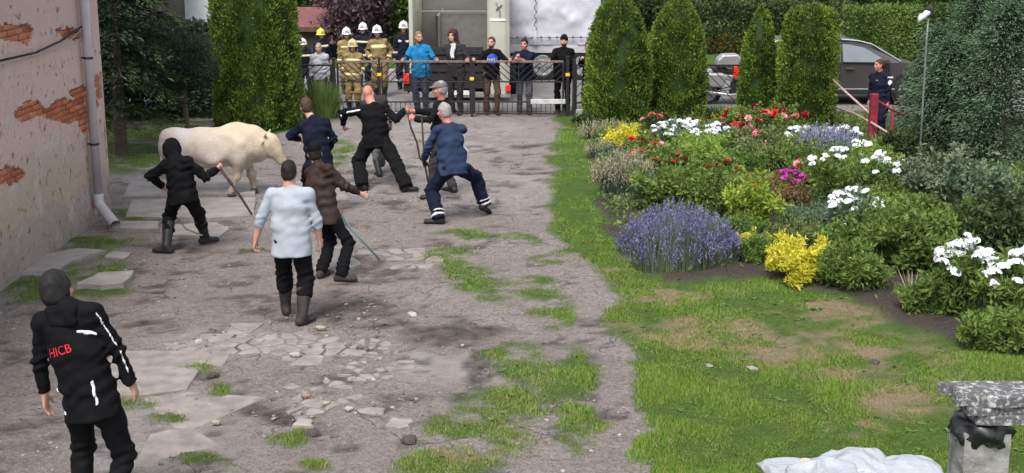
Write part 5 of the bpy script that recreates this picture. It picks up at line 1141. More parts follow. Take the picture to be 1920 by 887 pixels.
def yard_lamp():
    g = G(1722, 332); r = empty('yard_lamp', g, 'thin grey pole with two small white lamp heads beside the conifers', 'lamp'); D = g[1]; top = P(1741, 26, D)
    met = mat('galvanised', (.2, .22, .21), .5, .15, 6, .05, metal=.4); wh = mat('lamp_white', (.75, .76, .8), .4, .05)
    mb = MB(); mb.tube([g, P(1730, 200, D), P(1737, 80, D), top], .016, 8); mb.build('pole', met, r, True, off=g)
    t = top - g
    for dx, dz, s in ((-.1, -.05, 1.0), (-.03, .0, 1.0)):
        mb = MB(); A = frame(nrm((0, 1, .3)), nrm((.2, -.3, 1)), nrm((-.9, -.4, -.25)), t + V3(dx, -.03, dz)); mb.lathe([(.001, -.05), (.045, -.045), (.055, 0), (.075, .06), (.07, .075), (.001, .078)], 16, A); mb.build('lamp_head', wh, r, True)
    mb = MB(); mb.box(t + V3(-.05, -.05, -.04), t + V3(.07, .06, .1), bev=.012); mb.build('junction_box', mat('black_plastic', (.02, .02, .02)), r)
yard_lamp()
# ------------------------------------------------------------------ lichen slab on a pillar, plastic bag, crumpled white sheeting
def pillar():
    D = 8.7; g = PZ(1822, 0, D); r = empty('concrete_pillar', g, 'weathered grey pillar at the lawn edge carrying a lichen-covered slab', 'pillar')
    stone = mat('weathered_pillar', (.24, .235, .23), .95, .35, 9, .8, 40)
    z1 = P(1790, 800, D)[2]; w = .155
    mb = MB(); ns = 12; pts = [(x, y) for x, y in ((-w, -w), (w, -w), (w, w), (-w, w))]
    v = []; f = []
    for k in range(ns): z = -.05 + (z1 + .05) * k / (ns - 1); v += [(x * (1 + rng.normal(0, .025)), y * (1 + rng.normal(0, .025)), z) for x, y in ((-w, -w), (0, -w * 1.02), (w, -w), (w * 1.02, 0), (w, w), (0, w), (-w, w), (-w * 1.02, 0))]
    for k in range(ns - 1):
        for q in range(8): f.append((k * 8 + q, k * 8 + (q + 1) % 8, (k + 1) * 8 + (q + 1) % 8, (k + 1) * 8 + q))
    f.append(tuple(range((ns - 1) * 8, ns * 8))); mb.add(v, f); mb.build('shaft', stone, r)
    # slab pile, stepped pieces
    lich = mat('lichen_slab', (.1, .098, .105), .95, .3, 30, .35, 60, col2=(.45, .45, .44), lohi=(.5, .68)); zt = P(1790, 722, D)[2]
    s = empty('lichen_slab', g + V3(0, 0, z1 + .09), 'rough slab mottled with pale lichen resting on the pillar', 'slab')
    def ragged(n, pts, za, zb, jit=.02):
        q = []
        for i in range(len(pts)):
            a = np.array(pts[i]); b = np.array(pts[(i + 1) % len(pts)])
            for t in (0, .25, .5, .75): q.append(a + (b - a) * t + rng.normal(0, jit, 2))
        mb = MB(); nn = len(q); vv = [(x, y, za) for x, y in q] + [(x, y, zb - .015 + rng.normal(0, .006)) for x, y in q] + [(x * .95, y * .95, zb) for x, y in q]
        mb.add(vv, [tuple(range(nn))[::-1], tuple(range(2 * nn, 3 * nn))] + [(i, (i + 1) % nn, nn + (i + 1) % nn, nn + i) for i in range(nn)] + [(nn + i, nn + (i + 1) % nn, 2 * nn + (i + 1) % nn, 2 * nn + i) for i in range(nn)]); return mb.build(n, lich, s)
    H = zt - z1 - .09
    ragged('upper_plate', [(-.24, -.22), (.34, -.2), (.36, .12), (-.23, .08)], H * .62, H); ragged('middle_plate', [(-.17, -.21), (.3, -.2), (.3, .12), (-.17, .1)], H * .34, H * .62 - .003, .012); ragged('lower_plate', [(-.11, -.2), (.28, -.2), (.28, .14), (-.11, .12)], 0, H * .34 - .003, .01)
    # black bag squeezed between slab and pillar
    nn, m_ = 28, 9; A, B = np.meshgrid(np.linspace(0, 2 * np.pi, nn, endpoint=False), np.linspace(0, 1, m_), indexing='ij'); rr = .165 + .05 * np.sin(B * 3.14) + .02 * np.sin(A * 5 + B * 6) + .012 * np.sin(A * 11 - B * 9)
    v = np.stack([rr * np.cos(A) * .98, rr * np.sin(A) * .98, -.11 + .195 * B + .012 * np.sin(A * 3)], -1).reshape(-1, 3); i = np.arange(nn * m_).reshape(nn, m_); j = np.roll(i, -1, 0); f = np.stack([i[:, :-1], j[:, :-1], j[:, 1:], i[:, 1:]], -1).reshape(-1, 4)
    o = mesh_np('plastic_bag', v, [f, np.array([i[::-1, 0]]), np.array([i[:, -1]])], mat('black_bag', (.012, .012, .014), .3, .2, 6, .3, spec=.6), None, True); o.location = tuple(g + V3(0, 0, z1)); tag(o, 'black plastic bag wrapped round the pillar top under the slab', 'bag')
pillar()
def sheeting():
    cl = mat('white_plastic_sheet', (.37, .395, .44), .35, .1, 5, .9, 7, spec=.5, bdist=.05)
    L = [(1492, 896, 120, 22, 'flat crumpled white plastic sheet on the lawn beside the beige rag'), (1604, 890, 150, 34, 'largest crumpled white plastic bag lying on the lawn'), (1706, 896, 120, 24, 'crumpled white plastic bag lying nearest the pillar'), (1545, 925, 150, 60, 'white plastic sheet lying under the largest bag')]
    for q, (px, py, wpx, hpx, lab) in enumerate(L):
        g = G(px, py); R = wpx / 2 / FPX * 10.2; n = 40; A = np.linspace(-1, 1, n); X, Y = np.meshgrid(A, A, indexing='ij'); p = np.stack([X * R + q * 5, Y * R * .8, X * 0], -1)
        hgt = hpx / FPX * 9.0; rid = .55 + 1.1 * np.abs(fbm(p, 400 + q, .5, 2)) - .8 * np.abs(fbm(p + 3, 440 + q, .22, 2)); ed = np.clip((1 - np.abs(X) ** 3) * (1 - np.abs(Y) ** 3) * 2.5, 0, 1)
        Z = (.03 + hgt * np.clip(rid, .0, 1) * (.5 + .5 * np.cos(X * 1.4) * np.cos(Y * 1.4))) * ed + .03 + .002 * q; wob = fbm(p + 9, 420 + q, .2, 2) * .06
        v = np.stack([X * R + wob, Y * R * .8 + wob[::-1], Z], -1).reshape(-1, 3); i = np.arange(n * n).reshape(n, n); f = np.stack([i[:-1, :-1], i[1:, :-1], i[1:, 1:], i[:-1, 1:]], -1).reshape(-1, 4)
        o = mesh_np('plastic_sheet', v, f, cl, None, True); o.location = (g[0], g[1], 0); s = o.modifiers.new('thickness', 'SOLIDIFY'); s.thickness = .006; tag(o, lab, 'plastic sheet', 'white sheeting on the lawn')
    g = G(1512, 886); v, f = stone_verts(1, 77, .4); o = mesh_np('beige_rag', v * [.11, .09, .12], f, mat('beige_cloth', (.5, .42, .34), .9, .15, 10, .3), None, True); o.location = (g[0], g[1], .07); s = o.modifiers.new('soft', 'SUBSURF'); s.levels = 2; s.render_levels = 2; tag(o, 'crumpled beige rag lying on the white plastic sheet', 'rag')
sheeting()
# ------------------------------------------------------------------ bodies: smooth-blended fields meshed by surface nets
class Field:
    def __init__(s, lo, hi, h):
        s.lo = np.array(lo, float); s.h = h; s.n = np.ceil((np.array(hi) - s.lo) / h).astype(int) + 1
        s.F = np.full(s.n, 1.0, np.float32); s.ax = [s.lo[k] + h * np.arange(s.n[k]) for k in range(3)]
    def grid(s, lo, hi):
        sl = []
        for k in range(3):
            a = max(0, int((lo[k] - s.lo[k]) / s.h) - 1); b = min(s.n[k], int((hi[k] - s.lo[k]) / s.h) + 3)
            if b <= a: return None, None
            sl.append(slice(a, b))
        g = np.stack(np.meshgrid(*[s.ax[k][sl[k]] for k in range(3)], indexing='ij'), -1)
        return tuple(sl), g
    def put(s, fn, lo, hi, k=0.02, clip=None, sub=False):
        m = k + s.h * 2.5; sl, g = s.grid(np.array(lo) - m, np.array(hi) + m)
        if sl is None: return
        d = fn(g)
        for c in (clip or []):
            d = np.maximum(d, (g - c[0]) @ np.array(c[1]))
        a = s.F[sl]
        if sub: s.F[sl] = np.maximum(a, -d); return
        if k <= 0: s.F[sl] = np.minimum(a, d); return
        t = np.clip(.5 + .5 * (a - d) / k, 0, 1); s.F[sl] = a * (1 - t) + d * t - k * t * (1 - t)
    def bone(s, a, b, ra, rb, side=None, k=0.02, clip=None, sub=False):
        """tapered limb; ra, rb radius or (width, depth) with width measured along side"""
        a = np.array(a, float); b = np.array(b, float); ra = np.atleast_1d(ra).astype(float); rb = np.atleast_1d(rb).astype(float)
        R = max(ra.max(), rb.max()); lo = np.minimum(a, b) - R; hi = np.maximum(a, b) + R; ba = b - a; L2 = ba @ ba + 1e-9
        def fn(g):
            pa = g - a; t = np.clip(pa @ ba / L2, 0, 1); q = pa - t[..., None] * ba
            if len(ra) == 1 or side is None: return np.sqrt((q * q).sum(-1)) - (ra[0] + (rb[0] - ra[0]) * t)
            sv = nrm(side); qs = q @ sv; w = ra[0] + (rb[0] - ra[0]) * t; d = ra[1] + (rb[1] - ra[1]) * t; o2 = np.maximum((q * q).sum(-1) - qs * qs, 0)
            return (np.sqrt((qs / w) ** 2 + o2 / d ** 2) - 1) * np.minimum(w, d)
        s.put(fn, lo, hi, k, clip, sub)
    def ell(s, c, axes, r, k=0.02, clip=None, sub=False):
        c = np.array(c, float); A = np.array(axes, float); r = np.array(r, float); R = r.max()
        def fn(g): q = (g - c) @ A.T / r; return (np.sqrt((q * q).sum(-1)) - 1) * r.min()
        s.put(fn, c - R, c + R, k, clip, sub)
    def wrinkle(s, amp, seed, freq=26.0):
        r = np.random.default_rng(seed); g = np.stack(np.meshgrid(*s.ax, indexing='ij'), -1); m = np.abs(s.F) < .08; q = g[m]; d = 0
        for i in range(6):
            kk = r.normal(size=3); kk[2] *= 1.5; kk = nrm(kk) * freq * r.uniform(.5, 1.5); d = d + np.sin(q @ kk + r.uniform(0, 6.28) + 1.5 * np.sin(q @ kk[[1, 2, 0]] * .6))
        s.F[m] += (amp / 2.4) * d
    def rings(s, c, d, amp, freq, w, rad, ph=0.0):
        """soft creases across a limb near a joint"""
        amp *= getattr(s, 'ring', 1.0); c = np.array(c); sl, g = s.grid(c - rad * 1.3, c + rad * 1.3)
        if sl is None: return
        q = g - c; t = q @ nrm(d); e = np.cross(nrm(d), (.3, .9, .2)); r2 = (q * q).sum(-1)
        s.F[sl] += np.where(np.abs(s.F[sl]) < .06, amp * np.sin(freq * t + 22 * (q @ e) + ph + 1.3 * np.sin(q @ e * 31)) * np.exp(-(t / w) ** 2) * np.clip(1.4 - np.sqrt(r2) / rad, 0, 1), 0)
    def mesh(s, F=None): return surface_nets(s.F if F is None else F, s.lo, s.h)
def surface_nets(F, lo, h):
    F = F.copy(); F[0] = F[-1] = 1; F[:, 0] = F[:, -1] = 1; F[:, :, 0] = F[:, :, -1] = 1
    S = F < 0; nx, ny, nz = F.shape
    cs = [(i, j, k) for i in (0, 1) for j in (0, 1) for k in (0, 1)]
    sl = lambda c: tuple(slice(c[q], F.shape[q] - 1 + c[q]) for q in range(3))
    cnt = sum(S[sl(c)].astype(np.int8) for c in cs); act = (cnt > 0) & (cnt < 8); ids = np.argwhere(act)
    if len(ids) == 0: return np.zeros((0, 3)), np.zeros((0, 4), int)
    num = np.zeros((len(ids), 3)); den = np.zeros(len(ids)); val = {c: F[ids[:, 0] + c[0], ids[:, 1] + c[1], ids[:, 2] + c[2]].astype(float) for c in cs}
    for a in cs:
        for ax in range(3):
            if a[ax]: continue
            b = list(a); b[ax] = 1; b = tuple(b); va, vb = val[a], val[b]; x = (va < 0) != (vb < 0); t = np.where(x, va / np.where(va - vb == 0, 1, va - vb), 0)
            p = np.tile(np.array(a, float), (len(ids), 1)); p[:, ax] += t; num[x] += p[x]; den[x] += 1
    V = lo + h * (ids + num / den[:, None]); vid = np.full(act.shape, -1, np.int64); vid[act] = np.arange(len(ids)); Q = []
    for ax in range(3):
        o = [q for q in range(3) if q != ax]; a = [slice(None)] * 3; b = [slice(None)] * 3; a[ax] = slice(0, -1); b[ax] = slice(1, None)
        e = S[tuple(a)] != S[tuple(b)]; idx = np.argwhere(e); k = (idx[:, o[0]] > 0) & (idx[:, o[1]] > 0) & (idx[:, o[0]] < F.shape[o[0]] - 1) & (idx[:, o[1]] < F.shape[o[1]] - 1); idx = idx[k]
        def cell(d0, d1): c = idx.copy(); c[:, o[0]] -= d0; c[:, o[1]] -= d1; return vid[c[:, 0], c[:, 1], c[:, 2]]
        q = np.stack([cell(1, 1), cell(0, 1), cell(0, 0), cell(1, 0)], 1); ins = S[idx[:, 0], idx[:, 1], idx[:, 2]]
        if ax == 1: ins = ~ins
        q[~ins] = q[~ins][:, ::-1]; Q.append(q)
    Q = np.concatenate(Q); return V, Q[(Q >= 0).all(1)]
def relax(V, Q, it=1):
    for _ in range(it):
        s = np.zeros_like(V); c = np.zeros(len(V))
        for i in range(4):
            a, b = Q[:, i], Q[:, (i + 1) % 4]
            for q in range(3): s[:, q] += np.bincount(a, V[b, q], len(V)) + np.bincount(b, V[a, q], len(V))
            c += np.bincount(a, minlength=len(V)) + np.bincount(b, minlength=len(V))
        V = V * .45 + .55 * s / np.maximum(c, 1)[:, None]
    return V
def fobj(name, fld, m, parent, off, F=None, sm=1):
    V, Q = fld.mesh(F)
    if len(V) == 0: return None
    return mesh_np(name, relax(V, Q, sm), Q, m, parent, True, off=off)

SKIN = mat('skin', (.50, .285, .215), .6, .1, 14, .05); SKINR = mat('skin_reddened', (.52, .22, .17), .6, .12, 14, .05)
def ik(a, t, l1, l2, pole):
    a = np.array(a, float); t = np.array(t, float); d = t - a; L = np.linalg.norm(d); mx = (l1 + l2) * .995
    if L > mx: t = a + d / L * mx; d = t - a; L = mx
    L = max(L, abs(l1 - l2) + .02); u = d / np.linalg.norm(d); x = (l1 * l1 - l2 * l2 + L * L) / (2 * L); hgt = math.sqrt(max(l1 * l1 - x * x, 0)); p = np.array(pole, float); p = p - u * (p @ u)
    return a + u * x + nrm(p) * hgt, a + u * L
FAB = {}
def fab(name, col, rough=.85, **k): return mat('cloth_' + name, col, rough, k.get('var', .18), k.get('scale', 9), k.get('bump', .4), k.get('bscale', 10), bdist=.03, spec=.1)
HAIRM = {n: mat('hair_' + n, c, .7, .3, 40, .4, 120) for n, c in dict(dark=(.013, .010, .009), brown=(.06, .036, .022), grey=(.3, .28, .27), black=(.012, .011, .011), fair=(.2, .13, .07)).items()}
def person(label, group, S, pel, nb, head, yaw, wrists, feet, o, fine=.015, hipyaw=None, faceyaw=None, facepitch=0.0, elbows=None, knees=None, footyaw=None, toes=None):
    """pel, nb, head: world points; wrists/feet: (left, right) world points; yaw 0 = facing away from the camera"""
    pel, nb, head = map(np.array, (pel, nb, head)); hipyaw = yaw if hipyaw is None else hipyaw; faceyaw = yaw if faceyaw is None else faceyaw
    fw = lambda y: np.array([math.sin(y), math.cos(y), 0.0]); rt = lambda y: np.array([math.cos(y), -math.sin(y), 0.0])
    ax = nrm(nb - pel); f0 = fw(yaw); sv = nrm(rt(yaw) - ax * (rt(yaw) @ ax)); fv = np.cross(ax, sv); fv = fv if fv @ f0 > 0 else -fv
    hv = rt(hipyaw); hf = fw(hipyaw); O = np.array([pel[0], pel[1], 0.0]); base = (np.array(feet[0]) + np.array(feet[1])) / 2; O = np.array([base[0], base[1], 0.0])
    root = empty('person', O, label, 'person', group)
    loose = o.get('loose', .012); fat = o.get('fat', 1.0); h = fine
    shw = .172 * S * o.get('sh', 1); sh = [nb - ax * .06 * S - sv * shw, nb - ax * .06 * S + sv * shw]
    hip = [pel - hv * .09 * S, pel + hv * .09 * S]
    el, wr = [], []
    for i in (0, 1):
        sgn = -1 if i == 0 else 1; pole = (elbows[i] if elbows and elbows[i] is not None else sv * sgn * .8 - fv * .6 - np.array([0, 0, .5])); e, w = ik(sh[i], wrists[i], .285 * S, .255 * S, pole); el.append(e); wr.append(w)
    kn, an = [], []
    for i in (0, 1):
        ft = np.array(feet[i], float); a0 = ft + [0, 0, .095 * S]; pole = knees[i] if knees and knees[i] is not None else hf + (hv * (-.25 if i == 0 else .25)); k, a = ik(hip[i], a0, .43 * S, .42 * S, pole); kn.append(k); an.append(a)
    toev = []
    for i in (0, 1):
        y = hipyaw if footyaw is None or footyaw[i] is None else footyaw[i]; td = fw(y + (-.18 if i == 0 else .18))
        if toes and toes[i] is not None: td = nrm(td + np.array([0, 0, toes[i]]))
        toev.append(td)
    allp = np.array([pel, nb, head, *sh, *el, *wr, *hip, *kn, *an]); lo = allp.min(0) - .33; hi = allp.max(0) + .33
    # ---- top garment
    hem = o.get('hem', .12) * S; T = Field(np.minimum(np.minimum(pel, nb), np.minimum(np.min(el, 0), np.min(wr, 0))) - .36, np.maximum(np.maximum(pel, nb), np.maximum(np.max(el, 0), np.max(wr, 0))) + .36, h)
    w0 = pel + ax * .16 * S; c0 = pel + ax * .36 * S; t0 = nb - ax * .08 * S; hc = [(pel - ax * hem, -ax)]; lx = loose
    belly = fv * .03 * (fat - 1) * 2
    T.bone(pel - ax * (hem + .12), w0 + belly, (.188 * S * fat ** .5 + lx, .148 * S * fat ** .5 + lx), (.155 * S * fat + lx, .112 * S * fat + lx), sv, .03, hc)
    T.bone(w0 + belly, c0, (.155 * S * fat + lx, .112 * S * fat + lx), (.166 * S + lx, .116 * S + lx), sv, .04, hc); T.bone(c0, t0, (.166 * S + lx, .116 * S + lx), (.14 * S + lx, .082 * S + lx * .6), sv, .04)
    T.bone(sh[0] - ax * .01, sh[1] - ax * .01, .056 * S + lx * .5, .056 * S + lx * .5, None, .05); T.bone(nb - ax * .05, nb + ax * .02 * S, (.1 * S, .075 * S), (.066 * S, .062 * S), sv, .05)
    for i in (0, 1): T.bone(nb - ax * .03, sh[i], .046 * S + lx * .4, .052 * S + lx * .5, None, .05)
    slv = o.get('sleeve', 'long')
    for i in (0, 1):
        fd = nrm(wr[i] - el[i]); ud = nrm(el[i] - sh[i])
        if slv == 'long':
            T.bone(sh[i], el[i], .054 * S + lx * .6, .044 * S + lx * .6, None, .025); T.bone(el[i], wr[i] + fd * .03, .044 * S + lx * .6, .034 * S + lx * .5, None, .02, [(wr[i] - fd * .01, fd)])
        elif slv == 'mid':
            e2 = el[i] + fd * .11; T.bone(sh[i], el[i], .054 * S + lx * .7, .048 * S + lx * .7, None, .025); T.bone(el[i], e2 + fd * .05, .048 * S + lx * .7, .045 * S + lx * .7, None, .02, [(e2, fd)])
        else:
            e2 = sh[i] + (el[i] - sh[i]) * .72; T.bone(sh[i], e2 + ud * .06, .062 * S + lx, .056 * S + lx, None, .03, [(e2, ud)])
    T.ring = o.get('ring', 1.0)
    for i in (0, 1): T.rings(el[i], wr[i] - sh[i], .012, 85, .12, .16, i); T.rings(wr[i], wr[i] - el[i], .007, 120, .08, .12, 2 + i); T.rings(sh[i] - ax * .06, ax - sv * (1 - 2 * i) * .6, .009, 60, .12, .18, 3 + i)
    T.rings(w0 - ax * .05, ax, .010, 55, .13, .3, 1.0); T.rings(c0 - fv * .1, ax + sv * .5, .006, 45, .15, .25, 4)
    T.wrinkle(o.get('wr', .009), o.get('seed', 1)); F0 = T.F.copy()
    top = fobj(o.get('topname', 'jacket'), T, o['top'], root, O)
    gg = None
    def band(name, m, fn, grow=.006, parent=None):
        nonlocal gg
        if gg is None: gg = np.stack(np.meshgrid(*T.ax, indexing='ij'), -1)
        F = np.maximum(F0 - grow, fn(gg)); return fobj(name, T, m, parent or top, O, F, 0)
    for b in o.get('bands', []):
        kind = b[0]; m = b[1]
        if kind == 'torso': band('reflective_band', m, lambda g, u=b[2], w=b[3]: np.maximum(np.abs((g - pel) @ ax - u * S) - w, np.abs((g - pel) @ sv) - .2 * S * max(fat, 1.0)))
        elif kind == 'sleeve':
            for i in (0, 1): fd = nrm(wr[i] - el[i]); band('sleeve_band', m, lambda g, i=i, fd=fd: np.maximum(np.abs((g - el[i]) @ fd - b[2] * S) - b[3], np.sqrt(np.maximum(((g - el[i]) ** 2).sum(-1) - ((g - el[i]) @ fd) ** 2, 0)) - .1 * S))
        elif kind == 'armstripe':      # stripe along the outside of an arm
            i = b[2]; out = nrm(b[3])
            for (A, B) in ((sh[i], el[i]), (el[i], wr[i])):
                d = nrm(B - A); L = np.linalg.norm(B - A); n2 = nrm(np.cross(d, out)); band('sleeve_stripe', m, lambda g, A=A, d=d, L=L, n2=n2: np.maximum(np.maximum(np.maximum(np.abs((g - A) @ n2) - b[4], np.sqrt(np.maximum(((g - A) ** 2).sum(-1) - ((g - A) @ d) ** 2, 0)) - .085 * S), -((g - A) @ out)), np.maximum(-((g - A) @ d) - .01, (g - A) @ d - L + .03)), .005)
        elif kind == 'spot':           # patch around a chest/back point: (m, offset along sv, axis height, front sign, radius)
            c = pel + sv * b[2] * S + ax * b[3] * S; fs = b[4]; band(b[6] if len(b) > 6 else 'emblem', m, lambda g: np.maximum(np.sqrt(((g - c) @ sv) ** 2 + ((g - c) @ ax) ** 2) - b[5], -fs * ((g - c) @ fv) + .01), .005)
        elif kind == 'rect':
            c = pel + sv * b[2] * S + ax * b[3] * S; fs = b[4]; ti = b[7] if len(b) > 7 else 0; e1 = sv * math.cos(ti) + ax * math.sin(ti); e2 = ax * math.cos(ti) - sv * math.sin(ti); band('stripe', m, lambda g: np.maximum(np.maximum(np.abs((g - c) @ e1) - b[5], np.abs((g - c) @ e2) - b[6]), -fs * ((g - c) @ fv) + .005), .005)
        elif kind == 'side':           # vertical stripe down a flank
            sg = b[2]; band('side_stripe', m, lambda g: np.maximum(np.maximum(np.abs((g - pel) @ fv + b[3]) - .018, -sg * ((g - pel) @ sv) + .1), np.abs((g - pel) @ ax - .2 * S) - .25 * S), .005)
    # ---- trousers
    lb = o.get('legloose', .014); B = Field(np.minimum(np.min(kn + an, 0), np.min(hip, 0)) - .25, np.maximum(np.max(kn + an, 0), np.max(hip, 0)) + .3, h * 1.3)
    B.bone(hip[0], hip[1], (.1 * S, .1 * S), (.1 * S, .1 * S), hv, .03); B.bone(pel + ax * .02, pel + ax * .12, (.145 * S * fat, .11 * S * fat), (.14 * S * fat, .1 * S * fat), hv, .03)
    boots = o.get('boots', None)
    for i in (0, 1):
        sdn = nrm(an[i] - kn[i]); end = an[i] - sdn * (.0 if not boots else .22 * S); B.bone(hip[i] + hf * .0, kn[i], .090 * S + lb * .7, .06 * S + lb, None, .02)
        B.bone(kn[i], an[i] + sdn * .06, .063 * S + lb, .047 * S + lb * 1.3, None, .02, [(an[i] + sdn * (.035 if not boots else -.2 * S), sdn)])
    for i in (0, 1): B.rings(kn[i], an[i] - hip[i], .013, 80, .13, .18, i); B.rings(an[i] - nrm(an[i] - kn[i]) * .1, an[i] - kn[i], .013, 95, .11, .16, 1 + i); B.rings(hip[i] - ax * .06, ax + hv * (.8 - 1.6 * i), .009, 60, .12, .2, 2 + i)
    B.wrinkle(o.get('wr', .01), o.get('seed', 1) + 50, 30); tro = fobj('trousers', B, o['bottom'], root, O)
    if o.get('legband'):
        g2 = np.stack(np.meshgrid(*B.ax, indexing='ij'), -1)
        for i in (0, 1):
            sdn = nrm(an[i] - kn[i])
            for (dd, ww, mm) in o['legband']: fobj('leg_band', B, mm, tro, O, np.maximum(B.F - .006, np.maximum(np.abs((g2 - an[i]) @ sdn + dd) - ww, np.sqrt(((g2 - an[i]) ** 2).sum(-1)) - .3)), 0)
    # ---- shoes
    for i in (0, 1):
        a = an[i]; td = toev[i]; sdn = nrm(an[i] - kn[i]); dn = nrm(np.array([0, 0, -1.0]) - td * (-td[2])); heel = a + dn * .055 * S - td * .05; toe = a + dn * .06 * S + td * .165 * S; sid = np.cross(td, dn)
        f = Field(np.minimum(np.minimum(heel, toe), kn[i] if boots else a) - .15, np.maximum(np.maximum(heel, toe), kn[i] if boots else a) + .15, min(h, .014)); cp = [(a + dn * .092 * S, dn)]
        f.bone(heel, toe, (.042 * S, .05 * S), (.046 * S, .034 * S), sid, .02, cp); f.bone(a, heel + td * .03, .05 * S, .048 * S, None, .03, cp)
        f.bone(a + dn * .05 - td * .06, toe + td * .012, (.05 * S, .036 * S), (.053 * S, .036 * S), sid, .004, cp + [(a + dn * .068 * S, -dn)])
        if boots: top_ = a - sdn * boots * S; f.bone(a, top_ - sdn * .06, .054 * S, .068 * S + lb, None, .03, [(top_, -sdn)])
        else: f.bone(a, a - sdn * .03, .05 * S, .05 * S, None, .02)
        fobj('boot' if boots else 'shoe', f, o['shoe'], root, O)
    # ---- head, neck, hands and the body under the clothes: one skin mesh
    hd = nrm(np.array([math.sin(faceyaw) * math.cos(facepitch), math.cos(faceyaw) * math.cos(facepitch), math.sin(facepitch)])); hu = nrm((nrm(head - nb) * .35 + np.array([0, 0, .65])) - hd * ((nrm(head - nb) * .35 + np.array([0, 0, .65])) @ hd)); hs_ = np.cross(hd, hu); A = [hs_, hd, hu]; q = S
    Hf = Field(head - .26 * q, head + .26 * q, .0095 if fine <= .016 else .014); pt = lambda s_, f_, u_: head + (hs_ * s_ + hd * f_ + hu * u_) * q
    Hf.ell(pt(0, -.012, .025), A, np.array([.076, .096, .098]) * q, .02); Hf.ell(pt(0, .028, -.055), A, np.array([.058, .066, .068]) * q, .03); Hf.ell(pt(0, .06, -.1), A, np.array([.026, .024, .022]) * q, .02)
    Hf.bone(pt(0, .088, .012), pt(0, .108, -.032), .010 * q, .015 * q, None, .012); Hf.bone(pt(-.04, .076, .03), pt(.04, .076, .03), .012 * q, .012 * q, None, .012); Hf.bone(pt(-.02, .086, -.066), pt(.02, .086, -.066), .009 * q, .009 * q, None, .008)
    for sg in (-1, 1): Hf.ell(pt(sg * .034, .098, .008), A, np.array([.017, .014, .011]) * q, 0, None, True); Hf.ell(pt(sg * .08, -.005, -.015), A, np.array([.012, .024, .034]) * q, .008); Hf.ell(pt(sg * .05, .062, -.03), A, np.array([.024, .02, .022]) * q, .015)
    nk = o.get('neck', 1.0); Hf.bone(nb - ax * .03, pt(0, -.02, -.06), .062 * q * nk, .055 * q * nk, None, .03)
    parts = [Hf.mesh()]; parts[0] = (relax(*parts[0], 1), parts[0][1])
    curl = o.get('curl', .5); gl = o.get('gloves')
    hands = []
    for i in (0, 1):
        fd = nrm(wr[i] - el[i]); fd = nrm(fd + np.array(o['handdir'][i])) if o.get('handdir') and o['handdir'][i] is not None else fd
        inn = nrm(-sv * (-1 if i == 0 else 1) - fd * (-sv * (-1 if i == 0 else 1) @ fd)); thumb = nrm(np.cross(inn, fd)); thumb = thumb if thumb @ (fv + np.array([0, 0, .3])) > 0 else -thumb
        w = wr[i]; Z = Field(w - .26, w + .26, .009 if fine <= .016 else .0115); cu = curl[i] if isinstance(curl, (list, tuple)) else curl
        Z.bone(w - fd * .01, w + fd * .085 * S, (.028 * S, .021 * S), (.041 * S, .016 * S), thumb, .012)
        for j, (off, L) in enumerate(((.03, .074), (.011, .083), (-.009, .077), (-.028, .06))):
            b0 = w + fd * .085 * S + thumb * off * S; a1 = cu * .9; d1 = fd * math.cos(a1) + inn * math.sin(a1); a2 = cu * 2.1; d2 = fd * math.cos(a2) + inn * math.sin(a2); m1 = b0 + d1 * L * .5 * S; Z.bone(b0, m1, .0098 * S, .0092 * S, None, .004); Z.bone(m1, m1 + d2 * L * .5 * S, .0092 * S, .008 * S, None, .004)
        t1 = w + fd * .03 * S + thumb * .03 * S; t2 = t1 + nrm(thumb * .7 + fd * .7 + inn * .35) * .04 * S; Z.bone(t1, t2, .014 * S, .011 * S, None, .01); Z.bone(t2, t2 + nrm(fd * .85 + inn * .4 * (cu + .3)) * .034 * S, .011 * S, .009 * S, None, .006)
        if slv != 'long': Z2 = Field(np.minimum(el[i], w) - .12, np.maximum(el[i], w) + .12, .014); Z2.bone(el[i] - nrm(el[i] - sh[i]) * .13, el[i], .042 * S, .041 * S, None, .02); Z2.bone(el[i], el[i] + (w - el[i]) * .35, .042 * S, .043 * S, None, .02); Z2.bone(el[i] + (w - el[i]) * .35, w + fd * .01, .043 * S, .027 * S, None, .02); hands.append(Z2.mesh())
        else: Z.bone(w - fd * .06, w, .03 * S, .027 * S, None, .01)
        vv, qq = Z.mesh(); hands.append((relax(vv, qq, 1), qq))
    U = Field(lo, hi, .034)
    U.bone(pel, c0, (.12 * S, .08 * S), (.13 * S, .085 * S), sv, .03); U.bone(c0, t0, (.13 * S, .085 * S), (.11 * S, .06 * S), sv, .03); U.bone(t0, nb + ax * .02, .06 * S, .045 * S)
    for i in (0, 1): U.bone(t0, sh[i], .045, .045); U.bone(sh[i], el[i], .042, .036); U.bone(el[i], wr[i], .036, .026); U.bone(pel, hip[i], .07, .07); U.bone(hip[i], kn[i], .07, .048); U.bone(kn[i], an[i], .046, .035)
    parts += hands + [U.mesh()]; V = []; Q = []; c = 0
    for v, f_ in parts: V.append(v); Q.append(f_ + c); c += len(v)
    mids = np.zeros(sum(len(x[1]) for x in parts), int); skin = o.get('skin', SKIN)
    ms = [skin]
    if gl is not None: n0 = len(parts[0][1]); n1 = sum(len(x[1]) for x in hands); mids[n0:n0 + n1] = 1; ms.append(gl)
    body = mesh_np('body', np.concatenate(V), np.concatenate(Q), ms, root, True, off=O, mids=mids)
    # eyes, brows, lips
    ey = mat('eye_dark', (.02, .014, .012), .3, .1)
    mb = MB()
    for sg in (-1, 1): mb.lathe([(.001, -.008), (.012, -.003), (.013, .002), (.001, .009)], 8, frame(hs_, hu * .6, hd, pt(sg * .033, .081, .008)))
    mb.build('eyes', ey, body, True, off=O)
    hc_ = o.get('hair', 'brown'); hl = o.get('hairlen', .010)
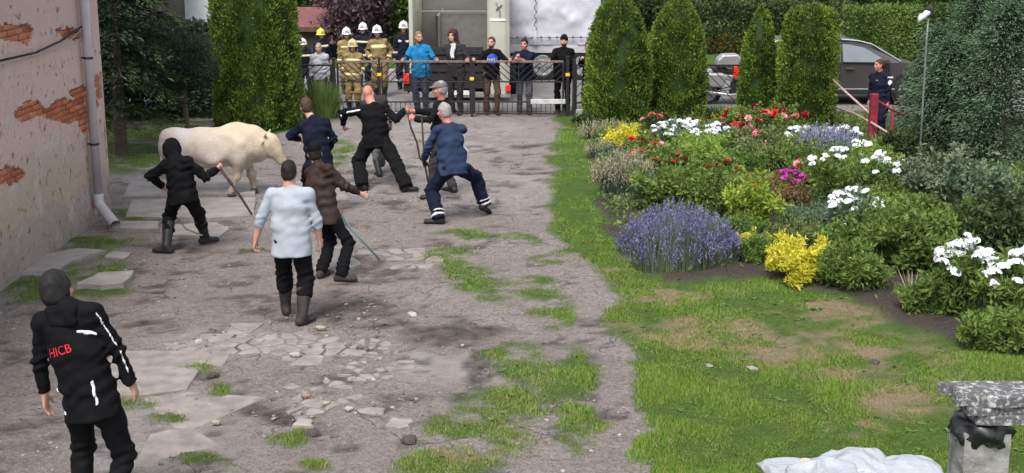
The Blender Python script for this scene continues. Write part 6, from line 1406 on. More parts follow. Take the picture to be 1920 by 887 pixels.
    if o.get('brows', True):
        mb = MB()
        for sg in (-1, 1): mb.bar(pt(sg * .018, .089, .03), pt(sg * .055, .076, .03), .008, .009)
        mb.build('eyebrows', HAIRM.get(hc_ if hc_ else 'brown', HAIRM['brown']), body, off=O)
    if hc_:
        K = Field(head - .24, head + .24, .0115 if fine <= .016 else .015); K.ell(pt(0, -.014, .027), A, np.array([.077 + hl, .098 + hl, .1 + hl]) * q, .01, [(pt(0, .055, .05), nrm(hd * .75 - hu * .55)), (pt(0, -.06, -.07), -hu)]); K.ell(pt(0, -.06, -.03), A, np.array([.07 + hl * .6, .05 + hl, .06]) * q, .02, [(pt(0, 0, -.085), -hu), (pt(0, -.005, 0), hd)])
        K.wrinkle(.004, 7, 80); fobj('hair', K, HAIRM[hc_], root, O)
    if o.get('beard'):
        K = Field(head - .2, head + .2, .009); K.ell(pt(0, .028, -.06), A, np.array([.0625, .069, .072]) * q, .01, [(pt(0, .0, -.066), hu)]); K.ell(pt(0, .06, -.1), A, np.array([.03, .03, .028]) * q, .02, [(pt(0, .0, -.07), hu)]); fobj('beard', K, HAIRM[o['beard']], root, O)
    hg = o.get('hat')
    if hg == 'helmet':
        M = frame(hs_ * q, hd * q, hu * q, pt(0, -.012, .03)); hm = o['hatm']; mb = MB()
        mb.lathe([(.001, .152), (.035, .149), (.075, .132), (.108, .098), (.124, .055), (.13, .01), (.133, -.015), (.15, -.024), (.148, -.032), (.12, -.022), (.112, .02), (.001, .1)], 26, M, .93, 1.13); hel = mb.build('helmet', hm, root, True, off=O)
        mb = MB(); mb.tube([pt(0, -.15, .05), pt(0, -.1, .155), pt(0, -.01, .187), pt(0, .08, .16), pt(0, .125, .09)], [.01, .016, .018, .016, .01], 8); mb.build('crest', hm, hel, True, off=O)
        K = Field(head - .3, head + .3, .012); K.ell(pt(0, -.02, -.01), A, np.array([.106, .125, .11]) * q, .02, [(pt(0, .02, 0), hd), (pt(0, 0, .03), hu)]); K.bone(pt(0, -.1, -.03), pt(0, -.085, -.13), (.09, .035), (.085, .03), hs_, .03); fobj('neck_guard', K, mat('cloth_neck_guard', (.02, .02, .022), .8), hel, O)
        mb = MB(); mb.prism([(-.05, .0), (.05, .0), (.042, .06), (0, .08), (-.042, .06)], 0, .012, frame(hs_ * q, nrm(hu - hd * .25) * q, nrm(hd + hu * .25) * q, pt(0, .135, .05))); mb.build('helmet_badge', o.get('badge', mat('helmet_badge_grey', (.25, .25, .26), .4)), hel, off=O)
        mb = MB()
        for sg in (-1, 1): mb.tube([pt(sg * .095, .02, .0), pt(sg * .075, .045, -.07), pt(sg * .02, .07, -.125), pt(0, .072, -.13)], .008, 6)
        mb.build('chin_strap', M_CHAS, hel, off=O)
    elif hg in ('cap', 'flatcap'):
        K = Field(head - .3, head + .3, .0095); K.ell(pt(0, -.012, .055), A, np.array([.09, .113, .088 if hg == 'cap' else .075]) * q, .01, [(pt(0, 0, .028), -hu)])
        K.bone(pt(0, .07, .045), pt(0, .145, .03), (.075, .012), (.05, .01), hs_, .015); fobj('cap', K, o['hatm'], root, O)
    elif hg == 'beanie':
        K = Field(head - .3, head + .3, .0095); K.ell(pt(0, -.012, .045), A, np.array([.09, .112, .1]) * q, .01, [(pt(0, 0, .012), nrm(-hu + hd * .1))]); K.wrinkle(.003, 3, 60); fobj('beanie', K, o['hatm'], root, O)
    elif hg == 'hood':
        K = Field(head - .34, head + .34, .0105); K.ell(pt(0, -.025, .02), A, np.array([.108, .135, .135]) * q, .02); K.bone(pt(0, -.06, -.05), nb - ax * .03 - fv * .03, (.1, .085), (.13, .08), sv, .05); K.ell(pt(0, .12, -.01), A, np.array([.075, .085, .1]) * q, 0, None, True); K.wrinkle(.005, 5, 45); fobj('hood', K, o['hatm'], root, O)
    elif hg == 'hood_down':
        K = Field(nb - .3, nb + .3, .013); K.bone(nb - sv * .08 - fv * .05, nb + sv * .08 - fv * .05, .05, .05, None, .04); K.bone(nb - sv * .06 - fv * .08 - ax * .08, nb + sv * .06 - fv * .08 - ax * .08, .04, .04, None, .05); K.wrinkle(.006, 5, 45); fobj('hood', K, o['hatm'], root, O)
    if o.get('collar'):
        K = Field(nb - .2, nb + .2, .011); K.bone(nb - ax * .02, nb + ax * .055, .085 * S, .078 * S, None, .01, [(nb + ax * .05 * S, ax)]); fobj('collar', K, o['collar'], root, O)
    # printed lettering wrapped on the jacket
    for t in o.get('text', []):
        txt, m, su, sa, fs, size, tilt = t[:7]; cu_ = bpy.data.curves.new('t', 'FONT'); cu_.body = txt; cu_.size = size; cu_.align_x = 'CENTER'; cu_.align_y = 'CENTER'; ob = bpy.data.objects.new('t', cu_); C.objects.link(ob); dg = bpy.context.evaluated_depsgraph_get(); me = bpy.data.meshes.new_from_object(ob.evaluated_get(dg)); bpy.data.objects.remove(ob)
        c = pel + sv * su * S + ax * sa * S; xs = sv * (-fs); bvh = BVHTree.FromPolygons([tuple(v.co) for v in top.data.vertices], [tuple(p.vertices) for p in top.data.polygons]); ct, st_ = math.cos(tilt), math.sin(tilt)
        for v in me.vertices:
            x, y = v.co.x * ct - v.co.y * st_, v.co.x * st_ + v.co.y * ct; pw = c + xs * x + ax * y + fv * fs * .5 - O; hit = bvh.ray_cast(Vector(pw), Vector(-fv * fs)); pp = (np.array(hit[0]) if hit[0] is not None else pw - fv * fs * .38) + fv * fs * (.008 + (t[7] if len(t) > 7 else 0)); v.co = Vector(pp)
        me.materials.clear(); me.materials.append(m); ob = bpy.data.objects.new('lettering', me); C.objects.link(ob); ob.parent = top
    return dict(root=root, wr=wr, el=el, O=O, pt=pt, fv=fv, sv=sv, ax=ax, an=an)
# ---- cloth colours
K_BLACK = fab('black', (.006, .006, .008)); K_BLACK2 = fab('black_worn', (.008, .008, .010)); K_NAVY = fab('navy', (.008, .011, .024)); K_NAVYT = fab('navy_trousers', (.009, .012, .028)); K_BLUE = fab('blue_sweat', (.024, .038, .08)); K_SWEAT = fab('pale_sweater', (.34, .385, .44), var=.06, bump=.3)
K_BROWN = fab('brown_leather', (.036, .024, .021), .55); K_GREY = fab('grey_hoodie', (.35, .36, .4)); K_GREYT = fab('grey_trousers', (.1, .1, .11)); K_TAN = fab('fire_tan', (.24, .175, .085)); K_TAN2 = fab('fire_tan_dark', (.17, .12, .06)); K_FDARK = fab('fire_dark', (.015, .016, .028)); K_CYAN = fab('blue_jacket', (.015, .17, .36)); K_CYAND = fab('blue_jacket_dark', (.008, .035, .1)); K_CHAR = fab('charcoal', (.035, .033, .036)); K_MUD = fab('brown_trousers', (.1, .065, .05)); K_DENIM = fab('grey_denim', (.085, .085, .1)); K_SLATE = fab('slate_trousers', (.05, .058, .085)); K_POL = fab('police_navy', (.011, .013, .028)); K_DENIMB = fab('dark_blue_jeans', (.04, .06, .12))
K_WHITE = fab('white_trim', (.7, .7, .72)); K_REFL = mat('reflective_tape', (.62, .6, .3), .4, .12, 20, .1); K_REFS = mat('reflective_silver', (.62, .62, .6), .4, .12, 20, .1); RUB = mat('rubber_boot', (.022, .022, .024), .5, .25, 10, .1); RUBM = mat('muddy_boot', (.035, .031, .029), .75, .4, 14, .2); LEA = mat('black_shoe', (.014, .013, .013), .5, .2, 10, .1); TRAIN = mat('trainer', (.12, .12, .13), .6, .4, 30, .1)
H_WHITE = mat('helmet_white', (.72, .73, .76), .3, .05, 5, .02, spec=.5); H_YEL = mat('helmet_fluorescent', (.72, .74, .02), .35, .05, 5, .02, spec=.5); H_GOLD = mat('helmet_gold', (.62, .5, .22), .35, .15, 5, .02, spec=.5)
Y_ = 'people handling the bull in the yard'
def foot(px, py): g = G(px, py); return g
rad = math.radians
PEOPLE = {}
def yard_people():
    # man in the pale sweater, walking away
    D = 13.75; PEOPLE['sweater'] = person('man in pale grey-blue sweater and black trousers walking towards the bull', Y_, 1.0, PZ(546, .90, D), PZ(543, 1.45, D + .02), PZ(542, 1.62, D + .06), 0.02, [PZ(474, .79, D + .05), PZ(600, .86, D + .12)], [foot(534, 594) + [0, .1, .0], foot(567, 608)],
        dict(top=K_SWEAT, topname='sweater', bottom=K_BLACK, shoe=RUBM, boots=.3, sleeve='mid', hem=.17, fat=1.22, wr=.006, ring=.4, loose=.014, sh=1.09, legloose=.026, hair='dark', hairlen=.006, neck=1.12, seed=2, curl=.7), .0135, footyaw=(0, .35), elbows=[V3(-1, -.3, -.2), V3(1, -.3, -.2)])
    # hooded man with stick
    D = 16.75; PEOPLE['hood'] = person('man in black hooded top leaning with a stick behind the bull', Y_, 1.0, P(342, 364, D), P(331, 298, D + .05), P(326, 280, D + .17), rad(25), [P(308, 352, D + .28), P(408, 316, D + .22)], [foot(313, 474), foot(386, 458)],
        dict(top=K_BLACK, topname='hoodie', bottom=K_BLACK2, shoe=RUB, boots=.34, hem=.13, loose=.024, legloose=.022, fat=1.02, hat='hood', hatm=K_BLACK, hair='dark', seed=3, curl=1.1), .0135, footyaw=(rad(-70), rad(40)), elbows=[V3(-1, -.2, .1), V3(.2, -.5, -.6)], knees=[V3(-.35, .9, 0), V3(.3, .9, 0)])
    # brown leather jacket, dark cap, pole
    D = 15.7; PEOPLE['brown'] = person('man in brown leather jacket and dark cap with one arm stretched out', Y_, .97, P(608, 398, D), P(597, 312, D + .1), P(590, 287, D + .18), rad(40), [P(628, 388, D + .25), P(678, 364, D + .1)], [foot(603, 520), foot(640, 527)],
        dict(top=K_BROWN, bottom=K_BLACK, shoe=RUBM, hem=.15, loose=.024, fat=1.05, hat='cap', hatm=K_BLACK, hair='dark', seed=4, curl=.8), .0135, faceyaw=rad(-10), footyaw=(rad(30), rad(80)), elbows=[V3(0, -.6, -.5), V3(.3, -.4, -.7)])
    # dark navy top, seen from behind
    D = 19.0; PEOPLE['navy'] = person('brown-haired man in dark navy top standing at the muzzle of the bull', Y_, 1.0, PZ(597, .86, D), PZ(587, 1.395, D + .1), PZ(574, 1.575, D + .2), rad(-25), [P(562, 262, D + .35), P(612, 285, D + .3)], [foot(586, 402), foot(616, 398)],
        dict(top=K_NAVY, topname='sweatshirt', bottom=K_BLACK, shoe=RUB, boots=.3, hem=.15, loose=.02, fat=1.08, hair='brown', hairlen=.012, seed=5, curl=.9), .015, elbows=[V3(-1, -.4, -.2), V3(1, -.4, -.2)])
    # bald man in black tracksuit
    D = 21.1; PEOPLE['bald'] = person('bald man in black tracksuit with white sleeve stripes bracing his legs apart', Y_, 1.03, P(705, 262, D), P(699, 198, D + .1), P(691, 175, D + .22), rad(-4), [P(644, 234, D + .12), P(758, 209, D + .14)], [foot(680, 357), foot(762, 361)],
        dict(top=K_BLACK, bottom=K_BLACK2, shoe=LEA, hem=.14, loose=.028, legloose=.045, fat=1.12, hair=None, skin=SKINR, sh=1.1, seed=6, neck=1.2, curl=1.0, bands=[('armstripe', K_WHITE, 0, (-.4, -.9, .15), .016), ('armstripe', K_WHITE, 1, (.0, -.6, -.8), .012)]), .015, faceyaw=rad(15), footyaw=(rad(-60), rad(70)), elbows=[V3(-.6, -.4, .1), V3(.6, -.3, -.3)], knees=[V3(-.5, .7, 0), V3(.6, .6, 0)])
    # man hidden behind the bald man: grey trousers
    D = 22.3; person('man in grey trousers mostly hidden behind the bald man', Y_, .95, PZ(712, .82, D), PZ(700, 1.27, D + .1), PZ(693, 1.42, D + .2), rad(-10), [P(700, 240, D + .4), P(735, 240, D + .4)], [foot(702, 348) * [1, 0, 1] + V3(0, D - .25, 0), foot(714, 346)],
        dict(top=K_CHAR, bottom=K_GREYT, shoe=RUB, boots=.26, hair='brown', seed=7), .018)
    # flat cap, arms towards the left
    D = 20.5; PEOPLE['cap'] = person('man in grey flat cap and black jacket reaching towards the bald man', Y_, 1.02, PZ(826, .92, D), PZ(829, 1.46, D + .03), PZ(824, 1.66, D), rad(-75), [P(778, 222, D - .25), P(776, 208, D + .22)], [foot(812, 374), foot(852, 377)],
        dict(top=K_BLACK2, bottom=K_CHAR, shoe=LEA, hem=.16, loose=.022, hat='flatcap', hatm=fab('grey_cap', (.14, .13, .135)), hair='grey', seed=8, skin=SKINR, curl=.9), .016, faceyaw=rad(-95), footyaw=(rad(-80), rad(-60)))
    # blue sweatshirt, ankle bands
    D = 18.6; PEOPLE['blue'] = person('grey-haired man in blue sweatshirt and navy trousers lunging with reflective ankle bands', Y_, 1.04, P(850, 315, D), P(842, 234, D + .12), P(833, 209, D + .14), rad(-28), [P(796, 300, D + .22), P(812, 292, D + .42)], [foot(822, 420), foot(908, 404) + V3(0, 0, .07)],
        dict(top=K_BLUE, topname='sweatshirt', bottom=K_NAVYT, shoe=LEA, hem=.1, loose=.022, legloose=.035, fat=1.15, sh=1.06, hair='grey', hairlen=.004, skin=SKINR, neck=1.15, seed=9, curl=1.1, gloves=mat('black_glove', (.014, .014, .015), .7), bands=[('side', K_WHITE, 1, .05)], legband=[(.02, .022, K_REFS), (.085, .014, K_REFS)]), .0145, faceyaw=rad(-40), footyaw=(rad(-75), rad(20)), toes=(None, -.5), elbows=[V3(-.5, -.7, -.2), V3(.3, .5, -.8)], knees=[V3(-.5, .6, 0), V3(.3, .5, -.2)])
    # the man in the foreground
    D = 8.75; M_RED = mat('red_print', (.5, .02, .03), .6, .1)
    PEOPLE['front'] = person('man in black softshell jacket with white piping and red lettering on the back', Y_, 1.06, PZ(172, .93, D), P(124, 578, D + .02), P(108, 545, D + .1), rad(8), [P(84, 752, D + .12), P(254, 732, D + .08)], [PZ(150, 0, D + .12), PZ(210, 0, D - .05)],
        dict(top=K_BLACK, bottom=K_BLACK2, shoe=LEA, hem=.09, loose=.018, legloose=.016, fat=1.0, sh=1.02, hair='black', hairlen=.02, hat='hood_down', hatm=K_BLACK, seed=10, curl=.35, wr=.006,
             bands=[('rect', K_WHITE, .105, .10, -1, .011, .09, -.03), ('rect', K_WHITE, -.17, .06, -1, .011, .1, .15), ('rect', K_WHITE, .13, .49, -1, .065, .011, -.42), ('armstripe', K_WHITE, 1, (.55, -.8, .25), .0085)],
             text=[('HICB', M_RED, -.05, .41, -1, .085, .16)]), .0125, elbows=[V3(-1, -.2, -.1), V3(1, -.3, .0)])
yard_people()
F_ = 'people waiting at the gate'
def stander(label, px, ytop, yfeet, yaw, o, hands=None, wr=None, dpx=0, hat=0.0, Dmin=29.55, group=F_, wide=1.0, faceyaw=None, D=None):
    D = D or max(G(px, yfeet)[1], Dmin); h = P(px, ytop, D)[2] - hat; S = h / 1.785; x = PZ(px, 1.0, D)[0]; f = np.array([math.sin(yaw), math.cos(yaw), 0]); r = np.array([math.cos(yaw), -math.sin(yaw), 0]); b = np.array([x, D, 0.0])
    W = [b + (r * -.25 + f * .06) * S + V3(0, 0, .82 * S), b + (r * .25 + f * .06) * S + V3(0, 0, .82 * S)]
    if wr == 'belly': W = [b + (-r * .1 + f * .2) * S + V3(0, 0, 1.08 * S), b + (r * .1 + f * .2) * S + V3(0, 0, 1.08 * S)]
    if wr == 'hips': W = [b + (-r * .22 + f * .02) * S + V3(0, 0, 1.0 * S), b + (r * .22 + f * .02) * S + V3(0, 0, 1.0 * S)]
    if hands:
        for i in (0, 1):
            if hands[i] is not None: W[i] = np.array(hands[i])
    rr = np.random.default_rng(int(px)); j = rr.normal(0, .015, 3)
    return person(label, group, S, b + V3(0, 0, .925 * S), b + f * .03 + V3(j[0], j[1], 1.465 * S), b + f * .06 + V3(j[0] * 1.6, j[1], 1.655 * S), yaw, W, [b - r * .1 * wide + f * .04, b + r * .11 * wide - f * .03], o, .019, faceyaw=faceyaw, elbows=[-r * .4 - f * .35 + V3(0, 0, -.9), r * .4 - f * .35 + V3(0, 0, -.9)])
def rail(px, dz=.03): return PZ(px, 1.2 + dz, GD)
def crowd():
    tanb = [('torso', K_REFL, .40, .028), ('torso', K_REFL, .03, .032), ('sleeve', K_REFL, .16, .024)]; legb = [(.16, .03, K_REFL)]
    fk = dict(shoe=RUB, boots=.2, hat='helmet', hair='dark', legloose=.03, loose=.03)
    stander('firefighter in dark uniform and white helmet half hidden by the tall cedar', 571, 70, 180, rad(165), dict(fk, top=K_FDARK, bottom=K_FDARK, hatm=H_WHITE, bands=tanb[:1], seed=21), hat=.06)
    stander('man in light grey hoodie standing at the side fence', 600, 80, 205, rad(185), dict(top=K_GREY, topname='hoodie', bottom=K_CHAR, shoe=LEA, hair='grey', hairlen=.006, loose=.03, hat='hood_down', hatm=K_GREY, seed=22))
    stander('firefighter in fluorescent yellow helmet behind the man in the grey hoodie', 604, 52, 168, rad(150), dict(fk, top=K_FDARK, bottom=K_FDARK, hatm=H_YEL, bands=tanb[:1], seed=23), hat=.06)
    stander('firefighter in tan turnout gear and gold helmet standing in front of the others', 662, 72, 208, rad(182), dict(fk, top=K_TAN, bottom=K_TAN, hatm=H_GOLD, bands=tanb, legband=legb, seed=24, fat=1.12), wr='hips', hat=.06)
    stander('firefighter in tan gear and white helmet directly behind the gold-helmeted one', 652, 50, 178, rad(170), dict(fk, top=K_TAN, bottom=K_TAN2, hatm=H_WHITE, bands=tanb, seed=25), hat=.06)
    stander('firefighter in dark uniform and white helmet between the two tan-clad ones', 682, 41, 166, rad(185), dict(fk, top=K_FDARK, bottom=K_FDARK, hatm=H_WHITE, bands=tanb, seed=26), hat=.06)
    stander('firefighter in tan jacket and white helmet with hands on hips', 712, 46, 184, rad(180), dict(fk, top=K_TAN, bottom=K_TAN2, hatm=H_WHITE, bands=[('torso', K_REFL, .40, .045), ('sleeve', K_REFL, .2, .024)], seed=27), wr='hips', hat=.06)
    stander('firefighter in black uniform and white helmet beside the livestock trailer', 757, 38, 170, rad(178), dict(fk, top=K_FDARK, bottom=K_FDARK, hatm=H_WHITE, bands=[('rect', K_REFS, -.09, .4, 1, .05, .03), ('rect', K_REFS, .09, .4, 1, .05, .03), ('sleeve', K_REFS, .12, .03)], legband=[(.2, .03, K_REFS)], seed=28), hat=.06)
    stander('bearded man in bright blue jacket gripping the gate rail', 790, 58, 206, rad(195), dict(top=K_CYAN, bottom=K_SLATE, shoe=LEA, hair='fair', hairlen=.004, beard='brown', skin=SKINR, loose=.028, fat=1.15, sh=1.08, collar=K_CYAN, seed=29, curl=1.2, bands=[('sleeve', K_CYAND, .03, .05)]), D=29.5, hands=[rail(820), rail(755)], faceyaw=rad(155))
    p = stander('man in dark hooded jacket holding a white cloth to his face', 856, 55, 204, rad(200), dict(top=K_CHAR, bottom=K_CHAR, shoe=LEA, hair='dark', loose=.03, hat='hood', hatm=fab('hood_maroon', (.06, .03, .035)), seed=30, curl=1.0), D=29.5, hands=[rail(878), P(849, 90, 29.3)], faceyaw=rad(205))
    cl = empty('white_cloth', p['wr'][1], 'white cloth held to the face of the man in the dark hood', 'cloth'); n = 14; U, Vv = np.meshgrid(np.linspace(-1, 1, n), np.linspace(0, 1, n), indexing='ij'); w = .05 * (1 - .3 * Vv) + .0 * U
    vv = np.stack([U * w + .012 * np.sin(Vv * 7), -.06 + .02 * np.sin(U * 6 + Vv * 3), .1 - Vv * .32], -1).reshape(-1, 3); i = np.arange(n * n).reshape(n, n); f = np.stack([i[:-1, :-1], i[1:, :-1], i[1:, 1:], i[:-1, 1:]], -1).reshape(-1, 4); o = mesh_np('cloth_sheet', vv, f, K_WHITE, cl, True); s = o.modifiers.new('thickness', 'SOLIDIFY'); s.thickness = .01
    BLUED = mat('emblem_blue', (.03, .06, .4), .7, .1); WH = mat('emblem_white', (.75, .75, .8), .7, .05)
    stander('man in black sweatshirt with a round blue NASA emblem leaning on the gate', 922, 68, 214, rad(170), dict(top=K_BLACK, topname='sweatshirt', bottom=K_MUD, shoe=LEA, hair='brown', hairlen=.008, beard='brown', loose=.02, seed=31, curl=1.1, bands=[('spot', BLUED, 0.0, .36, 1, .125)], text=[('NASA', WH, 0.0, .355, 1, .092, 0.0)]), D=29.48, hands=[rail(956), rail(888)], faceyaw=rad(200))
    stander('man in navy sweater with an orange chest stripe resting crossed arms on the gate', 984, 72, 213, rad(185), dict(top=K_NAVYT, topname='sweater', bottom=K_DENIM, shoe=LEA, sleeve='mid', hair='dark', hairlen=.012, skin=SKINR, loose=.024, fat=1.12, seed=32, curl=.5, bands=[('torso', fab('orange_stripe', (.35, .07, .03)), .33, .012)]), D=29.5, hands=[rail(976, .05), rail(968, .09)], faceyaw=rad(200))
    stander('man in black beanie and black jacket standing behind the short gate leaf', 1056, 65, 198, rad(188), dict(top=K_BLACK, bottom=K_BLACK2, shoe=LEA, hair='dark', beard='dark', hat='beanie', hatm=K_BLACK2, loose=.03, seed=33, fat=1.1, collar=K_BLACK), D=29.55, hands=[None, rail(1030)])
    stander('man leaning past the gate-side cedar to look into the yard', 1106, 78, 205, rad(215), dict(top=K_BLACK2, bottom=K_CHAR, shoe=LEA, hair='brown', loose=.026, seed=34, curl=.8), D=29.7, hands=[None, PZ(1090, 1.22, 29.4)], faceyaw=rad(210))
    WB = mat('police_badge', (.7, .72, .78), .6, .05)
    po = stander('police officer in dark navy uniform standing by the broken red fence', 1652, 110, 281, rad(232), D=25.7, o=dict(top=K_POL, bottom=K_POL, shoe=LEA, hair='brown', hairlen=.006, loose=.026, legloose=.03, seed=35, skin=SKINR, collar=K_POL, bands=[('rect', WB, -.02, .43, 1, .03, .012)]), group=None, faceyaw=rad(255))
    # sleeve patch and chevrons on the officer's arm facing the camera
    e = po['el'][0]; s_ = e + V3(0, 0, .2)
    tp = [c for c in po['root'].children if c.name.startswith('jacket')][0]; bv = BVHTree.FromPolygons([tuple(v.co) for v in tp.data.vertices], [tuple(p_.vertices) for p_ in tp.data.polygons])
    def patch(nm, cx, cz, w, hh, m, rnd):
        n = 16; pts = [(math.cos(k * 2 * math.pi / n) * w, math.sin(k * 2 * math.pi / n) * hh) for k in range(n)] if rnd else [(-w, -hh), (w, -hh), (w, hh), (-w, hh)]; v = []
        for (x, z) in pts:
            q = Vector((s_[0] + cx + x - po['O'][0], s_[1] - 1.0 - po['O'][1], s_[2] + cz + z)); hit = bv.ray_cast(q, Vector((0, 1, 0))); v.append(tuple(hit[0] + Vector((0, -.008, 0))) if hit[0] is not None else (q.x, s_[1] - .06 - po['O'][1], q.z))
        mb = MB(); mb.add(v, [tuple(range(len(v)))]); mb.build(nm, m, tp)
    patch('sleeve_badge', .0, -.04, .038, .05, WB, True); patch('sleeve_text', 0.0, .06, .05, .014, WB, False)
crowd()

# ------------------------------------------------------------------ sticks, pole, rope
def stick(name, pts, r, m, lab, cat, extra=None):
    o_ = np.array(pts).mean(0); root = empty(name, o_, lab, cat)
    mb = MB(); mb.tube(pts, r, 8); mb.build('shaft', m, root, True, off=o_)
    if extra: a, b, rr, mm = extra; mb = MB(); mb.tube([a, b], rr, 8); mb.build('grip', mm, root, True, off=o_)
    return root
WOOD = mat('dark_stick', (.05, .03, .025), .7, .3, 20, .2); REDW = mat('reddish_stick', (.24, .1, .06), .7, .3, 20, .2); TEAL = mat('pale_blue_pole', (.22, .4, .46), .45, .1); TEALG = mat('pole_grip', (.1, .25, .22), .6)
h = PEOPLE['hood']; w = h['wr'][1] + V3(.04, .03, -.03); stick('wooden_stick', [w + V3(-.02, -.02, .05), w + V3(.22, .1, -.38), P(472, 402, 16.9)], [.016, .018, .014], WOOD, 'dark wooden stick pointed down by the man in the black hood', 'stick', (w, w + V3(.12, .06, -.2), .022, REDW))
w2 = h['wr'][0] + V3(.03, .05, -.05); stick('rope_end', [w2, w2 + V3(.0, .02, -.15), w2 + V3(.06, .03, -.32), w2 + V3(.2, .03, -.52), w2 + V3(.42, .0, -.6)], .011, mat('pale_rope', (.4, .37, .33), .9, .2, 60, .4), 'pale rope hanging from the rear hand of the hooded man', 'rope')
w = PEOPLE['brown']['wr'][0]; stick('plastic_pole', [w + V3(-.06, .03, .1), w + V3(.2, .02, -.3), G(712, 487, .02)], .013, TEAL, 'thin pale blue pole trailing from the man in brown leather to the ground', 'pole', (w + V3(-.06, .03, .1), w + V3(.06, .03, -.07), .018, TEALG))
w = PEOPLE['blue']['wr'][0]; stick('cattle_stick', [w + V3(-.03, .0, .62), w + V3(0, 0, -.05), w + V3(.05, .02, -.35), w + V3(.08, .02, -.68)], [.012, .015, .014, .01], WOOD, 'black stick gripped upright by the man in the blue sweatshirt', 'stick', (w + V3(-.005, 0, .06), w + V3(0, 0, -.1), .02, mat('black_rubber', (.015, .015, .016))))
w = PEOPLE['bald']['wr'][1]; stick('halter_strap', [w + V3(.06, 0, -.03), w + V3(.1, -.02, -.25), w + V3(.2, -.05, -.5), w + V3(.24, -.05, -.75), w + V3(.34, -.05, -.85)], .016, mat('dark_red_strap', (.06, .02, .022), .8), 'dark strap hanging between the bald man and the man in the flat cap', 'strap')

# ------------------------------------------------------------------ the bull
def bull():
    D = 20.55; g = PZ(415, 0, D); O = np.array([g[0], g[1], 0]); root = empty('bull', O, 'cream white bull walking with its head lowered in front of the cedar', 'bull')
    x0 = PZ(308, .9, D)[0]; x1 = PZ(528, .8, D)[0]; L = x1 - x0
    X = lambda t, y, z: V3(x0 + t * L, D + y + .12 * (t - .5), z)
    m, nt, b, out = nodes('cream_hide'); tc = nt.nodes.new('ShaderNodeTexCoord'); n = nt.nodes.new('ShaderNodeTexNoise'); n.inputs['Scale'].default_value = 2.2; n.inputs['Detail'].default_value = 6; nt.links.new(tc.outputs['Object'], n.inputs['Vector'])
    sp = nt.nodes.new('ShaderNodeSeparateXYZ'); nt.links.new(tc.outputs['Object'], sp.inputs[0]); ma = nt.nodes.new('ShaderNodeMath'); ma.operation = 'MULTIPLY_ADD'; ma.inputs[1].default_value = .3; nt.links.new(sp.outputs['X'], ma.inputs[0]); nt.links.new(n.outputs['Fac'], ma.inputs[2])
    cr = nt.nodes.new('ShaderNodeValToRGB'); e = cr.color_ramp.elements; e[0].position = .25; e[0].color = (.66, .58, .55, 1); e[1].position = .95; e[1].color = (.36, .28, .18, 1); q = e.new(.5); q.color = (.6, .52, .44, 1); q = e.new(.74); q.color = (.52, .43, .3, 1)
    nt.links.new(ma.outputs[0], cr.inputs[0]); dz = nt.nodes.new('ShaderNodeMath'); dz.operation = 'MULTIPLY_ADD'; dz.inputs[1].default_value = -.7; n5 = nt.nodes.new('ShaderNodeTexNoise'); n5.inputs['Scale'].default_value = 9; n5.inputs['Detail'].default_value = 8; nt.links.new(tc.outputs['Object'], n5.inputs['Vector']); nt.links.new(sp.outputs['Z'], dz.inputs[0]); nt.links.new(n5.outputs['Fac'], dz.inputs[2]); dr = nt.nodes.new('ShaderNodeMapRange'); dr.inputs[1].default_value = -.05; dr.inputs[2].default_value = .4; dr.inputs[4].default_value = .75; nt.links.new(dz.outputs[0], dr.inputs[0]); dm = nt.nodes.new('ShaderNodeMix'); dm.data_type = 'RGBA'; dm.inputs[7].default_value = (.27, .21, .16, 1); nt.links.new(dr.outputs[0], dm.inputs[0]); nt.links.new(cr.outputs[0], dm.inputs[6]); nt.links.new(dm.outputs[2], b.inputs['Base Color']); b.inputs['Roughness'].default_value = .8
    nb_ = nt.nodes.new('ShaderNodeTexNoise'); nb_.inputs['Scale'].default_value = 45; nb_.inputs['Detail'].default_value = 8; nt.links.new(tc.outputs['Object'], nb_.inputs['Vector']); bp = nt.nodes.new('ShaderNodeBump'); bp.inputs['Strength'].default_value = .6; bp.inputs['Distance'].default_value = .02; nt.links.new(nb_.outputs['Fac'], bp.inputs['Height']); nt.links.new(bp.outputs[0], b.inputs['Normal'])
    F = Field(X(-.12, -.5, -.05), X(1.12, .6, 1.35), .018); sy = (0, 1, 0)
    F.bone(X(.1, 0, .80), X(.34, 0, .75), (.235, .27), (.26, .29), sy, .06); F.bone(X(.34, 0, .75), X(.6, 0, .78), (.26, .30), (.25, .31), sy, .06); F.bone(X(.6, 0, .78), X(.70, 0, .82), (.24, .31), (.2, .27), sy, .06)
    F.bone(X(.03, 0, .92), X(.12, 0, .9), (.14, .1), (.2, .16), sy, .06); F.bone(X(.56, 0, .95), X(.76, 0, .93), (.12, .12), (.12, .13), sy, .08)      # rump, crest
    F.bone(X(.64, 0, .80), X(.87, .0, .79), (.2, .30), (.14, .21), sy, .08); F.bone(X(.62, 0, .56), X(.78, 0, .66), (.09, .1), (.05, .08), sy, .08)    # neck, brisket
    hd0, hd1 = X(.885, 0, .82), X(.985, 0, .54); F.bone(hd0, hd0 * .5 + hd1 * .5, (.135, .14), (.11, .12), sy, .04); F.bone(hd0 * .5 + hd1 * .5, hd1, (.105, .115), (.085, .085), sy, .03); F.bone(X(.9, 0, .8), X(.95, 0, .68), .08, .06, None, .04)
    F.bone(X(.985, -.03, .52), X(.985, .03, .52), .062, .062, None, .02); F.bone(X(.3, 0, .5), X(.48, 0, .48), (.12, .06), (.1, .05), sy, .05)
    legs = [((.10, -.13, .72), (.15, -.14, .52), (.075, -.13, .33), (.10, -.13, .06)), ((.12, .13, .72), (.2, .14, .52), (.15, .14, .33), (.19, .14, .06)),
            ((.64, -.13, .62), (.63, -.14, .46), (.62, -.14, .30), (.56, -.14, .06)), ((.66, .13, .62), (.69, .14, .46), (.72, .14, .30), (.72, .14, .06))]
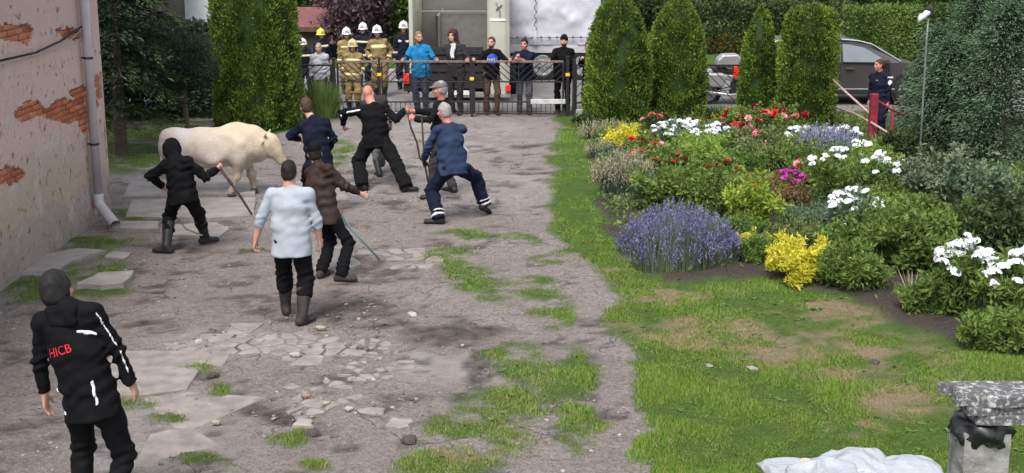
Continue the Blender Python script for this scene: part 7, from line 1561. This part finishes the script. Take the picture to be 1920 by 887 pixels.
    for i, lg in enumerate(legs):
        p = [X(*q) for q in lg]; r = (.155, .095, .052, .042) if i < 2 else (.13, .08, .055, .042); F.bone(p[0], p[1], (r[0] * .72, r[0]), (r[1] * .8, r[1]), sy, .05); F.bone(p[1], p[2], r[1] * .75, r[2], None, .03); F.bone(p[2], p[3], r[2] * .8, r[3], None, .03); F.bone(p[2], p[2], r[2] * 1.05, r[2] * 1.05, None, .03); F.bone(p[3], p[3] + V3(.01, 0, .015), .05, .048, None, .02)
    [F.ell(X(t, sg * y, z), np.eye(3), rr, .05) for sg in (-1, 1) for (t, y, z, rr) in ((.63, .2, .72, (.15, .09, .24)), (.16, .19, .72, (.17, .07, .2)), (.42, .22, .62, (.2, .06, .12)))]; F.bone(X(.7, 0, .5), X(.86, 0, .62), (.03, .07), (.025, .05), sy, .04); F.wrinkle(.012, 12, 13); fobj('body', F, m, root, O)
    horn = mat('hoof_horn', (.07, .05, .04), .6, .2)
    for lg in legs:
        p = X(*lg[3]); mb = MB(); mb.lathe([(.001, -p[2]), (.066, -p[2]), (.062, -p[2] + .03), (.05, .01), (.001, .015)], 12, frame((1, 0, 0), (0, 1, 0), (0, 0, 1), p + V3(.015, 0, .0))); mb.build('hoof', horn, root, True, off=O)
    for s in (-1, 1):
        mb = MB(); b0 = X(.872, s * .095, .92); mb.tube([b0, b0 + V3(.0, s * .06, .03), b0 + V3(.03, s * .09, .08)], [.028, .022, .007], 10); mb.build('horn', mat('pale_horn', (.5, .42, .3), .5, .2), root, True, off=O)
        E = Field(X(.8, s * .2 - .2, .7), X(.92, s * .2 + .2, 1.15), .012); a = X(.86, s * .13, .86); E.bone(a, a + V3(-.03, s * .13, -.03), (.045, .014), (.03, .01), (0, 0, 1), .01); fobj('ear', E, m, root, O)
        mb = MB(); mb.lathe([(.001, -.014), (.016, -.004), (.016, .004), (.001, .016)], 10, frame((1, 0, 0), (0, 0, 1), (0, s, 0), X(.918, s * .118, .74))); mb.build('eye', mat('eye_dark', (.02, .014, .012)), root, True, off=O)
    mb = MB(); mb.box(X(1.0, -.055, .485), X(1.03, .055, .56), bev=.006); mb.build('muzzle', mat('pink_muzzle', (.45, .28, .24), .5, .15), root, off=O)
    T = Field(X(-.1, -.2, .2), X(.12, .2, 1.1), .014); pts = [X(.03, 0, .98), X(-.01, 0, .93), X(-.025, -.02, .75), X(-.02, -.03, .5)]
    for a, b2, ra, rb in zip(pts[:-1], pts[1:], (.05, .035, .025), (.035, .025, .022)): T.bone(a, b2, ra, rb, None, .02)
    T.bone(pts[3], pts[3] + V3(.01, 0, -.14), .04, .028, None, .02); fobj('tail', T, m, root, O)
bull()
